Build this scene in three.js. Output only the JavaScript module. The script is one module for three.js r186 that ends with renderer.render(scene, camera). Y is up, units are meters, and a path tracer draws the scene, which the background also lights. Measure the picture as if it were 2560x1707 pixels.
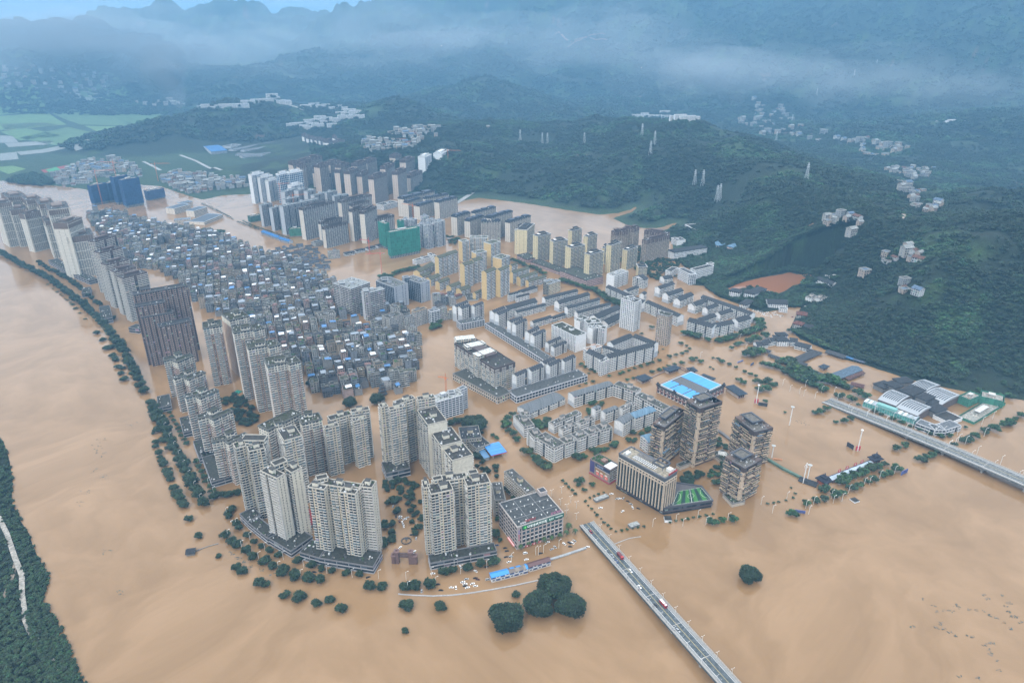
import * as THREE from 'three';
import { ImprovedNoise } from 'three/addons/math/ImprovedNoise.js';

// ---------- camera, sky, sun, haze, exposure ----------
const scene = new THREE.Scene();
const H0 = 440, PITCH = 23.9 * Math.PI / 180, FOC = 1707, CU = 1280, CV = 853.5;      // drone height over the flood, photo focal length in photo pixels
const camera = new THREE.PerspectiveCamera(2 * Math.atan(CV / FOC) * 180 / Math.PI, 2560 / 1707, 1, 60000);
camera.position.set(0, H0, 0);
camera.lookAt(0, H0 - Math.sin(PITCH), -Math.cos(PITCH));
camera.updateMatrixWorld(true);
const noise3 = new ImprovedNoise();
const fbm = (x, y, z, o = 4) => { let s = 0, a = 0.5, f = 1; for (let i = 0; i < o; i++) { s += a * noise3.noise(x * f, y * f, z * f); a *= 0.5; f *= 2.03; } return s; };
const SUN = new THREE.Vector3(-0.35, 0.80, 0.42).normalize();
{
  const w = 1024, h = 512, d = new Float32Array(w * h * 4);
  for (let j = 0; j < h; j++) for (let i = 0; i < w; i++) {
    const el = ((j + 0.5) / h - 0.5) * Math.PI, az = (i + 0.5) / w * 2 * Math.PI, ce = Math.cos(el);
    const x = ce * Math.cos(az), y = Math.sin(el), z = ce * Math.sin(az);
    const yy = Math.max(y, 0.0), k = 1 / (yy + 0.35);
    const c = 0.5 + 0.9 * fbm(x * k * 1.7 + 7, yy * 2, z * k * 1.7, 5);
    const m = Math.min(1, Math.max(0, c)), up = (1 + 1.1 * yy) / 2.1;
    const L = (0.95 + 0.75 * up) * (0.80 + 0.34 * m);
    const o = (j * w + i) * 4;
    d[o] = L * (0.95 + 0.05 * m); d[o + 1] = L * (0.985 + 0.01 * m); d[o + 2] = L * (1.03 - 0.03 * m); d[o + 3] = 1;
    if (y < 0) { d[o] *= 0.7; d[o + 1] *= 0.7; d[o + 2] *= 0.7; }
  }
  const t = new THREE.DataTexture(d, w, h, THREE.RGBAFormat, THREE.FloatType);
  t.mapping = THREE.EquirectangularReflectionMapping; t.magFilter = t.minFilter = THREE.LinearFilter; t.needsUpdate = true;
  scene.background = t; scene.environment = t;
}
const sun = new THREE.DirectionalLight(new THREE.Color(1, 0.95, 0.86), 1.5);
sun.position.copy(SUN).multiplyScalar(3000); sun.target.position.set(0, 0, -1100); sun.castShadow = true; sun.shadow.radius = 22;
sun.shadow.mapSize.set(4096, 4096);
Object.assign(sun.shadow.camera, { left: -1600, right: 1600, top: 1600, bottom: -1600, near: 100, far: 7000 });
scene.add(sun, sun.target);
scene.fog = new THREE.FogExp2(new THREE.Color(0.27, 0.61, 1.0), 0.000135);
const renderer = new THREE.WebGLRenderer({ antialias: true });
renderer.toneMapping = THREE.LinearToneMapping; renderer.toneMappingExposure = 1.7;
renderer.outputColorSpace = THREE.SRGBColorSpace;
renderer.shadowMap.enabled = true;

// ---------- pixel of the photograph -> point of the place (used only to survey where things stand) ----------
const CP = Math.cos(PITCH), SP = Math.sin(PITCH);
const ray = (u, v) => { const x = (u - CU) / FOC, y = -(v - CV) / FOC; return [x, y * CP - SP, -CP - y * SP]; };
const gp = (u, v, h = 0) => { const d = ray(u, v), t = (h - H0) / d[1]; return [d[0] * t, d[2] * t]; };
const at = (u, v, D) => { const d = ray(u, v), t = D / Math.hypot(d[0], d[2]); return [d[0] * t, d[2] * t, H0 + d[1] * t]; };
const proj = (x, y, z) => { const Y = y - H0, zc = -z * CP - Y * SP, yc = Y * CP - z * SP; return [CU + FOC * x / zc, CV - FOC * yc / zc]; };
let seed = 12345;
const rnd = () => { seed = (seed + 0x6d2b79f5) | 0; let t = Math.imul(seed ^ (seed >>> 15), 1 | seed); t = (t + Math.imul(t ^ (t >>> 7), 61 | t)) ^ t; return ((t ^ (t >>> 14)) >>> 0) / 4294967296; };
const rr = (a, b) => a + (b - a) * rnd(), pick = (a) => a[Math.floor(rnd() * a.length)];
const sst = (a, b, x) => { const t = Math.min(1, Math.max(0, (x - a) / (b - a))); return t * t * (3 - 2 * t); };
const lerp = (a, b, t) => a + (b - a) * t;

// ---------- names and labels ----------
const used = new Map();
const numbered = (n) => { const k = used.get(n) ?? 0; used.set(n, k + 1); return k ? n + '_' + String(k).padStart(3, '0') : n; };
function top(o, name, label, category, group, kind) {
  o.name = numbered(name); scene.add(o);
  if (label) o.userData.label = label;
  if (category) o.userData.category = category;
  if (group) o.userData.group = group;
  if (kind) o.userData.kind = kind;
  return o;
}
const ORD = ['first', 'second', 'third', 'fourth', 'fifth', 'sixth', 'seventh', 'eighth', 'ninth', 'tenth', 'eleventh', 'twelfth', 'thirteenth', 'fourteenth', 'fifteenth', 'sixteenth', 'seventeenth', 'eighteenth', 'nineteenth', 'twentieth'];
const TENS = { 2: 'twenty', 3: 'thirty', 4: 'forty', 5: 'fifty', 6: 'sixty', 7: 'seventy', 8: 'eighty', 9: 'ninety' };
const ord = (i) => i < 20 ? ORD[i] : (i + 1) % 10 ? (TENS[Math.floor((i + 1) / 10)] ?? 'hundred') + '-' + ORD[(i + 1) % 10 - 1] : (TENS[Math.floor((i + 1) / 10)] ?? 'hundred') .replace(/y$/, 'ieth');

// ---------- textures and materials ----------
function tex(n, f, srgb = true) {
  const d = new Uint8Array(n * n * 4);
  for (let y = 0; y < n; y++) for (let x = 0; x < n; x++) { const c = f(x / n, y / n), o = (y * n + x) * 4; for (let k = 0; k < 3; k++) d[o + k] = Math.max(0, Math.min(255, 255 * (Array.isArray(c) ? c[k] : c))); d[o + 3] = 255; }
  const t = new THREE.DataTexture(d, n, n, THREE.RGBAFormat); t.wrapS = t.wrapT = THREE.RepeatWrapping; t.magFilter = THREE.LinearFilter; t.minFilter = THREE.LinearMipmapLinearFilter; t.generateMipmaps = true;
  if (srgb) t.colorSpace = THREE.SRGBColorSpace;
  t.needsUpdate = true; return t;
}
const tile = (x, y, s, o, k) => { const a = x * Math.PI * 2, b = y * Math.PI * 2, r = s / 6.28; return fbm(Math.cos(a) * r + k, Math.sin(a) * r + Math.cos(b) * r + k * 2, Math.sin(b) * r, o); };
const stain = tex(512, (x, y) => 0.91 + 0.16 * tile(x, y, 10, 4, 3.1) + 0.10 * tile(x, y, 60, 2, 9.7) + 0.05 * noise3.noise(x * 90, y * 5, 3.3));
const dirt = tex(512, (x, y) => { const a = tile(x, y, 9, 5, 1.3), b = tile(x, y, 46, 3, 5.5), v = 0.80 + 0.42 * a + 0.3 * b; return [v, v * (1 - 0.05 * Math.max(0, a)), v * 0.97]; });
const ribs = tex(128, (x) => 0.5 + 0.5 * Math.cos(x * Math.PI * 16), false);
const M = {};
const std = (name, o) => (M[name] = new THREE.MeshStandardMaterial({ name, roughness: 0.85, flatShading: true, vertexColors: true, side: THREE.DoubleSide, ...o }));
std('wall', { map: stain }); std('roof', { map: dirt, roughness: 0.92 }); std('plain', {});
M.glass = new THREE.MeshPhysicalMaterial({ name: 'glass', roughness: 0.2, specularIntensity: 0.4, flatShading: true, vertexColors: true, side: THREE.DoubleSide }); std('sheet', { bumpMap: ribs, bumpScale: 0.04, roughness: 0.5 });
std('net', { roughness: 0.95 }); std('leaf', { roughness: 0.75 }); std('paint', { roughness: 0.3 });

// ---------- geometry collector: quads and boxes with a colour each ----------
class GB {
  constructor() { this.p = []; this.c = []; this.u = []; this.i = []; this.n = 0; }
  quad(a, b, c, d, k, uv) {
    const n = this.n; this.p.push(...a, ...b, ...c, ...d); for (let j = 0; j < 4; j++) this.c.push(k[0], k[1], k[2]);
    if (uv) this.u.push(...uv); else {
      const w = Math.hypot(b[0] - a[0], b[1] - a[1], b[2] - a[2]) / 20, h = Math.hypot(d[0] - a[0], d[1] - a[1], d[2] - a[2]) / 20, s = (a[0] * 0.37 + a[2] * 0.61) / 20, t = (a[1] + a[2] * 0.2) / 20;
      this.u.push(s, t, s + w, t, s + w, t + h, s, t + h);
    }
    this.i.push(n, n + 1, n + 2, n, n + 2, n + 3); this.n += 4;
  }
  tri(a, b, c, k) { const n = this.n; this.p.push(...a, ...b, ...c); for (let j = 0; j < 3; j++) this.c.push(k[0], k[1], k[2]); this.u.push(a[0] / 20, a[2] / 20, b[0] / 20, b[2] / 20, c[0] / 20, c[2] / 20); this.i.push(n, n + 1, n + 2); this.n += 3; }
  // eight corners: lower ring a b c d, upper ring e f g h
  hex(q, k, bottom) {
    const [a, b, c, d, e, f, g, h] = q;
    this.quad(a, b, f, e, k); this.quad(b, c, g, f, k); this.quad(c, d, h, g, k); this.quad(d, a, e, h, k); this.quad(e, f, g, h, k);
    if (bottom) this.quad(d, c, b, a, k);
  }
  geo() {
    const g = new THREE.BufferGeometry();
    g.setAttribute('position', new THREE.Float32BufferAttribute(this.p, 3)); g.setAttribute('color', new THREE.Float32BufferAttribute(this.c, 3)); g.setAttribute('uv', new THREE.Float32BufferAttribute(this.u, 2));
    g.setIndex(this.i); g.computeVertexNormals(); g.deleteAttribute('normal'); return g;
  }
  mesh(name, mat, parent, kind) {
    if (!this.n) return null;
    const m = new THREE.Mesh(this.geo(), mat); m.name = name; m.castShadow = m.receiveShadow = true; if (kind) m.userData.kind = kind; parent?.add(m); return m;
  }
}
// frame: origin o=[x,z], unit u=[x,z] along, unit w=[x,z] across
class Fr {
  constructor(o, u, w) { this.o = o; this.u = u; this.w = w; }
  p(a, y, b) { return [this.o[0] + this.u[0] * a + this.w[0] * b, y, this.o[1] + this.u[1] * a + this.w[1] * b]; }
  box(g, a0, a1, y0, y1, b0, b1, k, bottom) { g.hex([this.p(a0, y0, b0), this.p(a1, y0, b0), this.p(a1, y0, b1), this.p(a0, y0, b1), this.p(a0, y1, b0), this.p(a1, y1, b0), this.p(a1, y1, b1), this.p(a0, y1, b1)], k, bottom); }
  quadY(g, a0, a1, y0, y1, b, k) { g.quad(this.p(a0, y0, b), this.p(a1, y0, b), this.p(a1, y1, b), this.p(a0, y1, b), k); }
  flat(g, a0, a1, b0, b1, y, k) { g.quad(this.p(a0, y, b0), this.p(a1, y, b0), this.p(a1, y, b1), this.p(a0, y, b1), k); }
}
const mul = (c, s) => [c[0] * s, c[1] * s, c[2] * s];
// ---------- survey sheets: corner and scale of each part of the photograph that was measured ----------
const S5 = 0.17025, S9 = 0.29806;
const ZN = { A: [560, 1180], B: [380, 1000], C: [720, 980], D: [920, 1150], E: [1000, 950], F: [1220, 1180], G: [1250, 930], H: [1450, 1050], P: [380, 780], Q: [300, 650], R: [0, 400], S: [0, 600], T: [400, 400], U: [600, 300], V: [800, 300], W: [600, 450], X: [900, 450], Y: [1200, 450], a: [1500, 450], b: [1800, 400], c: [2160, 300], d: [1900, 550], e: [650, 600], f: [1000, 600], g: [1350, 600], h: [1700, 650], i: [1100, 750], j: [650, 800], k: [400, 200], I: [1600, 900, S9], J: [1850, 800, S9], K: [2160, 900, S9], L: [1900, 1080, S9], M: [1200, 1400, S9], N: [1500, 1340, S9], O: [0, 0, 1], q: [1440, 800, 0.22321], r: [160, 760, 0.22321], s: [1060, 1380, 0.17857], t: [1000, 1340, 0.17857], w: [2200, 1020, 0.26786], y: [2240, 1380, 0.36488] };
const zp = (z, x, y) => { const q = ZN[z], s = q[2] ?? S5; return [q[0] + x * s, q[1] + y * s]; };
const pxs = (z, str) => str.trim().split(/\s+/).map((t) => { const n = t.split(',').map(Number); const p = zp(z, n[0], n[1]); return [...p, ...n.slice(2)]; });

// ---------- land: shore outline and ridges ----------
const shore = [[-9000, -3300], ...pxs('O', '-300,425 0,452 40,457 90,462 150,466 215,474 226,484 300,470 345,462 400,466 470,490 505,500 560,488 640,486 760,470 900,480 990,478 1060,505 1110,512 1142,505 1195,495 1260,502 1330,511 1420,526 1500,537 1545,533 1578,524 1590,516 1592,520 1580,530 1530,545 1565,562 1610,571 1650,570 1692,556 1690,562 1640,585 1664,595 1680,606 1686,640 1700,655 1765,640 1782,652 1735,690 1700,690 1720,712 1770,716 1790,740 1860,766 1905,782 1950,775 1982,760 2005,764 1990,790 1975,822 2000,848 2050,868 2110,898 2180,918 2260,945 2350,966 2440,985 2560,1001 2700,1030').map((p) => gp(p[0], p[1])), [2600, -600], [12000, -300], [14000, -13000], [-9000, -13000]];
const bank = [...pxs('O', '-700,1000 -120,1010 -30,1060 8,1105 22,1150 30,1200 27,1255 48,1300 72,1335 82,1370 100,1405 121,1440 112,1480 104,1510 128,1535 147,1555 142,1580 162,1625 186,1672 212,1710 260,1790 330,1960').map((p) => gp(p[0], p[1])), [-120, -60], [-120, 400], [-3000, 400], [-3000, -900]];
const ponds = ['O 1818,722 1850,708 1905,694 1955,686 1975,681 2000,688 2036,703 2010,708 1985,712 1965,726 1945,734 1925,732 1900,725 1860,718 1835,727', 'O 1995,677 2012,671 2040,675 2084,684 2072,692 2052,694 2026,689 2008,684'].map((s) => pxs(s[0], s.slice(2)).map((p) => gp(p[0], p[1])));
function sdist(P, x, z) {                                      // signed distance to an outline, positive inside
  let d = 1e18, ins = false;
  for (let i = 0, j = P.length - 1; i < P.length; j = i++) {
    const ax = P[j][0], az = P[j][1], bx = P[i][0] - ax, bz = P[i][1] - az, px = x - ax, pz = z - az;
    const t = Math.max(0, Math.min(1, (px * bx + pz * bz) / (bx * bx + bz * bz))), ex = px - bx * t, ez = pz - bz * t; d = Math.min(d, ex * ex + ez * ez);
    if ((P[i][1] > z) !== (P[j][1] > z) && x < (P[j][0] - P[i][0]) * (z - P[i][1]) / (P[j][1] - P[i][1]) + P[i][0]) ins = !ins;
  }
  return ins ? Math.sqrt(d) : -Math.sqrt(d);
}
const ridge = (str, wn, wf, rough = 1) => ({ wn, wf, rough, pts: str.trim().split(/\s+/).map((t) => at(...t.split(',').map(Number))) });
const RIDGES = [
  ridge('1072,335,2750 1150,308,2950 1300,299,3000 1420,300,3000 1490,286,3000 1560,300,2900 1660,305,2800 1760,335,2550 1900,395,2200 2030,450,1950 2062,505,1760', 950, 700, 1.1),
  ridge('1600,380,2550 1650,440,2200 1700,500,1950', 330, 300), ridge('1800,400,2300 1860,460,2050 1880,520,1800', 420, 300), ridge('1200,400,2500 1260,450,2250', 300, 300),
  ridge('2060,800,1040 2200,738,1150 2400,640,1300 2600,560,1480 2800,520,1600', 330, 500, 0.8),
  ridge('2230,640,1450 2400,560,1700 2600,470,1950', 420, 500), ridge('2205,385,3100 2340,322,3600 2420,306,3700 2600,280,3900 2900,260,3900', 1700, 1200, 1.2),
  ridge('2080,640,1420 2160,600,1520', 160, 160, 0.4),
  ridge('410,305,3700 470,290,3800 560,262,3900 680,256,4000 790,292,3900', 520, 500), ridge('860,332,3350 930,282,3550 1000,258,3700 1090,302,3500', 600, 500),
  ridge('880,262,4300 1000,262,4300 1150,214,4700 1215,203,4700 1330,250,4400 1420,280,4100', 800, 800, 1.2),
  ridge('1440,262,4700 1530,250,4900 1620,240,5100 1720,192,5500 1850,228,5300 2000,214,5600 2170,214,5900 2300,260,5600 2600,250,5600', 1300, 1000, 1.3),
  ridge('-300,150,6800 -60,110,7200 130,170,6300 260,150,6600 420,170,6300 560,180,6200 640,200,6000', 900, 900),
  ridge('600,190,6200 760,150,6400 900,138,6500 1100,108,6500 1280,100,6300 1500,90,6500', 1300, 900, 1.2),
  ridge('-500,40,8800 -100,50,8800 0,58,8800 110,46,8800 200,42,8800 300,35,8800 400,6,8800 480,18,8800 560,-6,8800 690,20,8800 760,22,8800 850,42,8800 930,80,9000', 2200, 1500, 1.4),
  ridge('690,160,7300 790,92,7400 850,44,7600 900,30,7600 960,14,7700 1040,-24,7900 1300,-130,8200 1700,-170,7800 2100,-210,7500 2560,-260,7000 3000,-280,7000', 2800, 1500, 1.5),
];
function ridgeAt(R, x, z) {
  let best = 1e18, h = 0;
  for (let i = 0; i + 1 < R.pts.length; i++) {
    const A = R.pts[i], B = R.pts[i + 1], bx = B[0] - A[0], bz = B[1] - A[1], px = x - A[0], pz = z - A[1], t = Math.max(0, Math.min(1, (px * bx + pz * bz) / (bx * bx + bz * bz))), d = (px - bx * t) ** 2 + (pz - bz * t) ** 2;
    if (d < best) { best = d; h = lerp(A[2], B[2], t); }
    if (best === d) R.far = x * x + z * z > (A[0] + bx * t) ** 2 + (A[1] + bz * t) ** 2;
  }
  const t = Math.sqrt(best) / (R.far ? R.wf : R.wn);
  if (t >= 1) return 0;
  return h * (0.62 * (1 - t) ** 1.25 + 0.38 * (1 - t * t) ** 2);
}
function ground(x, z) {
  let sd = sdist(shore, x, z); const D = Math.hypot(x, z);
  if (D < 1000) { const b = sdist(bank, x, z); if (b > sd) { return b > 0 ? Math.min(5.5, b * 0.35) + 0.8 * fbm(x * 0.03, 1, z * 0.03) * Math.min(1, b / 15) : Math.max(-6, b * 0.3); } }
  if (D < 1500 && x > 150) for (const P of ponds) { const p = sdist(P, x, z); if (p > -25) sd = Math.min(sd, Math.max(-p, -6) * 0.6); }
  if (sd < 0) return Math.max(-6, sd * 0.25);
  let h = 0; const rs = [];
  for (const R of RIDGES) { const r = ridgeAt(R, x, z); if (r > 0) { h = Math.max(h, r) + 0.22 * Math.min(h, r); } }
  const k = Math.min(1, h / 70), n = fbm(x * 0.0016, 3.3, z * 0.0016, 6), v = 1 - Math.abs(fbm(x * 0.0031 + 9, 7.7, z * 0.0031, 4)) * 2;
  h += k * (n * (16 + h * 0.36) + (v - 0.75) * (10 + h * 0.20) + 9 * fbm(x * 0.012, 5, z * 0.012, 3));
  return Math.max(0.6, h) * sst(0, 260, sd) + Math.min(1.6, sd * 0.12);
}
// where the sight line through a pixel meets the land or the flood
const hit = (u, v, lift = 0) => { for (let D = 420; D < 11500; D *= 1.012) { const q = at(u, v, D); if (q[2] < lift + 0.5) { const g = gp(u, v, lift); return [g[0], g[1], Math.max(0, ground(g[0], g[1]))]; } if (D > 900 && ground(q[0], q[1]) + lift > q[2]) return [q[0], q[1], Math.max(0, ground(q[0], q[1]))]; } const q = at(u, v, 9000); return [q[0], q[1], Math.max(0, ground(q[0], q[1]))]; };
const LANDC = (x, z, h, D) => {
  const a = fbm(x * 0.006, 1.7, z * 0.006, 4), b = fbm(x * 0.03 + 4, 2.2, z * 0.03, 3), t = sst(0.02, 0.35, a + 0.5 * b);
  const dark = [0.010, 0.028, 0.013], lite = [0.045, 0.095, 0.028];
  const c = [0, 1, 2].map((i) => lerp(dark[i], lite[i], t));
  if (h < 6 && D > 1500) { const e = sst(6, 1, h) * 0.8; c[0] = lerp(c[0], 0.055, e); c[1] = lerp(c[1], 0.11, e); c[2] = lerp(c[2], 0.05, e); }
  const red = fbm(x * 0.004 + 31, 8, z * 0.004, 4) + 0.35 * b;
  if (red > 0.40 && h > 12) { c[0] = 0.16; c[1] = 0.085; c[2] = 0.05; }
  return c;
};
{
  const NA = 620, rs = []; for (let r = 240; r < 10500; r *= 1.0118) rs.push(r);
  const pos = [], col = [], uv = [], idx = [], A0 = -0.98, A1 = 0.98, hs = new Float32Array(NA * rs.length);
  for (let j = 0; j < rs.length; j++) for (let i = 0; i < NA; i++) {
    const a = A0 + (A1 - A0) * i / (NA - 1), x = Math.sin(a) * rs[j], z = -Math.cos(a) * rs[j], h = ground(x, z); hs[j * NA + i] = h;
    pos.push(x, h, z); col.push(...LANDC(x, z, h, rs[j])); uv.push(x / 60, z / 60);
  }
  for (let j = 0; j + 1 < rs.length; j++) for (let i = 0; i + 1 < NA; i++) {
    const a = j * NA + i, b = a + 1, c = a + NA, d = c + 1;
    if (Math.max(hs[a], hs[b], hs[c], hs[d]) > -4) idx.push(a, b, d, a, d, c);
  }
  const g = new THREE.BufferGeometry();
  g.setAttribute('position', new THREE.Float32BufferAttribute(pos, 3)); g.setAttribute('color', new THREE.Float32BufferAttribute(col, 3)); g.setAttribute('uv', new THREE.Float32BufferAttribute(uv, 2)); g.setIndex(idx); g.computeVertexNormals();
  const grass = tex(512, (x, y) => { const v = 0.80 + 0.5 * tile(x, y, 22, 5, 2.2) + 0.35 * tile(x, y, 110, 2, 4.4); return [v, v, v * 0.96]; });
  const bumps = tex(512, (x, y) => 0.5 + 0.5 * tile(x, y, 70, 4, 6.6), false);
  const m = new THREE.MeshStandardMaterial({ name: 'hillside', vertexColors: true, map: grass, bumpMap: bumps, bumpScale: 3.5, roughness: 1 });
  const o = new THREE.Mesh(g, m); o.castShadow = o.receiveShadow = true; top(o, 'hills', null, null, null, 'structure');
}
{ // the flood: one muddy sheet out to the horizon, silt colour in drifting patches
  const silt = tex(1024, (x, y) => {
    const a = tile(x, y, 6, 5, 2.7), b = tile(x + 0.11 * a, y + 0.13 * a, 16, 5, 8.1), s = 0.5 + 0.9 * a + 1.1 * b, t = Math.min(1, Math.max(0, s));
    return [lerp(0.50, 0.565, t), lerp(0.395, 0.455, t), lerp(0.275, 0.335, t)];
  });
  silt.repeat.set(1 / 520, 1 / 520);
  const wave = tex(512, (x, y) => 0.5 + 0.5 * tile(x, y, 40, 4, 5.1), false); wave.repeat.set(1 / 90, 1 / 90);
  const g = new THREE.CircleGeometry(30000, 96).rotateX(-Math.PI / 2), p = g.attributes.position, u = g.attributes.uv;
  for (let i = 0; i < p.count; i++) u.setXY(i, p.getX(i), p.getZ(i));
  const m = new THREE.MeshPhysicalMaterial({ name: 'muddy water', map: silt, roughness: 0.06, ior: 1.33, bumpMap: wave, bumpScale: 0.10 });
  const o = new THREE.Mesh(g, m); o.receiveShadow = true; top(o, 'water', null, null, null, 'structure');
  // two ponds by the hill, redder water a little above the flood
  for (const P of ponds) {
    const s = new THREE.Shape(P.map((q) => new THREE.Vector2(q[0], -q[1]))), gg = new THREE.ShapeGeometry(s).rotateX(-Math.PI / 2); gg.translate(0, 0.35, 0);
    const pm = new THREE.MeshPhysicalMaterial({ name: 'pond water', color: new THREE.Color(0.23, 0.10, 0.045), roughness: 0.05, ior: 1.33 });
    top(new THREE.Mesh(gg, pm), 'pond', null, null, null, 'structure');
  }
}

// ---------- foliage ----------
// A crown: leaf clumps on twig ends spread unevenly through its volume round a dark inner body.
function crownGeo(n, leaf, seedv, rx = 1, ry = 0.8, dark = 1, lobes = 7) {
  seed = seedv; const g = new GB(), C = [];
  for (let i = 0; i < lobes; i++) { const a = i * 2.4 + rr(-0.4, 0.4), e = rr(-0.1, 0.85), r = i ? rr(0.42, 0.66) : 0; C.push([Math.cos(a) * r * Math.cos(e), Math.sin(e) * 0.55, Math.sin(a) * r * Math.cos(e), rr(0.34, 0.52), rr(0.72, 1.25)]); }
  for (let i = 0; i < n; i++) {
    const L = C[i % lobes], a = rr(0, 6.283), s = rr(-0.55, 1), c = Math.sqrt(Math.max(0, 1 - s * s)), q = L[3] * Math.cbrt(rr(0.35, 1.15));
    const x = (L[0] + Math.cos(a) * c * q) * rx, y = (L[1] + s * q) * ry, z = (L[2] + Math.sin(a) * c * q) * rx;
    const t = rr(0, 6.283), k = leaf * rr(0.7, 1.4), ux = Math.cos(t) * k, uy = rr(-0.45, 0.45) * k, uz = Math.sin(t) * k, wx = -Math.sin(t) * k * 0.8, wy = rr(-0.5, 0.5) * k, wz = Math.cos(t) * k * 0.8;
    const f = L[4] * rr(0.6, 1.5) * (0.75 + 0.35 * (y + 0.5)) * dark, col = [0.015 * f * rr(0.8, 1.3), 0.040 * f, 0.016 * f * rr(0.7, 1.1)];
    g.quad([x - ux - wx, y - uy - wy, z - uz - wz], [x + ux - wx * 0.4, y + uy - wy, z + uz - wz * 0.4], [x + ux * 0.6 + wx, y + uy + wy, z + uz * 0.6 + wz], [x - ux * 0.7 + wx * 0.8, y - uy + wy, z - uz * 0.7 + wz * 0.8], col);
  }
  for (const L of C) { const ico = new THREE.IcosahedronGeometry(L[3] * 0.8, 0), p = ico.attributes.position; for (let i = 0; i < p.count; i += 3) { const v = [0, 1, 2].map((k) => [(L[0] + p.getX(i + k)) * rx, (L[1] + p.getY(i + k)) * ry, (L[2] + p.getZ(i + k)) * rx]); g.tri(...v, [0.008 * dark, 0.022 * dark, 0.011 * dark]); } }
  return g.geo();
}
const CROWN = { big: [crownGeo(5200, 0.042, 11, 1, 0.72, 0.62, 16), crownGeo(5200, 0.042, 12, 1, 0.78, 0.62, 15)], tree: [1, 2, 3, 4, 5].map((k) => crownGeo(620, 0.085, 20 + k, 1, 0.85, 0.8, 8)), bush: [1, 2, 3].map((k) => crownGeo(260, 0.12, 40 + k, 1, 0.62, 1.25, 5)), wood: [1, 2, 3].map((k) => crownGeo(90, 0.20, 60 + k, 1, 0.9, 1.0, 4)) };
function scatter(name, label, category, spots, kinds, tint) {         // nobody could count these: one object
  const o = new THREE.Group(), by = kinds.map(() => []);
  spots.forEach((s) => by[Math.floor(rnd() * kinds.length)].push(s));
  kinds.forEach((g, k) => {
    if (!by[k].length) return;
    const im = new THREE.InstancedMesh(g, M.leaf, by[k].length), m = new THREE.Matrix4(), q = new THREE.Quaternion(), Y = new THREE.Vector3(0, 1, 0), c = new THREE.Color();
    by[k].forEach((s, i) => { m.compose(new THREE.Vector3(s[0], s[1], s[2]), q.setFromAxisAngle(Y, rr(0, 6.28)), new THREE.Vector3(s[3], s[3] * (s[4] ?? 1), s[3])); im.setMatrixAt(i, m); const t = tint ? tint(s) : 1; c.setRGB(t * rr(0.8, 1.3), t * rr(0.85, 1.2), t * rr(0.8, 1.1)); im.setColorAt(i, c); });
    im.name = 'foliage'; im.userData.kind = 'stuff'; im.castShadow = true; o.add(im);
  });
  return top(o, name, label, category, null, 'stuff');
}
{ // woods on the hills, thinner with distance
  seed = 777; const near = [], mid = [], far = [];
  const tintAt = (x, z) => { const a = fbm(x * 0.006, 1.7, z * 0.006, 4) + 0.5 * fbm(x * 0.03 + 4, 2.2, z * 0.03, 3); return lerp(0.62, 1.9, sst(0.0, 0.36, a)); };
  const fill = (list, r0, r1, n, a0, a1, rad, lo) => {
    for (let i = 0; i < n; i++) {
      const a = rr(a0, a1), r = Math.sqrt(rr(r0 * r0, r1 * r1)), x = Math.sin(a) * r, z = -Math.cos(a) * r;
      if (sdist(shore, x, z) < 4) continue;
      const h = ground(x, z); if (h < lo) continue;
      const clear = fbm(x * 0.007 + 55, 3, z * 0.007, 4); if (clear > 0.13 && rnd() < 0.9) continue;
      const s = rad * rr(0.65, 1.35); list.push([x, h + s * 0.35, z, s, rr(0.8, 1.2), tintAt(x, z)]);
    }
  };
  fill(near, 800, 1750, 34000, 0.26, 0.80, 4.2, 1.6); fill(mid, 1700, 3500, 52000, -0.28, 0.80, 6.6, 5); fill(far, 3400, 6500, 42000, -0.75, 0.8, 13, 10);
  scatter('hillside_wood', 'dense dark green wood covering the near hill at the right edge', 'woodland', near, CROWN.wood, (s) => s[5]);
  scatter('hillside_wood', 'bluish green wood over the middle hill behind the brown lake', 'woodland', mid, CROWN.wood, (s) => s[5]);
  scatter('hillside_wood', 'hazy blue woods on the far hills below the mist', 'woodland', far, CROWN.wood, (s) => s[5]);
}
// ---------- buildings ----------
const C = { cream: [0.60, 0.53, 0.40], creamW: [0.70, 0.66, 0.56], white: [0.74, 0.76, 0.78], grey: [0.33, 0.34, 0.36], lgrey: [0.46, 0.48, 0.50], dgrey: [0.10, 0.105, 0.115], slate: [0.042, 0.047, 0.058], tile: [0.05, 0.056, 0.068], brown: [0.40, 0.29, 0.235], dbrown: [0.085, 0.065, 0.065], pink: [0.55, 0.40, 0.35], yellow: [0.66, 0.49, 0.24], tan: [0.50, 0.40, 0.29], navy: [0.028, 0.036, 0.055], glass: [0.022, 0.03, 0.038], bglass: [0.03, 0.08, 0.14], deck: [0.055, 0.055, 0.055], moss: [0.05, 0.055, 0.035], blue: [0.045, 0.20, 0.52], teal: [0.03, 0.27, 0.20], red: [0.38, 0.03, 0.035], rust: [0.16, 0.062, 0.05], olive: [0.115, 0.12, 0.085], mblue: [0.17, 0.30, 0.45] };
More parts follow.
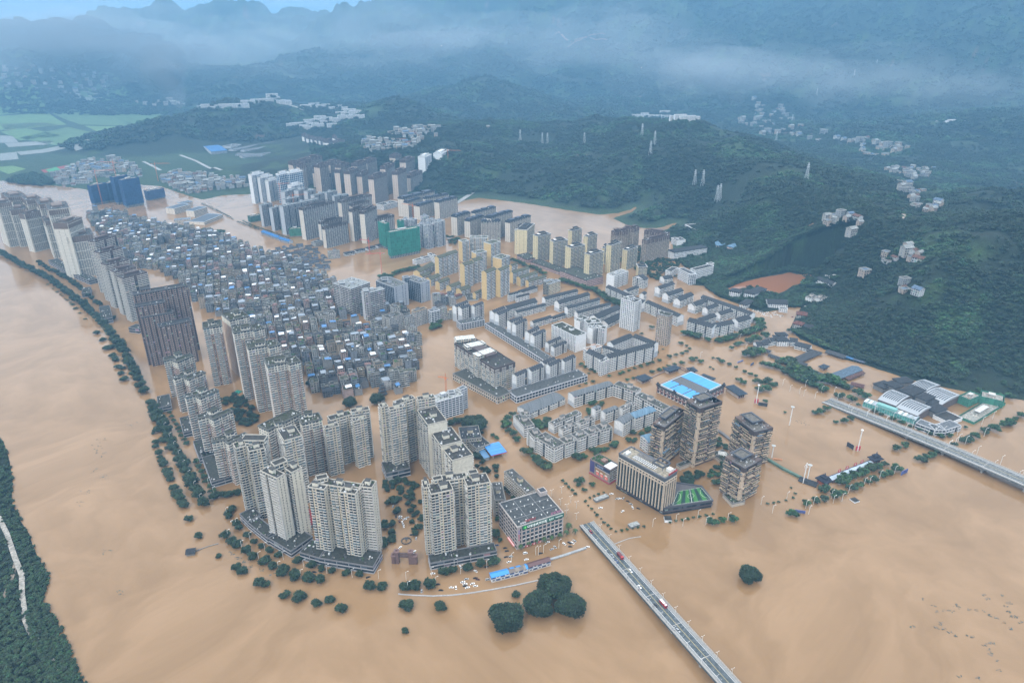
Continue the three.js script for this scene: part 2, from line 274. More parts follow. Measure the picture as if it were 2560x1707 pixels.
const ST = {                                                       // looks of the families of buildings
  cream: { wall: C.cream, gable: C.creamW, trim: [0.60, 0.585, 0.55], deck: C.deck, fr: 'K', lf: 'K', roof: 'flat', fh: 2.95, bay: 3.6, cap: [0.50, 0.475, 0.42], stair: C.creamW },
  brown: { wall: [0.36, 0.255, 0.205], gable: [0.47, 0.35, 0.275], trim: [0.58, 0.56, 0.52], deck: C.moss, fr: 'K', lf: 'W', roof: 'brim', fh: 3, bay: 3.7, topw: 9.5, cap: [0.12, 0.125, 0.12], stair: C.creamW },
  slab: { wall: [0.25, 0.18, 0.165], gable: [0.46, 0.345, 0.30], trim: [0.42, 0.335, 0.30], deck: C.slate, fr: 'P', lf: 'W', roof: 'brim', fh: 3, bay: 3.4, cap: [0.10, 0.098, 0.105], stair: [0.50, 0.40, 0.33] },
  stripe: { wall: [0.60, 0.57, 0.50], gable: [0.64, 0.61, 0.54], trim: [0.55, 0.54, 0.50], deck: C.dgrey, fr: 'V', lf: 'D', roof: 'crown', fh: 3, bay: 4.0, crown: [0.16, 0.125, 0.11], ch: 11 },
  curvy: { wall: [0.20, 0.18, 0.18], gable: [0.45, 0.42, 0.36], trim: [0.56, 0.55, 0.52], deck: C.dgrey, fr: 'C', lf: 'C', roof: 'crown', fh: 3, bay: 5.5, crown: [0.10, 0.075, 0.075], ch: 10 },
  far: { wall: [0.27, 0.24, 0.23], gable: [0.60, 0.51, 0.44], trim: [0.44, 0.43, 0.42], deck: C.dbrown, fr: 'P', lf: 'D', roof: 'crown', fh: 3, bay: 3.0, crown: [0.085, 0.065, 0.066], ch: 9 },
  ice: { wall: [0.08, 0.15, 0.24], gable: [0.78, 0.80, 0.82], trim: [0.74, 0.76, 0.78], deck: C.lgrey, fr: 'C', lf: 'B', roof: 'crown', fh: 3.1, bay: 5, crown: [0.66, 0.68, 0.70], ch: 3, glass: C.bglass },
  icegrid: { wall: [0.7, 0.72, 0.75], gable: [0.78, 0.80, 0.82], trim: [0.76, 0.78, 0.80], deck: C.lgrey, fr: 'G', lf: 'G', roof: 'crown', fh: 6.2, bay: 7, crown: [0.70, 0.72, 0.74], ch: 3, glass: C.bglass },
  raw: { wall: [0.26, 0.28, 0.31], gable: [0.47, 0.49, 0.52], trim: [0.38, 0.40, 0.43], deck: [0.25, 0.28, 0.31], fr: 'C', lf: 'B', roof: 'flat', fh: 3, bay: 5, cap: [0.30, 0.33, 0.36], stair: C.lgrey },
  grid: { wall: [0.30, 0.30, 0.31], gable: [0.66, 0.60, 0.52], trim: [0.60, 0.60, 0.59], deck: C.dbrown, fr: 'P', lf: 'B', roof: 'crown', fh: 3, bay: 3.1, crown: [0.07, 0.055, 0.055], ch: 5 },
  cap: { wall: [0.50, 0.46, 0.41], gable: [0.66, 0.61, 0.54], trim: [0.62, 0.60, 0.56], deck: C.navy, fr: 'P', lf: 'D', roof: 'bar', fh: 3, bay: 3.3, crown: [0.035, 0.042, 0.060], ch: 3.5 },
  steel: { wall: [0.32, 0.35, 0.40], gable: [0.46, 0.49, 0.54], trim: [0.55, 0.58, 0.62], deck: [0.16, 0.18, 0.21], fr: 'C', lf: 'R', roof: 'flat', fh: 3, bay: 5, cap: [0.55, 0.57, 0.60], stair: [0.45, 0.48, 0.52] },
  fwhite: { wall: [0.30, 0.32, 0.35], gable: [0.80, 0.79, 0.76], trim: [0.55, 0.57, 0.60], deck: C.dbrown, fr: 'P', lf: 'B', roof: 'crown', fh: 3, bay: 4, crown: [0.11, 0.085, 0.085], ch: 10 },
  yellow: { wall: [0.44, 0.39, 0.32], gable: C.yellow, trim: [0.66, 0.68, 0.70], deck: C.olive, fr: 'K', lf: 'B', roof: 'gable', fh: 2.95, bay: 4.4, ridge: 'x' },
  villa: { wall: [0.56, 0.57, 0.58], gable: [0.80, 0.82, 0.84], trim: [0.70, 0.71, 0.71], deck: C.tile, fr: 'K', lf: 'B', roof: 'gable', fh: 3, bay: 4.2, ridge: 'x', dado: 0.38 },
  twin: { wall: [0.30, 0.26, 0.25], gable: [0.80, 0.82, 0.84], trim: [0.62, 0.62, 0.62], deck: [0.058, 0.064, 0.082], fr: 'C', lf: 'B', roof: 'gable', fh: 3, bay: 5, ridge: 'x', dado: 0.5 },
  gold: { wall: [0.36, 0.35, 0.33], gable: [0.70, 0.60, 0.38], trim: [0.56, 0.52, 0.42], deck: C.slate, fr: 'K', lf: 'D', roof: 'tower', fh: 2.95, bay: 3.6, cap: [0.13, 0.14, 0.16] },
  coffee: { wall: [0.46, 0.38, 0.31], gable: [0.60, 0.49, 0.40], trim: [0.52, 0.45, 0.38], deck: C.dbrown, fr: 'P', lf: 'P', roof: 'crown', fh: 3, bay: 3.2, crown: [0.10, 0.07, 0.07], ch: 8 },
  white: { wall: C.white, gable: [0.80, 0.82, 0.84], trim: C.white, deck: C.deck, fr: 'W', lf: 'W', roof: 'flat', fh: 3.4, bay: 3.6, cap: C.white, stair: C.white },
  school: { wall: [0.70, 0.62, 0.53], gable: [0.74, 0.67, 0.58], trim: [0.72, 0.66, 0.58], deck: [0.12, 0.15, 0.2], fr: 'W', lf: 'D', roof: 'flat', fh: 3.5, bay: 3.3, cap: [0.46, 0.55, 0.66], stair: [0.5, 0.58, 0.66] },
  palace: { wall: [0.66, 0.53, 0.46], gable: [0.66, 0.53, 0.46], trim: [0.4, 0.2, 0.16], deck: [0.13, 0.25, 0.40], fr: 'W', lf: 'W', roof: 'hip', fh: 3.8, bay: 4, brow: 1 },
  office: { wall: [0.28, 0.29, 0.31], gable: [0.52, 0.54, 0.57], trim: [0.40, 0.38, 0.37], deck: [0.32, 0.35, 0.38], fr: 'R', lf: 'R', roof: 'flat', fh: 3.2, bay: 4, cap: [0.52, 0.55, 0.58], stair: C.lgrey },
  bluff: { wall: [0.38, 0.41, 0.46], gable: [0.40, 0.43, 0.48], trim: [0.34, 0.37, 0.42], deck: [0.15, 0.16, 0.17], fr: 'N', lf: 'T', roof: 'flat', fh: 3.4, bay: 5, cap: [0.42, 0.45, 0.5], stair: [0.40, 0.43, 0.48], glass: [0.03, 0.045, 0.065] },
  beige: { wall: [0.58, 0.52, 0.40], gable: [0.62, 0.55, 0.42], trim: [0.5, 0.48, 0.42], deck: [0.18, 0.20, 0.23], fr: 'W', lf: 'N', roof: 'flat', fh: 3.3, bay: 4, cap: [0.5, 0.52, 0.54], stair: C.lgrey },
  town: { wall: [0.42, 0.41, 0.39], gable: [0.44, 0.43, 0.41], trim: [0.48, 0.47, 0.45], deck: [0.08, 0.08, 0.075], fr: 'W', lf: 'W', roof: 'flat', fh: 3.1, bay: 3.2, cap: [0.36, 0.36, 0.35], stair: C.grey },
  podium: { wall: [0.13, 0.12, 0.125], gable: [0.13, 0.12, 0.125], trim: [0.3, 0.3, 0.32], deck: [0.05, 0.055, 0.05], fr: 'R', lf: 'R', roof: 'flat', fh: 4, bay: 6, cap: [0.20, 0.20, 0.21], plain: 1 },
  shop: { wall: [0.50, 0.43, 0.35], gable: [0.50, 0.43, 0.35], trim: [0.6, 0.56, 0.5], deck: [0.075, 0.08, 0.075], fr: 'W', lf: 'W', roof: 'flat', fh: 3.8, bay: 4, cap: [0.25, 0.24, 0.23], plain: 1 },
  arcade: { wall: [0.50, 0.35, 0.32], gable: [0.50, 0.35, 0.32], trim: [0.5, 0.36, 0.34], deck: [0.075, 0.085, 0.07], fr: 'W', lf: 'W', roof: 'flat', fh: 3.6, bay: 2.6, cap: [0.085, 0.075, 0.08], plain: 1 },
  strip: { wall: [0.34, 0.36, 0.40], gable: [0.5, 0.52, 0.55], trim: [0.5, 0.52, 0.56], deck: [0.10, 0.11, 0.12], fr: 'G', lf: 'G', roof: 'flat', fh: 4, bay: 5, cap: [0.33, 0.34, 0.37], plain: 1 },
  mid: { wall: [0.46, 0.42, 0.35], gable: [0.55, 0.49, 0.39], trim: [0.5, 0.47, 0.42], deck: [0.09, 0.09, 0.09], fr: 'W', lf: 'W', roof: 'flat', fh: 3, bay: 3, cap: [0.3, 0.29, 0.27], stair: C.cream },
  capsule: { wall: [0.56, 0.56, 0.55], gable: [0.72, 0.73, 0.73], trim: [0.66, 0.66, 0.65], deck: [0.10, 0.105, 0.10], fr: 'C', lf: 'B', roof: 'flat', fh: 3, bay: 4.5, cap: [0.40, 0.39, 0.38], stair: [0.6, 0.55, 0.52], dado: 0.4 },
  vault: { wall: [0.50, 0.50, 0.50], gable: [0.76, 0.77, 0.78], trim: [0.66, 0.66, 0.65], deck: [0.17, 0.19, 0.22], fr: 'C', lf: 'B', roof: 'vault', fh: 3, bay: 4.5, dado: 0.4 },
  hidden: { wall: [0.2, 0.2, 0.2], gable: [0.2, 0.2, 0.2], trim: [0.2, 0.2, 0.2], deck: C.deck, fr: 'B', lf: 'B', roof: 'flat', fh: 3, bay: 4, cap: C.dgrey, plain: 1 },
};
const FOOT = [];                                                    // occupied ground, for the old town and the trees to avoid
const glassTone = (g) => { const r = rnd(); return r < 0.62 ? mul(g, rr(0.7, 1.5)) : r < 0.84 ? [g[0] * 2 + 0.03, g[1] * 2 + 0.035, g[2] * 2 + 0.04] : [rr(0.12, 0.3), rr(0.13, 0.3), rr(0.14, 0.3)]; };
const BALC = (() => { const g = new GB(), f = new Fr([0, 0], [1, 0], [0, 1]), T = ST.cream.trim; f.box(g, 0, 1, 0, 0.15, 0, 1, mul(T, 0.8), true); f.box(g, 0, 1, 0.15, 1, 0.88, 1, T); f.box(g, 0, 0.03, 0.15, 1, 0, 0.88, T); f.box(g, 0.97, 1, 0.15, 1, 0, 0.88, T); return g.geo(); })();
function balconyUnit(f, a0, a1, y) { const m = new THREE.Mesh(BALC, M.wall), p = f.p(a0, y, 0.02); m.name = 'balcony'; m.position.set(...p); m.rotation.y = Math.atan2(-f.u[1], f.u[0]); const flip = -f.w[0] * f.u[1] + f.w[1] * f.u[0] < 0; m.scale.set(a1 - a0, 1, flip ? -1.23 : 1.23); m.castShadow = m.receiveShadow = true; return m; }
function facade(S, f, len, y0, y1, pat, st, colr, near) {
  const n = Math.max(1, Math.round((y1 - y0) / st.fh)), fh = (y1 - y0) / n, m = Math.max(1, Math.round(len / st.bay)), bw = len / m, gl = st.glass ?? C.glass, top = st.topw ?? 0;
  const wallAt = (a, b) => f.quadY(S.wall, 0, len, a, b, 0, colr), T = st.trim;
  const tone = (y) => (top && y > y1 - top ? [0.72, 0.69, 0.60] : colr);
  if (top) { wallAt(y0, y1 - top); f.quadY(S.wall, 0, len, y1 - top, y1, 0, [0.72, 0.69, 0.60]); }
  else if (st.dado && pat === 'B') { f.quadY(S.wall, 0, len, y0, lerp(y0, y1, st.dado), 0, [0.46, 0.50, 0.55]); f.quadY(S.wall, 0, len, lerp(y0, y1, st.dado), y1, 0, colr); }
  else wallAt(y0, y1);
  const win = (a, b, c, d, o = 0.07) => f.quadY(S.glass, a, b, c, d, o, glassTone(gl));
  if (pat === 'D') { const cols = len > 9 ? [0.3, 0.7] : [0.5]; for (let k = 0; k < n; k++) for (const c of cols) win(len * c - 0.5, len * c + 0.5, y0 + k * fh + 0.9, y0 + k * fh + 2.2); }
  else if (pat === 'W') for (let k = 0; k < n; k++) for (let j = 0; j < m; j++) {
    const a = (j + 0.22) * bw, b = (j + 0.78) * bw, y = y0 + k * fh; win(a, b, y + 0.85, y + fh - 0.55);
    if (near) { f.box(S.trim, a - 0.15, b + 0.15, y + fh - 0.55, y + fh - 0.4, 0.02, 0.42, T); if (rnd() < 0.4) f.box(S.trim, a + 0.2, a + 1.1, y + 0.1, y + 0.75, 0.02, 0.5, [0.6, 0.6, 0.6]); }
  }
  else if (pat === 'K') for (let j = 0; j < m; j++) {
    const bal = (j + (m > 2 ? 1 : 0)) % 3 !== 0 || m < 2;
    for (let k = 0; k < n; k++) {
      const y = y0 + k * fh, a = (j + 0.08) * bw, b = (j + 0.92) * bw;
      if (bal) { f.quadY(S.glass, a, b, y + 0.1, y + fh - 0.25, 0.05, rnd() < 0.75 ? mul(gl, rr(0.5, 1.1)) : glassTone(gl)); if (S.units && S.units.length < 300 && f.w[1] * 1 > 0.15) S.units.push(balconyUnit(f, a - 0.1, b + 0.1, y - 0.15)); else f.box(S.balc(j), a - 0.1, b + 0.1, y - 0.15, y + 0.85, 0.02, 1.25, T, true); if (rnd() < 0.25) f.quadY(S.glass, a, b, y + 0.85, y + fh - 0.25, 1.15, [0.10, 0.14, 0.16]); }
      else { win((j + 0.24) * bw, (j + 0.76) * bw, y + 0.8, y + fh - 0.6); if (near) f.box(S.trim, (j + 0.2) * bw, (j + 0.8) * bw, y + 0.55, y + 0.8, 0.02, 0.5, T); if (rnd() < 0.35) f.box(S.trim, (j + 0.3) * bw, (j + 0.3) * bw + 0.9, y + 0.05, y + 0.6, 0.02, 0.5, [0.55, 0.55, 0.55]); }
    }
  }
  else if (pat === 'C') {
    for (let k = 0; k < n; k++) { const y = y0 + k * fh; for (let j = 0; j < m; j++) f.quadY(S.glass, j * bw + 0.25, (j + 1) * bw - 0.25, y + 0.2, y + fh - 0.3, 0.05, rnd() < 0.7 ? mul(gl, rr(0.5, 1.2)) : glassTone(gl)); for (let j = 0; j < m; j++) { if (m > 2 && j % 4 === 3) continue; f.box(S.balc(j), j * bw + 0.1, (j + 1) * bw - 0.1, y - 0.15, y + 0.85, 0.02, 1.3, T, true); } }
    for (let j = 0; j <= m; j++) f.box(S.wall, j * bw - 0.14, j * bw + 0.14, y0, y1, 0.02, 1.2, mul(T, 0.9));
  }
  else if (pat === 'P') {                                            // piers with a window and a slab edge at each floor
    for (let j = 0; j < m; j++) for (let k = 0; k < n; k++) { const y = y0 + k * fh; f.quadY(S.glass, (j + 0.2) * bw, (j + 0.86) * bw, y + 0.75, y + fh - 0.2, 0.05, rnd() < 0.7 ? mul(gl, rr(0.6, 1.3)) : glassTone(gl)); if (j % 2) f.box(S.balc(j), (j + 0.14) * bw, (j + 0.9) * bw, y - 0.1, y + 0.75, 0.02, 0.85, T); }
    for (let j = 0; j <= m; j++) if (j % 2 === 0) f.box(S.wall, j * bw - 0.2, j * bw + 0.2, y0, y1, 0.02, 0.7, mul(T, 0.95));
  }
  else if (pat === 'V') {
    for (let j = 0; j < m; j++) { f.quadY(S.glass, (j + 0.16) * bw, (j + 0.84) * bw, y0, y1, 0.05, mul(gl, rr(0.8, 1.6))); for (let k = 0; k < n; k++) f.box(S.trim, (j + 0.16) * bw, (j + 0.84) * bw, y0 + k * fh, y0 + k * fh + 0.7, 0.02, 0.3, mul(T, 0.42)); f.box(S.wall, (j + 0.42) * bw, (j + 0.58) * bw, y0, y1, 0.02, 0.55, T); }
    for (let k = 0; k <= n; k += 6) f.box(S.trim, 0, len, y0 + k * fh - 0.4, y0 + k * fh + 0.5, 0.02, 1.0, T);
    for (const a of [0, len]) f.box(S.wall, a - (a ? 2.4 : 0), a + (a ? 0 : 2.4), y0, y1, 0.02, 0.9, st.gable);
  }
  else if (pat === 'G' || pat === 'N') {
    const w = pat === 'N' ? 0.12 : 0.3;
    for (let j = 0; j < m; j++) for (let k = 0; k < n; k++) f.quadY(S.glass, j * bw + w, (j + 1) * bw - w, y0 + k * fh + w, y0 + (k + 1) * fh - w, 0.05, mul(gl, rr(0.7, 1.5)));
    for (let j = 0; j <= m; j++) f.box(S.trim, Math.max(0, j * bw - w), Math.min(len, j * bw + w), y0, y1, 0.02, 0.45, T);
    for (let k = 0; k <= n; k++) f.box(S.trim, 0, len, y0 + k * fh - w, y0 + k * fh + w, 0.02, pat === 'N' ? 0.25 : 0.7, T);
  }
  else if (pat === 'R') {
    for (let k = 0; k < n; k++) { const y = y0 + k * fh; for (let j = 0; j < m; j++) f.quadY(S.glass, j * bw + 0.1, (j + 1) * bw - 0.1, y + 0.95, y + fh - 0.45, 0.05, rnd() < 0.6 ? mul(gl, rr(0.6, 1.5)) : glassTone(gl)); f.box(S.trim, 0, len, y - 0.1, y + 0.9, 0.02, 0.5, T); }
    for (let j = 1; j < m; j++) if (j % 2 === 0) f.box(S.trim, j * bw - 0.2, j * bw + 0.2, y0, y1, 0.02, 0.55, mul(T, 0.9));
  }
  else if (pat === 'T') { for (let k = 0; k < n; k++) for (const c of [0.12, 0.58, 0.78]) win(len * c, len * c + Math.min(1.6, len * 0.12), y0 + k * fh + 0.6, y0 + k * fh + 2.4); }
}
function gableRoof(g, f, W, D, h, k, wallC, S, axis, over = 0.8, rise = null) {
  const X = axis === 'x' ? W : D, Y = axis === 'x' ? D : W, r = rise ?? Math.min(5, Y * 0.27), P = axis === 'x' ? (a, y, b) => f.p(a, y, b) : (a, y, b) => f.p(b, y, a), e = -over * r / (Y / 2), t = 0.3;
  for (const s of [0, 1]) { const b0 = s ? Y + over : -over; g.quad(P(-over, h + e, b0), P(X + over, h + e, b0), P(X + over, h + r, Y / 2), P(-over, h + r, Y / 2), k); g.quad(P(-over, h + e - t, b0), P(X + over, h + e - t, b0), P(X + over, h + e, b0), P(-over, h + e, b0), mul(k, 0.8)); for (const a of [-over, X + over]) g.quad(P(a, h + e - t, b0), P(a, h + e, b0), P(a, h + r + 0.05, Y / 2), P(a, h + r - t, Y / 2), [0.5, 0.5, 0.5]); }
  for (const a of [0, X]) S.wall.tri(P(a, h, 0), P(a, h, Y), P(a, h + r - 0.1, Y / 2), wallC);
}
function hipRoof(g, f, a0, a1, b0, b1, h, r, k, over = 1.2) {
  a0 -= over; a1 += over; b0 -= over; b1 += over; const X = a1 - a0, Y = b1 - b0, s = Math.min(X, Y) / 2, lift = r * 0.12;
  const R0 = X > Y ? f.p(a0 + s, h + r, (b0 + b1) / 2) : f.p((a0 + a1) / 2, h + r, b0 + s), R1 = X > Y ? f.p(a1 - s, h + r, (b0 + b1) / 2) : f.p((a0 + a1) / 2, h + r, b1 - s);
  const A = f.p(a0, h + lift, b0), B = f.p(a1, h + lift, b0), Cc = f.p(a1, h + lift, b1), Dd = f.p(a0, h + lift, b1);
  if (X > Y) { g.quad(A, B, R1, R0, k); g.quad(Cc, Dd, R0, R1, k); g.tri(B, Cc, R1, k); g.tri(Dd, A, R0, k); } else { g.quad(B, Cc, R1, R0, k); g.quad(Dd, A, R0, R1, k); g.tri(A, B, R0, k); g.tri(Cc, Dd, R1, k); }
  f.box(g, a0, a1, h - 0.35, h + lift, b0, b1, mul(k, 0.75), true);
}
function clutter(S, f, W, D, h, st, near) {
  const n = Math.min(26, Math.round(W * D / (near ? 16 : 45)));
  for (let i = 0; i < n; i++) { const a = rr(0.8, Math.max(1, W - 2.4)), b = rr(0.8, Math.max(1, D - 2.4)), s = rr(0.5, 1.8), r = rnd(); f.box(S.clut, a, a + s, h + 0.02, h + rr(0.5, 1.7), b, b + s * rr(0.6, 1.4), r < 0.3 ? [0.5, 0.52, 0.54] : r < 0.65 ? [0.08, 0.08, 0.085] : r < 0.85 ? [0.05, 0.085, 0.035] : [0.25, 0.24, 0.22]); }
}
function frameOf(z, Ls, Fs, Rs, hs) {                               // three roof corners and a height (or the foot of the near corner) -> frame on the ground
  const F = zp(z, ...Fs); let h;
  if (hs[0] === 'h') h = +hs.slice(1);
  else { const vb = zp(z, 0, +hs.slice(1))[1]; let lo = 0.5, hi = 220; for (let i = 0; i < 40; i++) { h = (lo + hi) / 2; const q = gp(...F, h); proj(q[0], 0, q[1])[1] > vb ? (hi = h) : (lo = h); } }
  const o = gp(...F, h), far = Math.hypot(o[0], o[1]); let r, l;
  if (typeof Rs === 'string') { const m = /w([\d.]+)@(-?[\d.]+)/.exec(Rs), t = +m[2] * Math.PI / 180; r = [Math.cos(t) * +m[1], -Math.sin(t) * +m[1]]; } else { const q = gp(...zp(z, ...Rs), h); r = [q[0] - o[0], q[1] - o[1]]; }
  if (typeof Ls === 'string') { const d = +Ls.slice(1), k = Math.hypot(...r); let w = [r[1] / k, -r[0] / k]; if (w[0] * o[0] + w[1] * o[1] < 0) w = [-w[0], -w[1]]; l = [w[0] * d, w[1] * d]; } else { const q = gp(...zp(z, ...Ls), h); l = [q[0] - o[0], q[1] - o[1]]; }
  const lr = Math.hypot(...r), ll = Math.hypot(...l); let u, w, W, D;
  if (lr >= ll) { u = [r[0] / lr, r[1] / lr]; w = [-u[1], u[0]]; if (w[0] * l[0] + w[1] * l[1] < 0) w = [u[1], -u[0]]; W = lr; D = Math.max(5, w[0] * l[0] + w[1] * l[1]); }
  else { w = [l[0] / ll, l[1] / ll]; u = [-w[1], w[0]]; if (u[0] * r[0] + u[1] * r[1] < 0) u = [w[1], -w[0]]; D = ll; W = Math.max(5, u[0] * r[0] + u[1] * r[1]); }
  return { o, u, w, W, D, h, far };
}
const BASEP = (o, far) => [o[0], o[1]];
let dbg = 0;
function block(S, f, B, st, near) {
  const { W, D, h, y0 = 0 } = B, gab = st.gable, c = st.wall;
  const face = (o, u, n, len, pat) => facade(S, new Fr(o, u, n), len, y0, h, pat, st, pat === 'B' || pat === 'D' ? gab : c, near);
  const ng = (v) => [-v[0], -v[1]], at2 = (a, b) => [f.o[0] + f.u[0] * a + f.w[0] * b, f.o[1] + f.u[1] * a + f.w[1] * b];
  face(f.o, f.u, ng(f.w), W, B.fr ?? st.fr); face(f.o, f.w, ng(f.u), D, B.lf ?? st.lf); face(at2(0, D), f.u, f.w, W, far0(B.fr ?? st.fr)); face(at2(W, 0), f.w, f.u, D, far0(B.lf ?? st.lf));
  const roof = B.roof ?? st.roof, dk = B.deck ?? st.deck;
  const ring = (g, o, i, a, b, k) => { f.box(g, -o, W + o, a, b, -o, i, k, true); f.box(g, -o, W + o, a, b, D - i, D + o, k, true); f.box(g, -o, i, a, b, i, D - i, k, true); f.box(g, W - i, W + o, a, b, i, D - i, k, true); };
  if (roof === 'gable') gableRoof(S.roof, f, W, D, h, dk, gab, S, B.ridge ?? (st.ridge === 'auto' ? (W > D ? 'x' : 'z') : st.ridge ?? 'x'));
  else if (roof === 'vault') { const k = 7, r = Math.min(3, D * 0.2); for (let i = 0; i < k; i++) { const t0 = i / k, t1 = (i + 1) / k, y = (t) => h + 0.2 + r * Math.sin(Math.PI * (0.08 + 0.84 * t)) - r * 0.25; S.roof.quad(f.p(-0.9, y(t0), -0.6 + (D + 1.2) * t0), f.p(W + 0.9, y(t0), -0.6 + (D + 1.2) * t0), f.p(W + 0.9, y(t1), -0.6 + (D + 1.2) * t1), f.p(-0.9, y(t1), -0.6 + (D + 1.2) * t1), dk); for (const a of [0, W]) S.wall.quad(f.p(a, h, D * t0), f.p(a, h, D * t1), f.p(a, y(t1) - 0.1, D * t1), f.p(a, y(t0) - 0.1, D * t0), gab); } f.flat(S.roof, 0, W, 0, D, h + 0.01, dk); }
  else if (roof === 'hip') hipRoof(S.roof, f, 0, W, 0, D, h, Math.min(5, Math.min(W, D) * 0.28), dk);
  else if (roof === 'none') f.flat(S.roof, 0, W, 0, D, h, dk);
  else if (roof === 'brim') {                                       // overhanging dark cornice round a sunk, mossy deck
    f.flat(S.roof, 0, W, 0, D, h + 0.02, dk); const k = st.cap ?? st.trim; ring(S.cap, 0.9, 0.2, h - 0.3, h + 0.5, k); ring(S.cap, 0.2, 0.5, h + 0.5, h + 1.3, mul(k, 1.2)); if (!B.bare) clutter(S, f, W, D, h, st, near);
  } else if (roof === 'crown' || roof === 'bar') {
    const k = st.crown ?? C.dbrown, ch = st.ch ?? 7; ring(S.cap, 0.5, 0.6, h - ch, h + 0.9, k); f.flat(S.roof, 0.5, W - 0.5, 0.5, D - 0.5, h + 0.05, dk);
    if (roof === 'crown') { for (let a = 1.5; a < W - 1.5; a += 4.2) f.box(S.cap, a - 0.15, a + 0.9, h - ch, h + 0.2, -1.1, -0.52, mul(k, 1.35)); f.box(S.cap, W * 0.25, W * 0.75, h + 0.06, h + 4.6, D * 0.3, D * 0.75, mul(k, 1.15)); ring2(S.cap, f, W * 0.16, W * 0.84, D * 0.2, D * 0.85, h + 5.4, k); }
    else { const q = W > 26 ? 3 : 2; for (let i = 0; i < q; i++) { const a = W * (i + 0.2) / q, b = W * (i + 0.82) / q; f.box(S.cap, a, b, h + 0.06, h + 2.6, D * 0.15, D * 0.85, mul(k, 1.2)); f.box(S.cap, a - 0.6, b + 0.6, h + 2.62, h + 3.2, D * 0.1, D * 0.9, mul(k, 1.7)); } }
    if (!B.bare) clutter(S, f, W, D, h, st, false);
  } else if (roof === 'tower') {                                    // hipped tile cap with raised lantern
    ring(S.cap, 0.9, 0.4, h - 0.2, h + 0.5, [0.5, 0.5, 0.5]); f.flat(S.roof, 0, W, 0, D, h + 0.03, [0.17, 0.17, 0.17]); hipRoof(S.roof, f, W * 0.08, W * 0.92, D * 0.1, D * 0.9, h + 1.0, 2.2, dk, 0.3); f.box(S.cap, W * 0.32, W * 0.68, h + 2, h + 5.2, D * 0.3, D * 0.72, [0.36, 0.34, 0.30]); hipRoof(S.roof, f, W * 0.3, W * 0.7, D * 0.28, D * 0.74, h + 5.2, 1.8, dk, 0.6); if (rnd() < 0.5) f.flat(S.clut, W * 0.12, W * 0.3, D * 0.15, D * 0.6, h + 3.0, [0.75, 0.75, 0.75]);
  } else {
    f.flat(S.roof, 0, W, 0, D, h + 0.02, dk); const k = B.cap ?? st.cap ?? st.trim; ring(S.cap, 0.25, 0.25, h - 0.45, h + 1.05, k);
    if (!B.bare) clutter(S, f, W, D, h, st, near);
    if (st.stair && !B.bare && W * D > 60) { const a = W * rr(0.25, 0.5), b = D * rr(0.3, 0.5), w = Math.min(6.5, W * 0.4), d = Math.min(5.5, D * 0.4); f.box(S.stair, a, a + w, h + 0.03, h + 4.1, b, b + d, st.stair); f.box(S.cap, a - 0.3, a + w + 0.3, h + 4.1, h + 4.5, b - 0.3, b + d + 0.3, mul(dk, 1.1)); }
  }
}
const ring2 = (g, f, a0, a1, b0, b1, y, k) => { for (const b of [b0, b1]) f.box(g, a0, a1, y, y + 0.5, b - 0.3, b + 0.3, k, true); for (const a of [a0, a1]) f.box(g, a - 0.3, a + 0.3, y, y + 0.5, b0, b1, k, true); for (const a of [a0, a1]) for (const b of [b0, b1]) f.box(g, a - 0.25, a + 0.25, y - 5.3, y, b - 0.25, b + 0.25, k); };
const far0 = (p) => p;
function parse(str) {                                               // 'Z L F R h [key=value...]' separated by ';'
  return str.split(';').map((s) => {
    const t = s.trim().split(/\s+/), pt = (x) => (/^[dw]/.test(x) ? x : x.split(',').map(Number)), o = { z: t[0], L: pt(t[1]), F: pt(t[2]), R: pt(t[3]), h: t[4] };
    for (const k of t.slice(5)) { const [a, b] = k.split('='); o[a] = b === undefined ? 1 : isNaN(b) ? (C[b] ?? b) : +b; }
    return o;
  });
}
const BUILT = [];
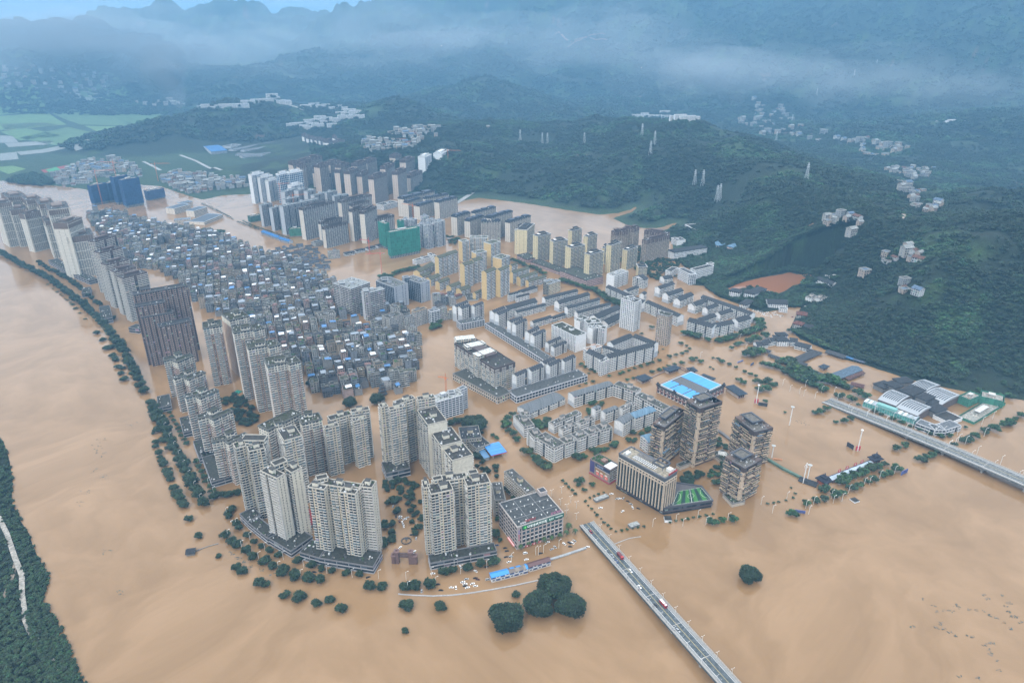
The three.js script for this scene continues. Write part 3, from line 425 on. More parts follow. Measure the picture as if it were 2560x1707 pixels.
function building(name, styleName, label, category, group, spec) {
  const st = ST[styleName], bl = parse(spec); let h0 = null, y0 = 0;
  const frames = bl.map((b) => { if (b.h === 'h=') b.h = 'h' + h0; const F = frameOf(b.z, b.L, b.F, b.R, b.h[0] === '+' ? 'h' + (h0 + +b.h.slice(1)) : b.h); h0 ??= F.h; return Object.assign(F, b, { h: F.h }); });
  const O = frames[0].o, far = frames[0].far, near = far < 900, o = new THREE.Group(); o.position.set(O[0], 0, O[1]);
  const S = { wall: new GB(), glass: new GB(), trim: new GB(), roof: new GB(), cap: new GB(), clut: new GB(), stair: new GB(), bs: [], units: far < 640 && styleName === 'cream' ? [] : null, balc() { return (this.bs[0] ??= new GB()); } };
  frames.forEach((B, i) => {
    if (B.W > 130 || B.D > 130 || B.h < 2.5 || B.W < 5.5 || B.D < 5.05) { if (dbg) console.log('check', name, label.slice(0, 50), i, 'W', B.W.toFixed(0), 'D', B.D.toFixed(0), 'h', B.h.toFixed(0), 'far', far.toFixed(0)); B.D = Math.max(B.D, 7); B.W = Math.max(B.W, 7); }
    if (dbg > 1) console.log(label.slice(0, 40), i, 'W', B.W.toFixed(0), 'D', B.D.toFixed(0), 'h', B.h.toFixed(0), 'far', far.toFixed(0), 'dir', (Math.atan2(-B.u[1], B.u[0]) * 57.3).toFixed(0));
    const f = new Fr([B.o[0] - O[0], B.o[1] - O[1]], B.u, B.w), q = B.st ? ST[B.st] : st; if (B.y) B.y0 = B.y;
    block(S, f, B, q, near); FOOT.push({ o: B.o, u: B.u, w: B.w, W: B.W, D: B.D, h: B.h });
  });
  for (const k of ['wall', 'glass', 'trim', 'roof', 'cap', 'clut', 'stair']) if (S[k].p.some((x) => !Number.isFinite(x))) console.log('NaN', k, label, frames.map((f) => [f.W, f.D, f.h].join('/')).join(' '));
  S.wall.mesh('wall', M.wall, o); S.glass.mesh('windows', M.glass, o, 'stuff'); S.trim.mesh('sills', M.plain, o, 'stuff'); S.roof.mesh('roof', M.roof, o); S.cap.mesh('parapet', M.wall, o); S.clut.mesh('roof_clutter', M.plain, o, 'stuff'); S.stair.mesh('stair_house', M.wall, o);
  for (const g of S.bs) g?.mesh('balconies', M.wall, o, 'stuff'); for (const q of S.units ?? []) o.add(q);
  top(o, name, label, category, group); o.userData.far = undefined; delete o.userData.far;
  const hb = frames[0].h, [px] = proj(O[0], hb, O[1]); BUILT.push({ o, px, far });
  return { o, frames, S };
}
// a family: every line is one building, counted from the left of the photograph
function family(name, style, labelOf, category, group, lines) {
  const list = lines.trim().split('\n').map((s) => s.trim()).filter(Boolean).map((s) => { const [spec, extra] = s.split('|'); return { spec: spec.trim(), extra: extra?.trim() }; });
  const xs = list.map((l) => { const b = parse(l.spec)[0]; return zp(b.z, ...b.F)[0]; }), order = xs.map((x, i) => i).sort((i, j) => xs[i] - xs[j]), rank = []; order.forEach((i, k) => (rank[i] = k));
  return list.map((l, i) => building(name, style, l.extra ?? labelOf(ord(rank[i]), rank[i], list.length), category, list.length > 1 ? group : undefined, l.spec));
}
seed = 4242;
// ---- cream towers at the river bend ----
const cream = (name, label, spec, st = 'cream') => building(name, st, label, 'apartment tower', 'cream apartment towers at the river bend', spec);
cream('apartment_tower', 'cream tower of stepped wings, leftmost of the cream group, behind the double-gabled one', 'B 1375,690 1420,762 1645,708 b1747; B 1185,640 1225,720 1375,672 +0; B 1300,600 1640,605 1840,520 +3 bare; B 1835,440 1935,605 2150,465 +0');
cream('apartment_tower', 'cream tower with two bare gable walls facing right, in front at the river bend', 'B 1590,1045 1830,1160 1920,1075 b2147 lf=C fr=D; B 1940,1005 2045,1075 2175,985 +0 lf=K fr=D; B 1700,935 1800,975 1985,900 +4 bare');
cream('apartment_tower', 'cream tower standing lowest in the picture above blue and orange shop signs', 'A 1230,225 1465,265 1515,205 b1265 lf=K fr=D; A 1700,300 1920,335 1995,240 +0 lf=K fr=D; A 1990,220 2170,240 2245,140 +0 lf=C fr=D; A 1290,160 1985,270 2080,190 +0; A d7 1360,125 1520,90 +4 bare');
cream('apartment_tower', 'cream tower of three projecting wings in the middle of the cream group', 'C 500,510 540,550 745,500 b1235; C 320,470 355,515 490,465 +0; C 930,400 960,440 1150,385 +0; C 480,390 620,425 935,335 +0; C 895,260 930,305 1190,265 +2');
cream('apartment_tower', 'cream tower with green planted roof corner, beside the white gridded office with pale roof', 'C 1475,235 1495,270 1720,215 b1170; C 1325,185 1365,235 1480,225 +0; C 1480,165 1600,190 1870,95 +0; C 1870,80 1910,125 2155,85 +0 ');
cream('apartment_tower', 'stepped cream slab whose roofs descend towards the viewer, beside the blue canopy', 'E 250,450 405,665 660,565 b1445 lf=K fr=B; E 450,760 600,975 880,860 h56 lf=K fr=B; E 600,985 765,1190 1060,1090 h51 lf=K fr=B');
cream('apartment_tower', 'pair of joined cream towers with roof gardens and blue shed, nearest right of the gate', 'D d15 925,510 1250,440 b1490; D d12 815,420 910,405 +0; D d15 1460,395 1795,330 +0; D d9 1020,330 1450,270 +0; D d6 965,310 1095,280 +4 bare; D d6 1490,215 1615,190 +4 bare');
// ---- lower flats and the mall below them ----
building('apartment_block', 'mid', 'seven-storey beige flats with a blue tarpaulin on the roof along the street', 'apartment block', undefined, 'F 235,0 570,320 705,275 h22');
building('apartment_block', 'mid', 'six-storey beige flats squeezed between the joined cream towers and the grey mall', 'apartment block', undefined, 'D 1815,340 1865,600 2010,570 h19 lf=C');
building('annex_building', 'mid', 'low dark annex with brown walls beside the large round tree and blue canopy', 'building', undefined, 'E 870,790 1120,1010 1280,900 h9 deck=slate; E 860,700 900,880 1170,760 h13 deck=slate');
// ---- podiums of shops round the tower feet ----
building('shop_podium', 'podium', 'dark curved podium with planted terrace under the double-gabled cream tower', 'podium', undefined, 'A 225,620 345,740 560,650 h7; A 340,740 640,985 800,900 h7; A 620,960 980,1170 1300,950 h7');
building('shop_podium', 'podium', 'podium of shops with red, orange and blue signs under the lowest cream tower', 'podium', undefined, 'A 1105,1185 1400,1270 1640,1100 h7.5; A 1390,1270 2185,1400 2345,1180 h7.5');
building('shop_podium', 'podium', 'podium of shops with white railing under the joined cream towers', 'podium', undefined, 'D 880,1400 915,1525 1890,1340 h7');
building('shop_podium', 'podium', 'dark brown podium with arched entrance under the planted-roof cream tower', 'podium', undefined, 'C 1290,1060 1440,1200 1790,1120 h9');
family('shop_podium', 'podium', (n, i, k) => `slate-roofed shop strip at the feet of the brown towers, ${n} from left`, 'podium', 'slate-roofed shop strips along the river road', `
Z0`.replace('Z0', `P d15 250,1210 w34@-62 h7
P d15 400,1560 w40@-60 h7
B d18 600,610 w42@-58 h7
B d20 700,760 w70@-58 h7`));
// ---- brown towers with white upper floors ----
const brownL = (s) => `${s}`;
family('apartment_tower', 'brown', (n) => `pink-brown twin-winged tower with white top, ${n} from left along the river road`, 'apartment tower', 'brown towers with white tops', `
P 150,675 165,720 340,690 b1250; P 345,695 365,740 605,640 +0; P 305,600 340,630 440,605 +4 bare roof=flat
P 305,955 325,985 505,930 b1480; P 505,955 530,995 780,890 +0; P 455,870 500,890 605,850 +4 bare roof=flat
P 465,1220 490,1260 680,1210 h58; P 680,1230 700,1270 970,1150 +0; P 640,1130 700,1160 790,1120 +4 bare roof=flat
B 650,230 670,275 875,230 b850; B 875,240 890,290 1180,165 +0; B 835,140 880,180 985,120 +4 bare roof=flat
B 855,570 880,620 1090,580 b1230; B 1100,600 1115,640 1400,510 +0; B 1045,470 1090,510 1205,470 +4 bare roof=flat`);
family('apartment_tower', 'brown', (n) => `tall pink-brown tower with white top floors, ${n} from left of the inner row`, 'apartment tower', 'tall brown towers with white tops', `
P 690,165 745,245 1020,205 b1090; P 805,120 820,160 915,150 +4 bare roof=flat
P 1010,30 1135,130 1430,70 h86 lf=D; P 1180,-10 1200,20 1300,10 +4 bare roof=flat
P 1160,215 1195,310 1480,270 b1300; P 1400,210 1490,275 1615,215 +0; P 1290,190 1300,235 1430,215 +4 bare roof=flat
P 1370,440 1410,545 1700,525 b1480; P 1640,440 1715,520 1840,440 +0; P 1500,420 1510,465 1650,450 +4 bare roof=flat
P 1640,680 1690,800 1990,775 b1720; P 1930,690 2010,770 2140,690 +0; P 1780,655 1790,700 1940,690 +4 bare roof=flat
B 1620,350 1700,450 2190,200 h66; B 1780,300 1800,350 1895,320 +4 bare roof=flat
C 180,370 200,470 495,400 h66; C 215,290 230,330 350,315 +4 bare roof=flat`);
// ---- tall dark brown slabs with grey mansard bands ----
building('apartment_tower', 'slab', 'tall dark brown slab with grey roof bands, hindmost of the stepped riverside pair', 'apartment tower', 'dark brown stepped slabs', 'Q d15 190,520 985,380 h104; Q d13 215,690 650,620 h92; Q 280,400 290,440 440,425 +3 bare roof=flat');
building('apartment_tower', 'slab', 'dark brown slab with grey roof bands, front one of the stepped pair by the river', 'apartment tower', 'dark brown stepped slabs', 'Q d15 310,850 765,775 b1563; Q d15 570,990 1040,895 +-12');
// ---- striped cream towers upstream ----
family('apartment_tower', 'stripe', (n) => `cream and dark striped brown-crowned tower, ${n} from left at the left edge`, 'apartment tower', 'striped towers at the left edge', `
R 110,680 130,745 370,690 b1280
R 310,780 340,800 600,745 b1355
R 600,830 640,905 880,850 b1450
R 920,870 970,930 1190,840 h112
R 940,1050 980,1145 1350,1060 b1735
R -150,600 -60,650 120,590 h100
R 0,490 100,560 345,500 h100
R 300,540 370,600 590,555 h100
R 500,580 560,665 780,615 h100
R 650,640 690,740 1000,680 h108`);
family('apartment_tower', 'curvy', (n) => `dark brown-crowned tower ringed by white balcony edges, ${n} from left of five`, 'apartment tower', 'white-ringed dark towers', `
R d17 1380,1200 1700,1110 h100
S d17 1450,190 1780,110 h92
S d17 1545,365 1880,285 b1000
S d17 1665,470 1990,400 b1100
S d17 1785,560 2150,470 b1200`);
building('podium', 'podium', 'grey podium with blue-glazed rim under the striped towers upstream', 'podium', undefined, 'S d16 1060,500 1300,600 h8; S d18 700,300 950,450 h8');
family('shop_podium', 'podium', (n) => `slate-roofed podium by the river trees under the white-ringed towers, ${n} from left`, 'podium', 'slate podiums under the ringed towers', `
S d14 1330,690 w36@-62 h7
S d16 1600,960 w70@-58 h8
S d16 1880,1290 w20@-15 h8`);
// ---- grey slab offices and the blue-grey pair in the old town ----
building('office_building', 'office', 'grey balconied slab with pale roof rim, left of the pair in the old town', 'office building', undefined, 'e 1070,640 1330,720 1660,640 b1110 lf=R fr=R; e 1140,600 1160,640 1235,615 +4 bare');
building('office_building', 'office', 'grey balconied slab with a white end wall, right of the pair in the old town', 'office building', undefined, 'e 1460,765 1545,790 1825,720 b1190 lf=D fr=R; e 1500,715 1520,755 1590,740 +4 bare');
building('office_building', 'bluff', 'blue-grey office slab with dark window wall and flat grey roof, left of two alike', 'office building', 'blue-grey office slabs', 'e 1700,600 1965,700 2140,630 b1010 lf=N fr=T; e 1770,550 1790,590 1880,570 +3 bare');
building('office_building', 'bluff', 'blue-grey office slab with dark window wall and corner towers, right of two alike', 'office building', 'blue-grey office slabs', 'f 60,560 300,640 440,600 b925 lf=N fr=T; f 30,535 60,560 140,545 +4 bare');
building('apartment_block', 'town', 'rounded brown and tan eight-floor block beside the flooded old town street', 'apartment block', undefined, 'e 1765,1130 1900,1160 2095,1090 b1385 lf=C; e 1900,960 1960,1010 2090,1030 +4');
building('apartment_block', 'town', 'pale grey block with punched windows and a white roof shed in the old town', 'apartment block', undefined, 'e 820,1075 870,1130 1110,1090 b1270; e 650,1160 700,1190 830,1160 +-6');
building('hall', 'steel', 'blue-grey glazed block with blue roof sheet beside the tan flats in the old town', 'building', undefined, 'f 400,1030 455,1060 580,1030 b1240 lf=G fr=G');
family('apartment_block', 'town', (n) => `tan and white old flats along the old town edge, ${n} from left`, 'apartment block', 'old flats at the edge of the old town', `
f 20,1130 60,1160 210,1120 b1320 roof=flat
f 165,1040 215,1060 395,1000 b1280 cap=tan
f 560,1000 580,1020 690,990 b1200 
f 690,1060 700,1075 785,1060 b1170 deck=yellow
f 50,1270 90,1290 250,1260 b1390`);
// ---- gridded white office by the junction, and long dark-capped block ----
building('office_building', 'steel', 'white gridded office with pale stained roof at the street junction', 'office building', undefined, 'E 500,230 540,330 920,220 b600 fr=G lf=G deck=lgrey; E 700,160 720,200 800,180 +3 bare; E 870,110 890,150 980,110 +3 bare');
building('apartment_tower', 'cream', 'long cream block with black crown and white stepped roof terraces above a tan podium', 'apartment block', undefined, 'i 215,640 800,1010 1070,900 h36 fr=K lf=K roof=crown; i d14 560,830 830,740 +5 bare roof=none deck=white; i d14 400,700 680,640 +5 bare roof=none deck=white; i d14 240,590 520,560 +5 bare roof=none deck=white');
building('shop_podium', 'shop', 'tan podium with square windows and red and blue signs under the long black-crowned block', 'podium', undefined, 'i 185,1085 845,1440 1110,1380 h9; i 165,540 520,640 900,870 h8 deck=moss');
building('shop_podium', 'strip', 'long grey shop strip under the white gabled flats, running to the lower street', 'podium', undefined, 'i d22 1125,1430 2165,1110 h8.5');
building('shop_podium', 'strip', 'long grey shop strip with posts along the inner canal street under the twin gabled flats', 'podium', undefined, 'i d16 660,345 1530,890 h8');
building('shop_podium', 'strip', 'white and grey shop podium at the old town corner under a gabled trio', 'podium', undefined, 'f 780,1200 895,1240 1240,1170 b1325');
// ---- white gabled twin flats ----
family('apartment_block', 'twin', (n) => `white-gabled twin flats with dark pitched roofs by the shop strips, ${n} from left`, 'apartment block', 'white-gabled twin flats', `
f 860,980 905,1005 1035,965 b1230; f 780,960 822,978 1000,905 +0; f 1045,960 1090,975 1225,920 +0
i 815,190 860,215 1015,150 b440; i 745,155 790,180 960,115 +0
i 1070,340 1112,362 1275,290 b597; i 995,300 1037,322 1215,258 +0
i 1340,500 1383,525 1550,450 b757; i 1258,460 1310,482 1460,410 +0
i 1635,672 1677,692 1860,620 b832; i 1545,620 1597,637 1780,560 +0
i 1560,940 1615,967 1780,890 b1220; i 1470,900 1530,930 1700,870 +0
i 1780,870 1830,902 1990,830 b1160
i 1075,1080 1120,1112 1280,1040 b1370
i 1285,1000 1345,1042 1520,970 b1312`);
// ---- white villas with grey roofs ----
family('row_house', 'villa', (n) => `white flats under a grey pitched roof, ${n} from left in the middle quarter`, 'apartment block', 'white rows with grey pitched roofs in the middle quarter', `
i 950,90 1000,140 1430,20 h17
i 1045,170 1130,180 1555,70 b265
i 1325,320 1400,340 1640,255 b400; i 1640,255 1660,265 1840,205 h=
g 25,840 80,862 560,745 b980
g 220,900 285,932 735,800 b1060
g 365,980 412,1002 885,870 b1142
g 510,1050 556,1072 1045,935 b1190
g 750,1110 850,1152 1190,1000 h17
g 915,1180 1000,1232 1220,1122 b1290
f 1910,1190 1960,1210 2230,1130 b1290`);
building('apartment_block', 'white', 'big white slab of eight floors with a weedy flat roof and a bare end wall', 'apartment block', undefined, 'i 1640,370 1995,540 2130,480 b772 lf=W fr=B deck=moss');
building('apartment_block', 'white', 'white block with dark balconies and a bare white end wall beside the weedy-roofed slab', 'apartment block', undefined, 'g 830,1290 950,1312 1010,1280 b1540 lf=C fr=B deck=moss; g 715,1280 770,1302 830,1260 +0 lf=B fr=C deck=moss; g 515,1170 590,1200 720,1140 +-6 lf=B deck=moss; g 640,1180 700,1230 900,1210 +0 fr=C deck=moss');
family('row_house', 'villa', (n) => `white flats with curved balconies, ${n} from left behind the tall white tower`, 'apartment block', 'white flats with grey roofs in the eastern quarter', `
g 1370,540 1530,582 1640,572 b712 lf=C
g 1760,540 1830,572 1955,552 b655 lf=B
g 1690,690 1762,712 1980,640 b842
g 1815,780 1890,812 2110,740 b932
g 1980,860 2062,892 2260,800 b1002
g 2195,930 2290,962 2400,925 b1082
g d13 970,690 1500,925 h17 fr=C
g d13 1550,915 2030,1125 h17 fr=C
g 1240,730 1290,750 1450,690 h15
g 1480,780 1530,800 1570,770 h15
h 135,640 215,672 400,600 b785
h 330,700 412,722 590,660 b832
h 500,780 600,802 850,720 b905
h d12 310,545 740,690 h17 fr=C
h d12 740,690 1040,800 h17 fr=C
h d15 115,895 480,992 b1060 fr=C
h d15 480,992 800,930 b1138 fr=C
h 755,870 862,907 1050,850 b1052
h 240,860 300,900 540,820 h16`);
building('apartment_tower', 'white', 'tall white tower of fifteen floors with small square windows beside the brown tower', 'apartment tower', undefined, 'g 1200,862 1392,922 1540,900 b1345 lf=W fr=C; g 1290,830 1320,860 1400,850 +4 bare');
building('apartment_tower', 'coffee', 'tall plain brown tower with rows of square windows standing alone in the flooded square', 'apartment tower', undefined, 'g 1725,1082 1900,1122 2035,1100 b1562 lf=W fr=W roof=flat cap=grey deck=moss');
building('apartment_block', 'white', 'white eight-storey block with rounded balconies at the podium corner of the gold towers', 'apartment block', undefined, 'g 1020,490 1092,532 1295,460 b715 lf=B fr=C deck=grey');
building('apartment_block', 'villa', 'ring of white flats with grey pitched roofs round a courtyard, left of the brown tower', 'apartment block', undefined, 'q d13 370,425 880,290 b585 fr=C; q d13 115,360 290,440 h= fr=C; q 270,455 285,475 370,445 +-1 lf=W fr=W roof=flat; q d12 420,275 640,185 +0 fr=W; q d12 640,185 870,275 +0 fr=W; q 420,330 430,372 490,345 +0; q 280,280 300,300 430,340 +0');
building('apartment_block', 'white', 'low white block with brown flat roofs beside the courtyard ring', 'building', undefined, 'q 60,325 130,345 290,300 b470 deck=brown');
// ---- grey-roofed white quarter ----
building('apartment_block', 'vault', 'white balconied flats under a curved slate roof at the corner of the round tree clump', 'apartment block', undefined, 'G 290,500 430,610 950,390 b690');
building('apartment_block', 'capsule', 'white stepped flats with blue sheet on the roof at the street corner by dense trees', 'apartment block', undefined, 'G 200,645 350,812 505,780 b962; G 240,590 300,640 430,640 +0');
building('apartment_block', 'vault', 'white flats with blue and grey roof sheds and a bare white end wall', 'apartment block', undefined, 'G 990,310 1090,362 1660,190 b522; G d13 1670,190 2000,300 h= fr=C roof=flat st=capsule');
building('apartment_block', 'capsule', 'white flats in two offset halves round a dark tree court', 'apartment block', undefined, 'G 840,830 920,852 1130,770 b975; G 715,745 790,782 1190,600 +0; G 1100,740 1180,757 1390,680 +0');
building('apartment_block', 'vault', 'white flats with curved grey roofs and bare gables, one behind the other', 'apartment block', undefined, 'G 1460,580 1545,602 1735,530 b762; G 1335,530 1400,552 1480,520 +0; G 1730,530 1800,542 1975,460 +0 roof=flat st=capsule');
building('apartment_block', 'vault', 'white flats with a large grey curved roof, blue and rust sheds, near the terraced towers', 'apartment block', undefined, 'G 1690,710 1810,762 1980,660 b952; G d13 1990,680 2290,570 h= fr=C deck=mblue');
building('apartment_block', 'capsule', 'zigzag-fronted grey-white flats in five bays above the corner shops with a yellow sign', 'apartment block', undefined, 'G 510,960 800,1130 960,1050 b1330 fr=C lf=C; G 405,860 510,985 660,960 +0 lf=C; G d13 960,1060 1130,1000 +0 fr=C; G d13 1140,990 1300,930 +0 fr=C; G d13 1310,925 1470,870 +0 fr=C; G d13 1480,865 1650,815 +0 fr=C');
building('apartment_block', 'capsule', 'long white flats with cluttered roofs along the far side of the white quarter', 'apartment block', undefined, 'G d13 1985,345 2400,560 h19 fr=C');
building('house', 'vault', 'pale four-storey house with a blue sheet roof beside the terraced towers', 'house', undefined, 'H 890,235 1010,330 1110,270 b500 lf=W fr=W deck=mblue');
// ---- yellow gabled estate ----
family('apartment_tower', 'yellow', (n) => `tall yellow-gabled tower with white balconies, ${n} from left of four`, 'apartment tower', 'tall yellow-gabled towers', `
f 508,245 565,262 720,215 b560; f d14 710,215 850,175 h=
f 885,345 945,370 1085,330 b702; f d14 1085,310 1215,275 h=
f 1210,455 1270,480 1415,425 b882
f 1415,430 1472,452 1605,388 b842`);
family('apartment_block', 'yellow', (n) => `low yellow-gabled flats with grey roofs, ${n} from left of the estate`, 'apartment block', 'low yellow-gabled flats', `
f 210,450 290,472 510,352 b570
f 265,520 330,537 460,482 b605
f 395,550 450,582 595,522 b682
f 525,605 580,627 730,572 b742
f 695,665 750,692 895,637 b792
f 840,710 900,742 1040,692 b825
f 1620,460 1660,482 1900,412 b640
f 1720,540 1770,562 2020,482 b682
f 1845,590 1890,607 2150,532 b702
f 1610,360 1640,372 1725,340 h16
f 1070,770 1110,782 1210,735 b880`);
building('apartment_tower', 'yellow', 'curved yellow tower with white upper floors, tallest of the yellow estate', 'apartment tower', undefined, 'X 1465,880 1500,908 1600,890 b1200 lf=B fr=K roof=flat; X d16 1610,845 1870,850 +3 roof=flat fr=K; X 1860,900 1922,942 2065,905 b1275 lf=B fr=K roof=flat');
family('apartment_tower', 'yellow', (n) => `flat-roofed yellow tower before the curved one, ${n} from left of two`, 'apartment tower', 'flat-roofed yellow towers', `
X 1600,1060 1705,1082 1862,1050 h40 roof=flat
X 1955,1130 2080,1162 2205,1115 h30 roof=flat`);
building('office_building', 'beige', 'beige block with square windows at the foot of the gold tower podium', 'office building', undefined, 'g 50,642 132,655 300,595 b815; g 60,600 90,615 180,580 +4 bare');
building('hall', 'white', 'low white and pink school buildings with grey roofs in the yellow estate', 'building', undefined, 'f 1570,790 1605,800 1760,760 b910 roof=gable deck=slate; f 1690,830 1720,840 1900,790 b915 roof=gable deck=slate; f 1750,740 1800,760 2020,690 b825 roof=hip deck=slate');
building('hall', 'white', 'white hall with blue roof lettering board behind the yellow tower', 'building', undefined, 'f 370,150 400,200 520,260 h14; f 190,290 235,310 455,250 b370 fr=W deck=dgrey');
building('house', 'town', 'white and pink old houses with a roof garden below the yellow flats', 'house', undefined, 'f 640,790 680,810 770,785 b880 roof=hip deck=rust; f 765,820 800,835 910,800 b880 roof=hip deck=rust; f 945,790 985,890 1110,800 b900');
// ---- gold towers and their arcade ----
family('apartment_tower', 'gold', (n) => `gold and grey tower with tiled roof lantern, ${n} from left of the row`, 'apartment tower', 'gold and grey towers', `
Y 805,800 850,827 1040,785 b1212
Y 1030,880 1077,907 1290,880 b1287
Y 1280,965 1337,997 1545,950 b1372
Y 1555,1070 1612,1097 1815,1045 b1487
Y 1310,730 1352,747 1500,712 h52
Y 1535,815 1582,832 1725,790 h52
Y 1880,940 1932,962 2075,905 b1372
Y 2115,1010 2167,1032 2320,975 b1322`);
building('apartment_tower', 'gold', 'darkest gold tower with fluted brown corners, leftmost and tallest of the gold row', 'apartment tower', undefined, 'Y 545,720 600,752 700,725 b1105; Y 640,640 690,735 800,640 +4; Y 545,700 560,720 640,660 +0');
building('shop_podium', 'arcade', 'long pink arcade podium with dark roof terrace under the gold towers', 'podium', undefined, 'Y d24 740,1195 1165,1345 h7; g 300,450 690,600 990,560 b700 fr=G; Y 540,1100 690,1170 830,1130 h8');
building('apartment_block', 'gold', 'lower gold block of eight floors with grey hipped roof behind the gold towers', 'apartment block', undefined, 'g 1420,350 1450,400 1560,370 h26; Y 1800,990 1830,1000 1880,960 h36');
// ---- coffee-brown towers by the lake end ----
building('apartment_tower', 'coffee', 'brown-crowned beige tower with stepped wings at the end of the lake', 'apartment tower', 'coffee-crowned towers by the lake', 'a 205,740 225,765 320,745 h56; a d14 320,760 415,745 +0; a d14 415,720 475,700 +2; a 460,690 490,720 580,685 +4');
building('apartment_tower', 'coffee', 'long beige slab with brown crown facing right, in front of the white colonnade block', 'apartment tower', 'coffee-crowned towers by the lake', 'a 628,875 680,892 1028,812 b1215; a d14 655,740 990,790 h= ');
// ---- black-capped cream slabs by the lake ----
family('apartment_tower', 'cap', (n) => `cream slab with black roof caps between lake and green-netted block, ${n} from left`, 'apartment tower', 'black-capped cream slabs by the lake', `
X 565,250 640,268 1085,160 b545
X 650,310 702,322 890,262 b560
X 820,350 870,372 1080,312 b585
X d12 960,265 1300,205 h48
X 1105,300 1160,317 1430,252 b582
X 1365,510 1420,532 1620,472 b822
X 1560,570 1612,592 1820,522 b852
X 1640,460 1690,472 1995,392 h50
X 1885,530 1922,547 2240,452 h56
Y 380,595 442,612 745,522 b915
Y d12 18,605 300,598 b890 fr=P
X d12 1880,545 2160,470 h46`);
// ---- grey-blue cluster and green-netted tower ----
building('apartment_tower', 'steel', 'grey-blue cluster of slim towers with white roof slabs, right of the green-netted tower', 'apartment tower', undefined, 'X 945,650 992,667 1085,640 b1012; X 850,645 868,657 945,635 +0; X 1100,600 1137,622 1240,592 +3; X d12 930,545 1010,530 +2; X d12 735,592 830,572 +0; X d12 640,592 715,572 +0; X d12 1000,600 1120,580 +0');
// ---- dark gridded slabs ----
family('apartment_tower', 'grid', (n) => `gridded dark-crowned slab with pale end wall, ${n} from left by the square`, 'apartment tower', 'gridded slabs beside the flooded square', `
W 876,400 915,417 1385,315 b885
W 1155,610 1178,622 1500,550 h50
W 1205,690 1242,702 1580,618 b1005
W 1600,430 1640,442 1830,395 b902; W d12 1820,470 2000,385 h=
W 1920,565 1957,582 2260,512 b862
U 1435,1180 1482,1192 1930,1095 h60
U d12 1640,1240 1900,1190 h50`);
building('office_building', 'white', 'grey-white building with big framed windows between the gridded slabs', 'building', undefined, 'W 2062,338 2102,372 2310,318 b445 fr=G lf=W');
// ---- under construction ----
family('apartment_tower', 'raw', (n) => `bare grey unfinished tower with floor edges showing, ${n} from left by the blue-roofed barracks`, 'apartment tower', 'unfinished grey towers', `
T 1465,655 1482,665 1640,632 b982
T 1620,700 1640,712 1790,672 b1042
T d13 1800,685 1985,640 h70
T d13 1990,645 2330,565 h68
U d13 660,1170 870,1130 h58
U d13 985,1050 1100,1020 h62
U d13 1085,1110 1290,1060 h60
U d13 1270,1070 1420,1040 h62
U d13 650,1060 840,1000 h60
U d13 1380,1120 1590,1090 h56
U d13 850,1040 960,1000 h60`);
// ---- white and blue towers ----
family('apartment_tower', 'ice', (n) => `white-edged blue glass tower, ${n} from left of three beyond the flooded square`, 'apartment tower', 'white-edged blue glass towers', `
U 140,795 158,805 340,765 b1232
U 262,835 280,848 470,802 b1217
U 388,880 405,892 560,852 b1205`);
building('apartment_tower', 'icegrid', 'broad blue glass tower with a white frame grid, behind the white-edged glass towers', 'apartment tower', undefined, 'U 545,785 565,795 720,760 h84; U d14 715,775 910,738 h=');
building('apartment_tower', 'ice', 'white-framed blue glass block with a pale roof in front of the framed glass tower', 'apartment tower', undefined, 'U d13 745,965 910,925 h58');
// ---- far brown towers ----
family('apartment_tower', 'far', (n) => `brown pale-ended tower with dark crown, ${n} from left in the far cluster`, 'apartment tower', 'brown towers of the far cluster', `
U 700,610 770,628 800,612 h84
U 820,640 870,662 960,650 h88
U 945,665 985,692 1130,660 b962
U 1125,720 1165,747 1270,715 b1002
U 1275,770 1312,792 1420,757 b1022
U 1420,720 1455,737 1560,700 b1082
U 1565,730 1605,752 1730,705 b1112
U 1735,775 1780,792 1890,742 b1087
U 1905,815 1955,830 2150,768 b1240
V 900,670 952,682 1090,632 h88
V 1085,745 1130,762 1262,706 b1165
V 1260,795 1322,812 1500,738 b1066
U 830,585 880,602 1040,572 h84
U 1000,530 1030,552 1200,522 h84
U 1130,640 1160,662 1290,640 h84
U 1290,600 1320,622 1480,592 h84
U 1440,640 1470,660 1600,625 h86
U 1680,620 1710,642 1850,600 h86
U 1830,570 1860,592 2000,560 h84
V 1035,510 1102,522 1192,500 h82
V 1200,570 1252,587 1390,535 h84`);
family('apartment_tower', 'ice', (n) => `pale and blue glass tower below the middle hill, ${n} from left of three`, 'apartment tower', 'pale and blue towers below the hill', `
V 1465,525 1537,540 1632,500 b942
V 1700,470 1782,492 1890,435 b882
V 1910,500 1985,520 2080,470 b832`);
family('apartment_tower', 'fwhite', (n) => `far white-ended tower with brown crown, ${n} from left beyond the brown cluster`, 'apartment tower', 'far white-ended towers', `
U 900,205 936,217 985,210 b420
U 962,235 1000,247 1045,240 b442
U 1020,245 1052,257 1100,250 b452
U 1085,260 1118,272 1160,265 b462
U 1138,262 1172,274 1220,268 b470
U 1208,285 1242,297 1270,290 b482
U 1255,290 1292,302 1390,280 b497
U 1403,292 1442,307 1530,285 b532
U 1528,340 1560,352 1585,345 b552
U 1580,345 1612,357 1690,330 b560
U 1690,340 1725,350 1775,335 b532
U 1350,230 1390,240 1410,235 h70`);
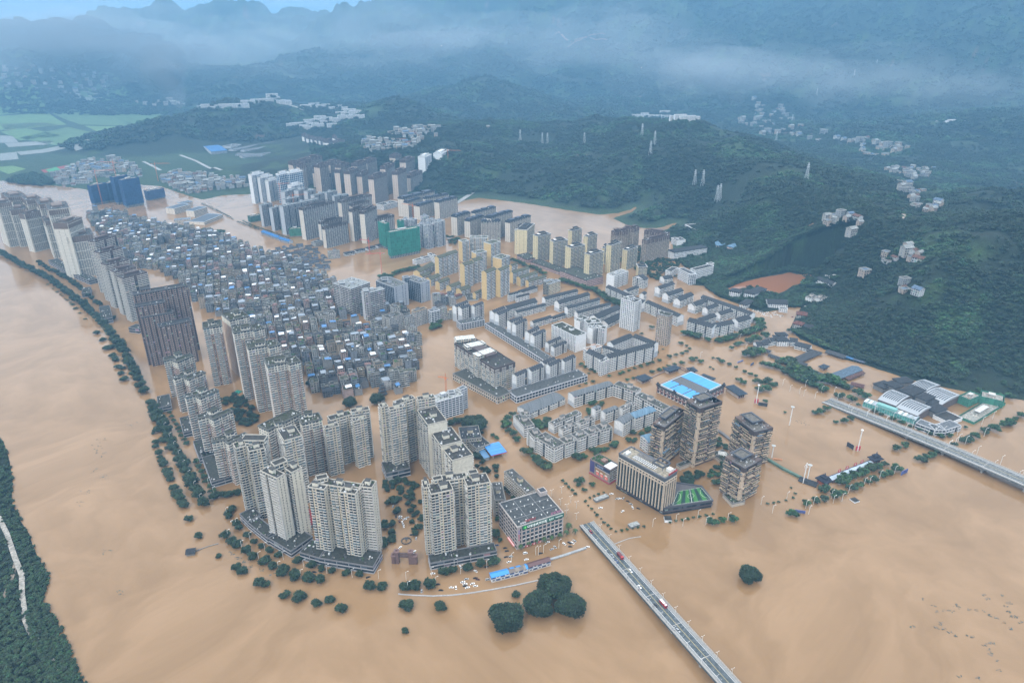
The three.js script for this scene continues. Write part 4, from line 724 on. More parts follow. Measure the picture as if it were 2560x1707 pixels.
// ---------- old town of small concrete houses ----------
const free = (x, z, m = 2) => { for (const q of FOOT) { const dx = x - q.o[0], dz = z - q.o[1], a = dx * q.u[0] + dz * q.u[1], b = dx * q.w[0] + dz * q.w[1]; if (a > -m && a < q.W + m && b > -m && b < q.D + m) return false; } return true; };
const inside = (P, x, z) => sdist(P, x, z) > 0;
function makeHouse(k) {                                             // one of the house kinds, with its parts
  seed = 900 + k * 17;
  const W = rr(8.5, 13.5), D = rr(8, 12), n = 3 + (k * 7) % 5, h = n * 3.05, g = new THREE.Group();
  const tone = [['grey', [0.30, 0.30, 0.30]], ['pale', [0.52, 0.52, 0.51]], ['tan', [0.42, 0.35, 0.27]], ['grey-blue', [0.26, 0.29, 0.33]], ['dirty white', [0.45, 0.45, 0.43]], ['pinkish', [0.45, 0.34, 0.31]], ['dark grey', [0.20, 0.20, 0.21]]][k % 7];
  const S = { wall: new GB(), glass: new GB(), trim: new GB(), roof: new GB(), cap: new GB(), clut: new GB(), stair: new GB(), g0: new GB(), balc() { return this.g0; }, k: 0 };
  const f = new Fr([-W / 2, D / 2], [1, 0], [0, -1]), st = { ...ST.town, wall: mul(tone[1], 0.74), gable: mul(tone[1], 0.8), trim: mul(tone[1], 0.85), cap: mul(tone[1], 0.62), stair: 0, fr: pick(['W', 'K', 'W', 'R']), lf: pick(['B', 'W', 'D']), roof: 'flat', deck: pick([[0.07, 0.07, 0.068], [0.10, 0.098, 0.09], [0.05, 0.052, 0.047], [0.06, 0.07, 0.045]]) };
  const kind = ['tin', 'bare', 'stair', 'bare2', 'tiled', 'green', 'rust', 'bare', 'stair', 'blue', 'green', 'tin', 'bare2', 'white'][(k * 5 + 2) % 14];
  if (kind === 'tiled') st.roof = 'none';
  block(S, f, { W, D, h }, st, false);
  let shed = null;
  if (kind === 'tiled') gableRoof(S.roof, f, W, D, h, [0.06, 0.065, 0.08], st.gable, S, 'x', 0.7, 2.6);
  else if (kind === 'stair' || kind === 'bare' || kind === 'green') { f.box(S.stair, W * 0.1, W * 0.5, h, h + 2.9, D * 0.45, D * 0.9, mul(tone[1], 1.05)); f.box(S.cap, W * 0.06, W * 0.54, h + 2.9, h + 3.15, D * 0.4, D * 0.95, st.deck); if (kind === 'green') for (let i = 0; i < 26; i++) { const a = rr(0.5, W - 2), b = rr(0.5, D * 0.45), s = rr(0.6, 1.6); f.box(S.clut, a, a + s, h, h + rr(0.4, 1.5), b, b + s, [0.035, rr(0.07, 0.13), 0.025]); } }
  else if (kind !== 'bare2') { shed = new GB(); const c = { tin: [0.20, 0.235, 0.28], blue: [0.06, 0.17, 0.36], rust: [0.14, 0.065, 0.055], white: [0.62, 0.64, 0.67] }[kind], a0 = W * rr(0, 0.25), b0 = D * rr(0, 0.3), a1 = W * rr(0.75, 1.02), b1 = D * rr(0.75, 1.02), y = h + 2.3; shed.quad(f.p(a0, y, b0), f.p(a1, y, b0), f.p(a1, y + 0.9, b1), f.p(a0, y + 0.9, b1), c); f.box(shed, a0, a1, y - 0.12, y - 0.02, b0, b0 + 0.15, mul(c, 0.8)); for (const a of [a0 + 0.2, a1 - 0.4]) for (const b of [b0 + 0.2, b1 - 0.4]) f.box(shed, a, a + 0.2, h, y, b, b + 0.2, [0.3, 0.3, 0.3]); f.box(S.stair, a0 + 1, a0 + W * 0.4, h, y - 0.1, b0 + D * 0.25, b1 - 1, tone[1]); }
  S.wall.mesh('wall', M.wall, g); S.glass.mesh('windows', M.glass, g, 'stuff'); S.trim.mesh('sills', M.plain, g, 'stuff'); S.g0.mesh('balconies', M.wall, g, 'stuff'); S.roof.mesh('roof', M.roof, g); S.cap.mesh('parapet', M.wall, g); S.clut.mesh('roof_clutter', M.plain, g, 'stuff'); S.stair.mesh('stair_house', M.wall, g); shed?.mesh('shed_roof', M.sheet, g);
  const what = { tin: 'tin roof shed', bare: 'stair house on top', stair: 'stair hut and parapet', blue: 'blue roof shed', tiled: 'dark tiled roof', green: 'roof plants', rust: 'rusty roof shed', bare2: 'empty flat roof', white: 'white roof shed' }[kind];
  return { g, W, D, h, look: `${tone[0]} ${['', '', '', 'three', 'four', 'five', 'six', 'seven'][n]}-storey house with ${what}` };
}
const HK = []; for (let k = 0; k < 42; k++) HK.push(makeHouse(k));
seed = 5151;
const houseSpots = [];
{
  const zones = [
    ['O', '215,535 300,535 350,555 430,572 520,580 600,608 660,640 735,655 790,690 835,705 838,765 880,815 960,825 1010,845 1045,838 1050,880 1035,960 1000,985 960,972 925,985 880,985 850,1002 790,985 765,950 700,925 690,880 640,835 575,800 500,770 470,740 450,700 385,675 330,670 285,630 245,580', 22, 1],
    ['O', '690,705 800,700 838,720 838,765 780,760 700,745', 22, 1],
    ['f', '420,960 560,920 780,880 780,960 700,1010 560,1000', 24, 0.9],
    ['O', '880,770 990,760 1040,790 1040,840 960,825', 22, 0.8],
  ];
  for (const [z, s, deg, dens] of zones) {
    const P = pxs(z, s).map((p) => gp(p[0], p[1])), a = deg * Math.PI / 180, ux = Math.cos(a), uz = -Math.sin(a);
    let x0 = 1e9, x1 = -1e9, z0 = 1e9, z1 = -1e9; P.forEach((p) => { const q = p[0] * ux + p[1] * uz, r = -p[0] * uz + p[1] * ux; x0 = Math.min(x0, q); x1 = Math.max(x1, q); z0 = Math.min(z0, r); z1 = Math.max(z1, r); });
    for (let q = x0; q < x1; q += 13.2) { let row = 0; for (let r = z0 + rr(0, 4); r < z1; r += 12.2) { row++;
      if (row % 5 === 0) r += rr(2, 4.5);
      const jq = q + rr(-1.2, 1.2), jr = r + rr(-1, 1), x = jq * ux - jr * uz, zz = jq * uz + jr * ux;
      if (!inside(P, x, zz) || !free(x, zz, 6.5) || rnd() > dens * 0.97) continue;
      if (fbm(x * 0.018 + 3, 9, zz * 0.018, 3) > 0.30) continue;      // small open yards
      let best = 0; for (let t = 0; t < 3; t++) { const c = Math.floor(rnd() * HK.length); if (!t || HK[c].h < HK[best].h) best = c; }
      if (rnd() < 0.4) best = Math.floor(rnd() * HK.length);
      houseSpots.push({ x, z: zz, t: a + (rnd() < 0.5 ? 0 : Math.PI) + (rnd() < 0.25 ? Math.PI / 2 : 0) + rr(-0.06, 0.06), k: best, D: Math.hypot(x, zz) });
    } }
  }
  houseSpots.sort((p, q) => p.D - q.D);
}
houseSpots.slice(0, 296).forEach((s) => {
  const H = HK[s.k], o = H.g.clone(); o.position.set(s.x, 0, s.z); o.rotation.y = s.t;
  top(o, 'town_house', '', 'house', 'small houses of the old town');
  const [u, v] = proj(s.x, H.h, s.z), where = v > 920 ? 'near the pool' : u < 690 ? 'behind the brown towers' : u > 930 ? 'near the black-crowned block' : v < 800 ? 'below the grey slab pair' : 'amid the old town';
  o.userData.label = H.look + ', ' + where;
  FOOT.push({ o: [s.x - 5, s.z - 5], u: [1, 0], w: [0, 1], W: 10, D: 10, h: H.h });
});
function massOf(name, label, category, spots, protos) {
  const o = new THREE.Group(), m = new THREE.Matrix4(), r = new THREE.Matrix4();
  protos.forEach((H, k) => { const at = spots.filter((s) => s.k === k); if (!at.length) return; H.g.children.forEach((c) => { const im = new THREE.InstancedMesh(c.geometry, c.material, at.length); at.forEach((s, i) => { m.makeRotationY(s.t); if (s.s) m.multiply(r.makeScale(s.s, s.s, s.s)); m.setPosition(s.x, s.y ?? 0, s.z); im.setMatrixAt(i, m); }); im.name = c.name; im.userData.kind = 'stuff'; im.castShadow = im.receiveShadow = true; o.add(im); }); });
  return top(o, name, label, category, null, 'stuff');
}
massOf('town_houses', 'crowded farther houses of the old town, grey concrete with tin roofs', 'houses', houseSpots.slice(296), HK);
// ---- low tiled houses half under water at the far side of the old town ----
seed = 616;
function makeHut(k) {
  seed = 3000 + k * 13; const g = new THREE.Group(), W = rr(9, 17), D = rr(6.5, 10), h = rr(2.2, 4.6), f = new Fr([-W / 2, D / 2], [1, 0], [0, -1]), S = { wall: new GB() }, roof = new GB(), c = pick([[0.055, 0.065, 0.085], [0.06, 0.06, 0.065], [0.075, 0.095, 0.14], [0.085, 0.06, 0.06], [0.07, 0.085, 0.12]]);
  f.box(S.wall, 0, W, -1, h, 0, D, [0.42, 0.40, 0.37]); gableRoof(roof, f, W, D, h, c, [0.42, 0.40, 0.37], S, 'x', 0.9, D * 0.24); S.wall.mesh('wall', M.wall, g); roof.mesh('roof', M.roof, g); return { g, W, D, h };
}
const HUTS = []; for (let k = 0; k < 9; k++) HUTS.push(makeHut(k));
{
  seed = 777; const P = pxs('e', '60,260 280,110 560,85 760,110 860,160 900,230 1010,330 1000,450 820,420 600,480 360,420 120,420').map((p) => gp(p[0], p[1])), list = [];
  const a = 0.42, ux = Math.cos(a), uz = -Math.sin(a);
  for (let i = 0; i < 1500 && list.length < 95; i++) { const p = P[Math.floor(rnd() * P.length)], q = P[Math.floor(rnd() * P.length)], t = rnd(), x = lerp(p[0], q[0], t) + rr(-30, 30), z = lerp(p[1], q[1], t) + rr(-30, 30); if (!inside(P, x, z) || !free(x, z, 5) || list.some((s) => Math.hypot(s.x - x, s.z - z) < 12.5)) continue; list.push({ x, z, k: i % 9, t: a + (rnd() < 0.3 ? Math.PI / 2 : 0) + rr(-0.1, 0.1) }); }
  list.sort((p, q) => proj(p.x, 0, p.z)[0] - proj(q.x, 0, q.z)[0]);
  list.forEach((s, i) => { const o = HUTS[s.k].g.clone(); o.position.set(s.x, 0, s.z); o.rotation.y = s.t; top(o, 'tiled_house', `low dark-tiled house in flood water below the gridded slabs, ${ord(i)} from left`, 'house', 'low tiled houses standing in the flood'); FOOT.push({ o: [s.x - 5, s.z - 5], u: [1, 0], w: [0, 1], W: 10, D: 10, h: 4 }); });
}
// ---- villages on the hills and the far plain ----
function village(name, label, z, poly, n, size, tones, hmax = 12, gap = 11) {
  const P = pxs(z, poly).map((p) => p.slice(0, 2)), xs = P.map((p) => p[0]), ys = P.map((p) => p[1]), list = [];
  for (let i = 0; i < n * 40 && list.length < n; i++) {
    const u = rr(Math.min(...xs), Math.max(...xs)), v = rr(Math.min(...ys), Math.max(...ys)); if (!inside(P, u, v)) continue;
    const [x, zz, h] = hit(u, v);
    if (list.some((s) => Math.hypot(s.x - x, s.z - zz) < gap)) continue; list.push({ x, z: zz, y: h - 0.5 });
  }
  return list.map((s) => ({ ...s, k: Math.floor(rnd() * VH.length), t: rr(0.2, 0.6) + (rnd() < 0.3 ? 1.57 : 0), s: size * rr(0.8, 1.25) }));
}
const VH = [];
for (let k = 0; k < 8; k++) {
  seed = 8100 + k; const g = new THREE.Group(), n = 2 + k % 3, W = rr(9, 14), D = rr(8, 10), h = n * 3.2, f = new Fr([-W / 2, D / 2], [1, 0], [0, -1]), S = { wall: new GB(), glass: new GB(), trim: new GB(), roof: new GB(), cap: new GB(), clut: new GB(), stair: new GB(), balc() { return this.trim; }, k: 0 };
  const c = pick([[0.46, 0.47, 0.48], [0.36, 0.35, 0.33], [0.26, 0.27, 0.28], [0.40, 0.33, 0.28]]); block(S, f, { W, D, h }, { ...ST.town, wall: c, gable: mul(c, 1.08), roof: k % 2 ? 'gable' : 'flat', deck: pick([[0.10, 0.11, 0.12], [0.34, 0.36, 0.38], [0.13, 0.2, 0.32], [0.16, 0.08, 0.06]]), stair: 0, lf: 'D' }, false);
  S.wall.mesh('wall', M.wall, g); S.glass.mesh('windows', M.glass, g, 'stuff'); S.roof.mesh('roof', M.roof, g); S.cap.mesh('parapet', M.wall, g); S.trim.mesh('sills', M.plain, g, 'stuff'); VH.push({ g });
}
{
  seed = 9191;
  const put = (list, labelOf, group) => { list.sort((p, q) => proj(p.x, p.y, p.z)[0] - proj(q.x, q.y, q.z)[0]); list.forEach((s, i) => { const o = VH[s.k].g.clone(); o.position.set(s.x, s.y, s.z); o.rotation.y = s.t; o.scale.setScalar(s.s); top(o, 'village_house', labelOf(ord(i)), 'house', group); FOOT.push({ o: [s.x - 6, s.z - 6], u: [1, 0], w: [0, 1], W: 12, D: 12, h: 8 }); }); };
  put(village('', '', 'd', '900,150 960,60 1060,0 1200,-20 1420,-10 1500,60 1460,150 1350,160 1330,260 1210,250 1190,120 1150,120 1130,240 960,250', 26, 1.15), (n) => `pale house of the hillside village above the cream school, ${n} from left`, 'houses of the hillside village');
  put(village('', '', 'd', '1790,620 1860,580 2060,600 2120,500 2330,500 2340,640 2080,640 1960,690 1820,700', 9, 1.2), (n) => `house on the slope right of the cream school, ${n} from left`, 'houses on the right slope');
  put(village('', '', 'd', '1460,880 1600,900 1600,970 1480,970', 1, 1.3), () => 'lone white cottage with a dark roof in the green field', undefined);
  put(village('', '', 'd', '2060,1000 2330,990 2330,1120 2080,1110', 4, 1.1), (n) => `grey and white house beside the blue-edged farm roof, ${n} from left`, 'houses by the farm roof');
  const far = [...village('', '', 'c', '0,290 400,330 660,430 500,560 250,580 30,560 -80,480', 22, 1.5), ...village('', '', 'c', '320,740 680,720 1020,740 880,870 700,920 560,820 340,800', 40, 1.2), ...village('', '', 'c', '380,920 700,950 880,1080 780,1240 640,1330 500,1000', 16, 1.2), ...village('', '', 'c', '660,1270 1180,1270 1040,1390 700,1370', 10, 1.2), ...village('', '', 'O', '1960,258 1990,320 2100,348 2200,362 2300,372 2210,380 2090,370 1990,345 1880,345 1840,300 1880,255', 60, 1.7, null, 10, 24), ...village('', '', 'O', '1220,345 1230,290 1030,330 970,335 960,370 990,390 1100,360', 2, 1.2), ...village('', '', 'V', '620,330 720,310 1060,320 1300,360 1480,260 1500,330 1330,420 1000,450 760,470 620,400', 90, 1.3, null, 10, 15), ...village('', '', 'V', '990,210 1560,140 1760,140 1560,220 1300,260 1000,250', 34, 1.5, null, 10, 18), ...village('', '', 'R', '700,280 860,200 1000,120 1300,20 1700,-20 2000,80 2100,300 1990,250 1700,180 1560,280 1290,350 930,400', 150, 1.25, null, 12, 14), ...village('', '', 'T', '0,260 280,190 560,220 900,300 1200,260 1290,390 980,430 640,480 430,500 200,420 40,330', 130, 1.25, null, 12, 14), ...village('', '', 'O', '0,178 60,175 110,180 240,185 290,215 220,235 110,232 0,222', 60, 2.2, null, 10, 60), ...village('', '', 'O', '320,262 400,258 480,266 400,272', 12, 2.2, null, 10, 40)];
  massOf('far_village_houses', 'tiny pale houses scattered over the far plain and hill villages', 'houses', far, VH);
}
// white blocks of the far town beyond the brown cluster
seed = 121;
{
  const g = (k, W, D, h) => { const o = new THREE.Group(), f = new Fr([-W / 2, D / 2], [1, 0], [0, -1]), S = { wall: new GB(), glass: new GB(), trim: new GB(), roof: new GB(), cap: new GB(), clut: new GB(), stair: new GB(), balc() { return this.trim; }, k: 0 }; block(S, f, { W, D, h, bare: 1 }, { ...ST.white, wall: [0.66, 0.67, 0.68], fr: 'W', lf: 'B', bay: 4, stair: 0, deck: [0.30, 0.33, 0.37] }, false); S.wall.mesh('wall', M.wall, o); S.glass.mesh('windows', M.glass, o, 'stuff'); S.roof.mesh('roof', M.roof, o); S.cap.mesh('parapet', M.wall, o); return o; };
  const kinds = [g(0, 46, 13, 18), g(1, 60, 13, 20), g(2, 34, 13, 18)];
  const rows = (z, s, label, group, rot) => { const P = pxs(z, s); P.sort((a, b) => a[0] - b[0]); P.forEach((p, i) => { const [x, zz, h] = hit(p[0], p[1]); const o = kinds[i % 3].clone(); o.position.set(x, h - 1, zz); o.rotation.y = rot + rr(-0.05, 0.05); top(o, 'white_block', label(ord(i)), 'apartment block', group); }); };
  rows('k', '600,430 700,440 790,455 880,455 960,440 1050,430 1130,400 1220,420 1240,360 1330,360 1420,340 1520,345 1600,320 1650,300 1720,330 1780,360 1840,380 1890,400', (n) => `hazy white block on the ridge of the far wood, ${n} from left`, 'far white blocks on the ridge', 0.5);
  rows('k', '1930,730 2000,700 2120,680 2200,650 2120,740 2240,700 2300,650 2320,720 2340,610', (n) => `pale flats behind the far white-ended towers, ${n} from left`, 'pale flats behind the far towers', 0.4);
  rows('O', '765,272 785,268 800,275 815,270 830,276 848,272 862,279 875,284 888,288 850,290 865,293 880,297 800,300 820,304 840,308 860,300 880,305 900,302 895,296 770,312 790,316 810,312 830,318 750,322 770,326', (n) => `pale row of flats in the far valley town, ${n} from left`, 'pale rows of the far valley town', 0.35);
  rows('O', '1590,295 1608,296 1628,297 1645,297 1665,298 1685,302 1700,306 1718,305 1738,303', (n) => `white terrace block in the hilltop estate above the wood, ${n} from left`, 'white blocks of the hilltop estate', 0.2);
  rows('O', '1612,290 1662,288', (n) => `taller white block in the hilltop estate, ${n} from left`, 'taller white blocks of the hilltop estate', 0.2);
}
// factory sheds by the far blue roof
{
  const shed = (label, spec, deck, st = 'steel') => building('factory_shed', st, label, 'factory', undefined, spec.replace(/$/, ` roof=gable deck=${deck} fr=W lf=B`));
  shed('far factory shed with a bright blue curved roof', 'k 600,960 745,1050 960,1020 h14', 'blue');
  family('factory_shed', 'steel', (n) => `long pale factory shed beyond the blue-roofed one, ${n} from left`, 'factory', 'far factory sheds', `
k 770,915 800,930 990,885 h14 fr=R lf=B
k 960,960 1040,980 1190,945 h14 fr=R lf=B
k d30 1080,1030 1500,950 h10 roof=gable fr=R lf=B
k d30 1240,1040 1660,980 h12 roof=gable fr=R lf=B
k d40 1530,950 2080,870 h11 roof=gable fr=R lf=B
k d30 1640,800 2080,840 h12 fr=W lf=B
k d40 1730,970 2080,930 h10 roof=gable fr=R lf=B
k d34 1100,1095 1480,1110 h9 roof=gable fr=R lf=B
k d40 1110,870 1600,800 h9 roof=gable fr=R lf=B
k d30 1210,1130 1640,1080 h8 roof=gable fr=R lf=B`);
}
seed = 6060;
// ---------- landmark buildings ----------
const newS = () => ({ wall: new GB(), glass: new GB(), trim: new GB(), roof: new GB(), cap: new GB(), clut: new GB(), stair: new GB(), g0: new GB(), balc() { return this.g0; }, k: 0 });
function startThing(name, label, cat, spec, group) { const F = frameOf(...['z', 'L', 'F', 'R', 'h'].map((k) => parse(spec)[0][k])); const o = new THREE.Group(); o.position.set(F.o[0], 0, F.o[1]); top(o, name, label, cat, group); FOOT.push({ ...F }); return { o, F, f: new Fr([0, 0], F.u, F.w), W: F.W, D: F.D, h: F.h, O: F.o }; }
const endS = (S, o) => { S.wall.mesh('wall', M.wall, o); S.glass.mesh('windows', M.glass, o, 'stuff'); S.trim.mesh('mouldings', M.wall, o, 'stuff'); S.roof.mesh('roof', M.roof, o); S.cap.mesh('parapet', M.wall, o); S.clut.mesh('roof_clutter', M.plain, o, 'stuff'); S.stair.mesh('stair_house', M.wall, o); S.g0.mesh('balconies', M.wall, o, 'stuff'); };
const one = (name, mat, o, fn, kind) => { const g = new GB(); fn(g); return g.mesh(name, mat, o, kind); };
// brush strokes of sign characters on a 0-9 grid: x1 y1 x2 y2
const GLYPH = { yi: '2925 1713 0617 4897 9741 4113 1191', pu: '2939 7967 0898 2646 6646 1595 2404 2444 7474 2414 2070 7074 2272', jin: '5905 5995 2575 1393 5950 5250 1090 3231', ju: '2820 1713 4848 4943 7973 4979 4777 4575 3393 4220 7290', bin: '5949 0898 0807 9897 2777 2724 7774 2474 5452 1292 3210 7290', zhuan: '0848 2820 0545 1303 5898 6865 4595 6543 6191 7080', gu: '1910 1949 4940 1646 1343 5999 5957 9997 5595 5594 9450 5090' };
function strokes(g, f, keys, x, y, s, b, k, vertical) { keys.forEach((c, i) => { for (const t of GLYPH[c].split(' ')) { const [x1, y1, x2, y2] = [...t].map(Number), px = vertical ? x : x + i * s * 1.12, py = vertical ? y - i * s * 1.15 : y, e = 0.075 * s, X = [x1, x2].map((v) => px + v * s / 9), Y = [y1, y2].map((v) => py + v * s / 9), dx = X[1] - X[0], dy = Y[1] - Y[0], n = Math.hypot(dx, dy) || 1, ox = -dy / n * e, oy = dx / n * e; g.quad(f.p(X[0] - ox, Y[0] - oy, b), f.p(X[1] - ox, Y[1] - oy, b), f.p(X[1] + ox, Y[1] + oy, b), f.p(X[0] + ox, Y[0] + oy, b), k); } }); }
{ // grey mall with the long green sign
  const { o, f, W, D, h } = startThing('shopping_mall', 'grey five-storey mall with a long green sign under its flat dark roof', 'mall', 'F 180,460 430,815 1105,600 b1140');
  const S = newS(), c = [0.42, 0.37, 0.35], st = { ...ST.town, wall: c, gable: c, trim: mul(c, 1.1), deck: [0.075, 0.082, 0.09], cap: [0.55, 0.52, 0.5], fr: 'B', lf: 'G', roof: 'flat', fh: 4.6, bay: 5, stair: 0 };
  block(S, f, { W, D, h, bare: 1 }, st, true);
  const n = 10, x0 = 4.6, bw = (W - x0 - 0.6) / n, gq = new GB(); gq.quad([0, 0, 0], [1, 0, 0], [1, 1, 0], [0, 1, 0], [1, 1, 1]); const unit = gq.geo();
  const panes = [0, 1, 2].map((i) => new THREE.MeshStandardMaterial({ name: 'tinted pane', color: new THREE.Color(...[[0.018, 0.03, 0.042], [0.035, 0.07, 0.095], [0.012, 0.016, 0.022]][i]), roughness: 0.1, side: THREE.DoubleSide, flatShading: true }));
  const nf = new Fr([0, 0], f.u, [-f.w[0], -f.w[1]]), ang = Math.atan2(-f.u[1], f.u[0]);
  for (let r = 0; r < 5; r++) for (let j = 0; j < n; j++) { const w = new THREE.Mesh(unit, panes[r === 3 ? 1 : rnd() < 0.3 ? 2 : 0]), p = nf.p(x0 + j * bw + 0.55, 2.2 + r * 4.5, 0.12); w.name = 'window_pane'; w.position.set(...p); w.rotation.y = ang; w.scale.set(bw - 1.1, 3.4, 1); w.castShadow = w.receiveShadow = true; o.add(w); }
  for (let j = 0; j <= n; j++) nf.box(S.trim, x0 + j * bw - 0.45, x0 + j * bw + 0.45, 0, h - 3.4, 0.1, 0.9, mul(c, 1.15)); for (let r = 0; r <= 5; r++) nf.box(S.trim, x0, W - 0.3, 1.2 + r * 4.5, 2.0 + r * 4.5, 0.1, 0.75, mul(c, 1.1));
  for (let j = 0; j < n; j++) for (const a of [0.25, 0.55]) nf.box(S.clut, x0 + (j + a) * bw, x0 + (j + a) * bw + 0.9, 10.75, 11.5, 0.76, 1.25, [0.7, 0.7, 0.7]);
  for (let r = 0; r < 5; r++) nf.quadY(S.glass, 2.9, 4.0, 2.4 + r * 4.5, 5.4 + r * 4.5, 0.08, C.glass);
  endS(S, o);
  const board = one('sign_board', M.paint, o, (g) => nf.box(g, x0 - 0.2, W + 0.1, h - 3.6, h + 0.6, 0.95, 1.35, [0.005, 0.085, 0.065], true));
  one('sign_lettering', M.plain, board, (g) => { strokes(g, nf, ['yi', 'pu', 'jin', 'ju', 'bin', 'zhuan', 'gu'], x0 + 5.2, h - 2.9, 2.7, 1.42, [0.9, 0.95, 0.92]); strokes(g, nf, ['pu', 'bin', 'zhuan'], x0 + 28.2, h - 2.1, 1.6, 1.42, [0.8, 0.9, 0.85]); strokes(g, nf, ['ju', 'jin', 'pu', 'gu', 'bin'], x0 + 35.2, h - 2.0, 1.4, 1.42, [0.85, 0.95, 0.9]); nf.quadY(g, x0 + 28, x0 + 33.6, h - 2.7, h - 2.4, 1.42, [0.4, 0.8, 0.6]); });
  one('sign_emblem', M.plain, board, (g) => { for (let i = 0; i < 20; i++) { const a = i / 20 * 6.283, b = (i + 1) / 20 * 6.283, P = (t, r) => nf.p(x0 + 2.9 + Math.cos(t) * r, h - 1.5 + Math.sin(t) * r, 1.42); g.tri(P(a, 0), P(a, 1.7), P(b, 1.7), [0.03, 0.42, 0.07]); } nf.quadY(g, x0 + 2.6, x0 + 3.1, h - 2.7, h - 0.6, 1.46, [0.3, 0.8, 0.2]); nf.quadY(g, x0 + 3.4, x0 + 3.8, h - 2.3, h - 0.9, 1.46, [0.3, 0.8, 0.2]); });
  one('wall_lettering', M.plain, o, (g) => { ['jin', 'ju', 'gu', 'bin', 'pu'].forEach((k, i) => strokes(g, nf, [k], 1.0, h - 5.6 - i * 2.6, 1.7, 0.1, i < 2 ? [0.20, 0.12, 0.42] : [0.48, 0.05, 0.12])); });
  const gutter = one('roof_seam', M.plain, o, (g) => { for (const t of [0.3, 0.66]) { f.box(g, 1, W - 1, h + 0.03, h + 0.25, D * t, D * t + 0.3, [0.24, 0.25, 0.26]); f.box(g, W * t, W * t + 0.3, h + 0.03, h + 0.25, 1, D - 1, [0.24, 0.25, 0.26]); } });
  for (let i = 0; i < 22; i++) { const a = W * ((i % 6) + 0.5) / 6.2 + rr(-1, 1), b = D * (Math.floor(i / 6) + 0.6) / 4.4 + rr(-1, 1); one('roof_ventilator', M.plain, o, (g) => { f.box(g, a, a + 0.55, h + 0.03, h + 1.0, b, b + 0.55, [0.5, 0.5, 0.5]); f.box(g, a - 0.2, a + 0.75, h + 1.0, h + 1.4, b - 0.2, b + 0.75, [0.72, 0.73, 0.72]); }); }
  one('stair_house', M.wall, o, (g) => { f.box(g, W - 8, W, h + 0.02, h + 4.6, D - 8, D, mul(c, 1.1)); f.box(g, W - 7, W - 1, h + 4.6, h + 4.8, D - 7, D - 1, C.slate); });
  one('roof_lettering', M.plain, o, (g) => { strokes(g, nf, ['pu', 'ju', 'bin', 'zhuan'], W - 13, h + 1.1, 2.7, -1.2, [0.45, 0.20, 0.30]); strokes(g, nf, ['jin', 'gu', 'pu'], x0 - 1, h + 1.1, 2.0, -1.4, [0.75, 0.72, 0.72]); strokes(g, nf, ['ju', 'bin', 'zhuan', 'yi'], x0 + 4.5, h + 1.1, 2.6, -2.2, [0.42, 0.04, 0.04]); });
  for (const [a, b, k] of [[8, 12.5, 'jin'], [15.5, 19, 'pu'], [22, 25, 'ju']]) { const s = one('shop_sign', M.paint, o, (g) => nf.box(g, a, b, 0.6, 2.6, 0.95, 1.2, C.red, true)); one('sign_lettering', M.plain, s, (g) => strokes(g, nf, [k], a + 1.2, 0.9, 1.4, 1.26, [0.9, 0.85, 0.8])); }
  one('awning', M.paint, o, (g) => { const lf = new Fr([0, 0], f.w, [-f.u[0], -f.u[1]]); for (let i = 0; i < 3; i++) g.quad(lf.p(4, 2.4 - i * 0.4, 0.1 + i * 0.7), lf.p(18, 2.4 - i * 0.4, 0.1 + i * 0.7), lf.p(18, 2.0 - i * 0.4, 0.8 + i * 0.7), lf.p(4, 2.0 - i * 0.4, 0.8 + i * 0.7), i % 2 ? [0.7, 0.6, 0.58] : [0.55, 0.10, 0.09]); });
}
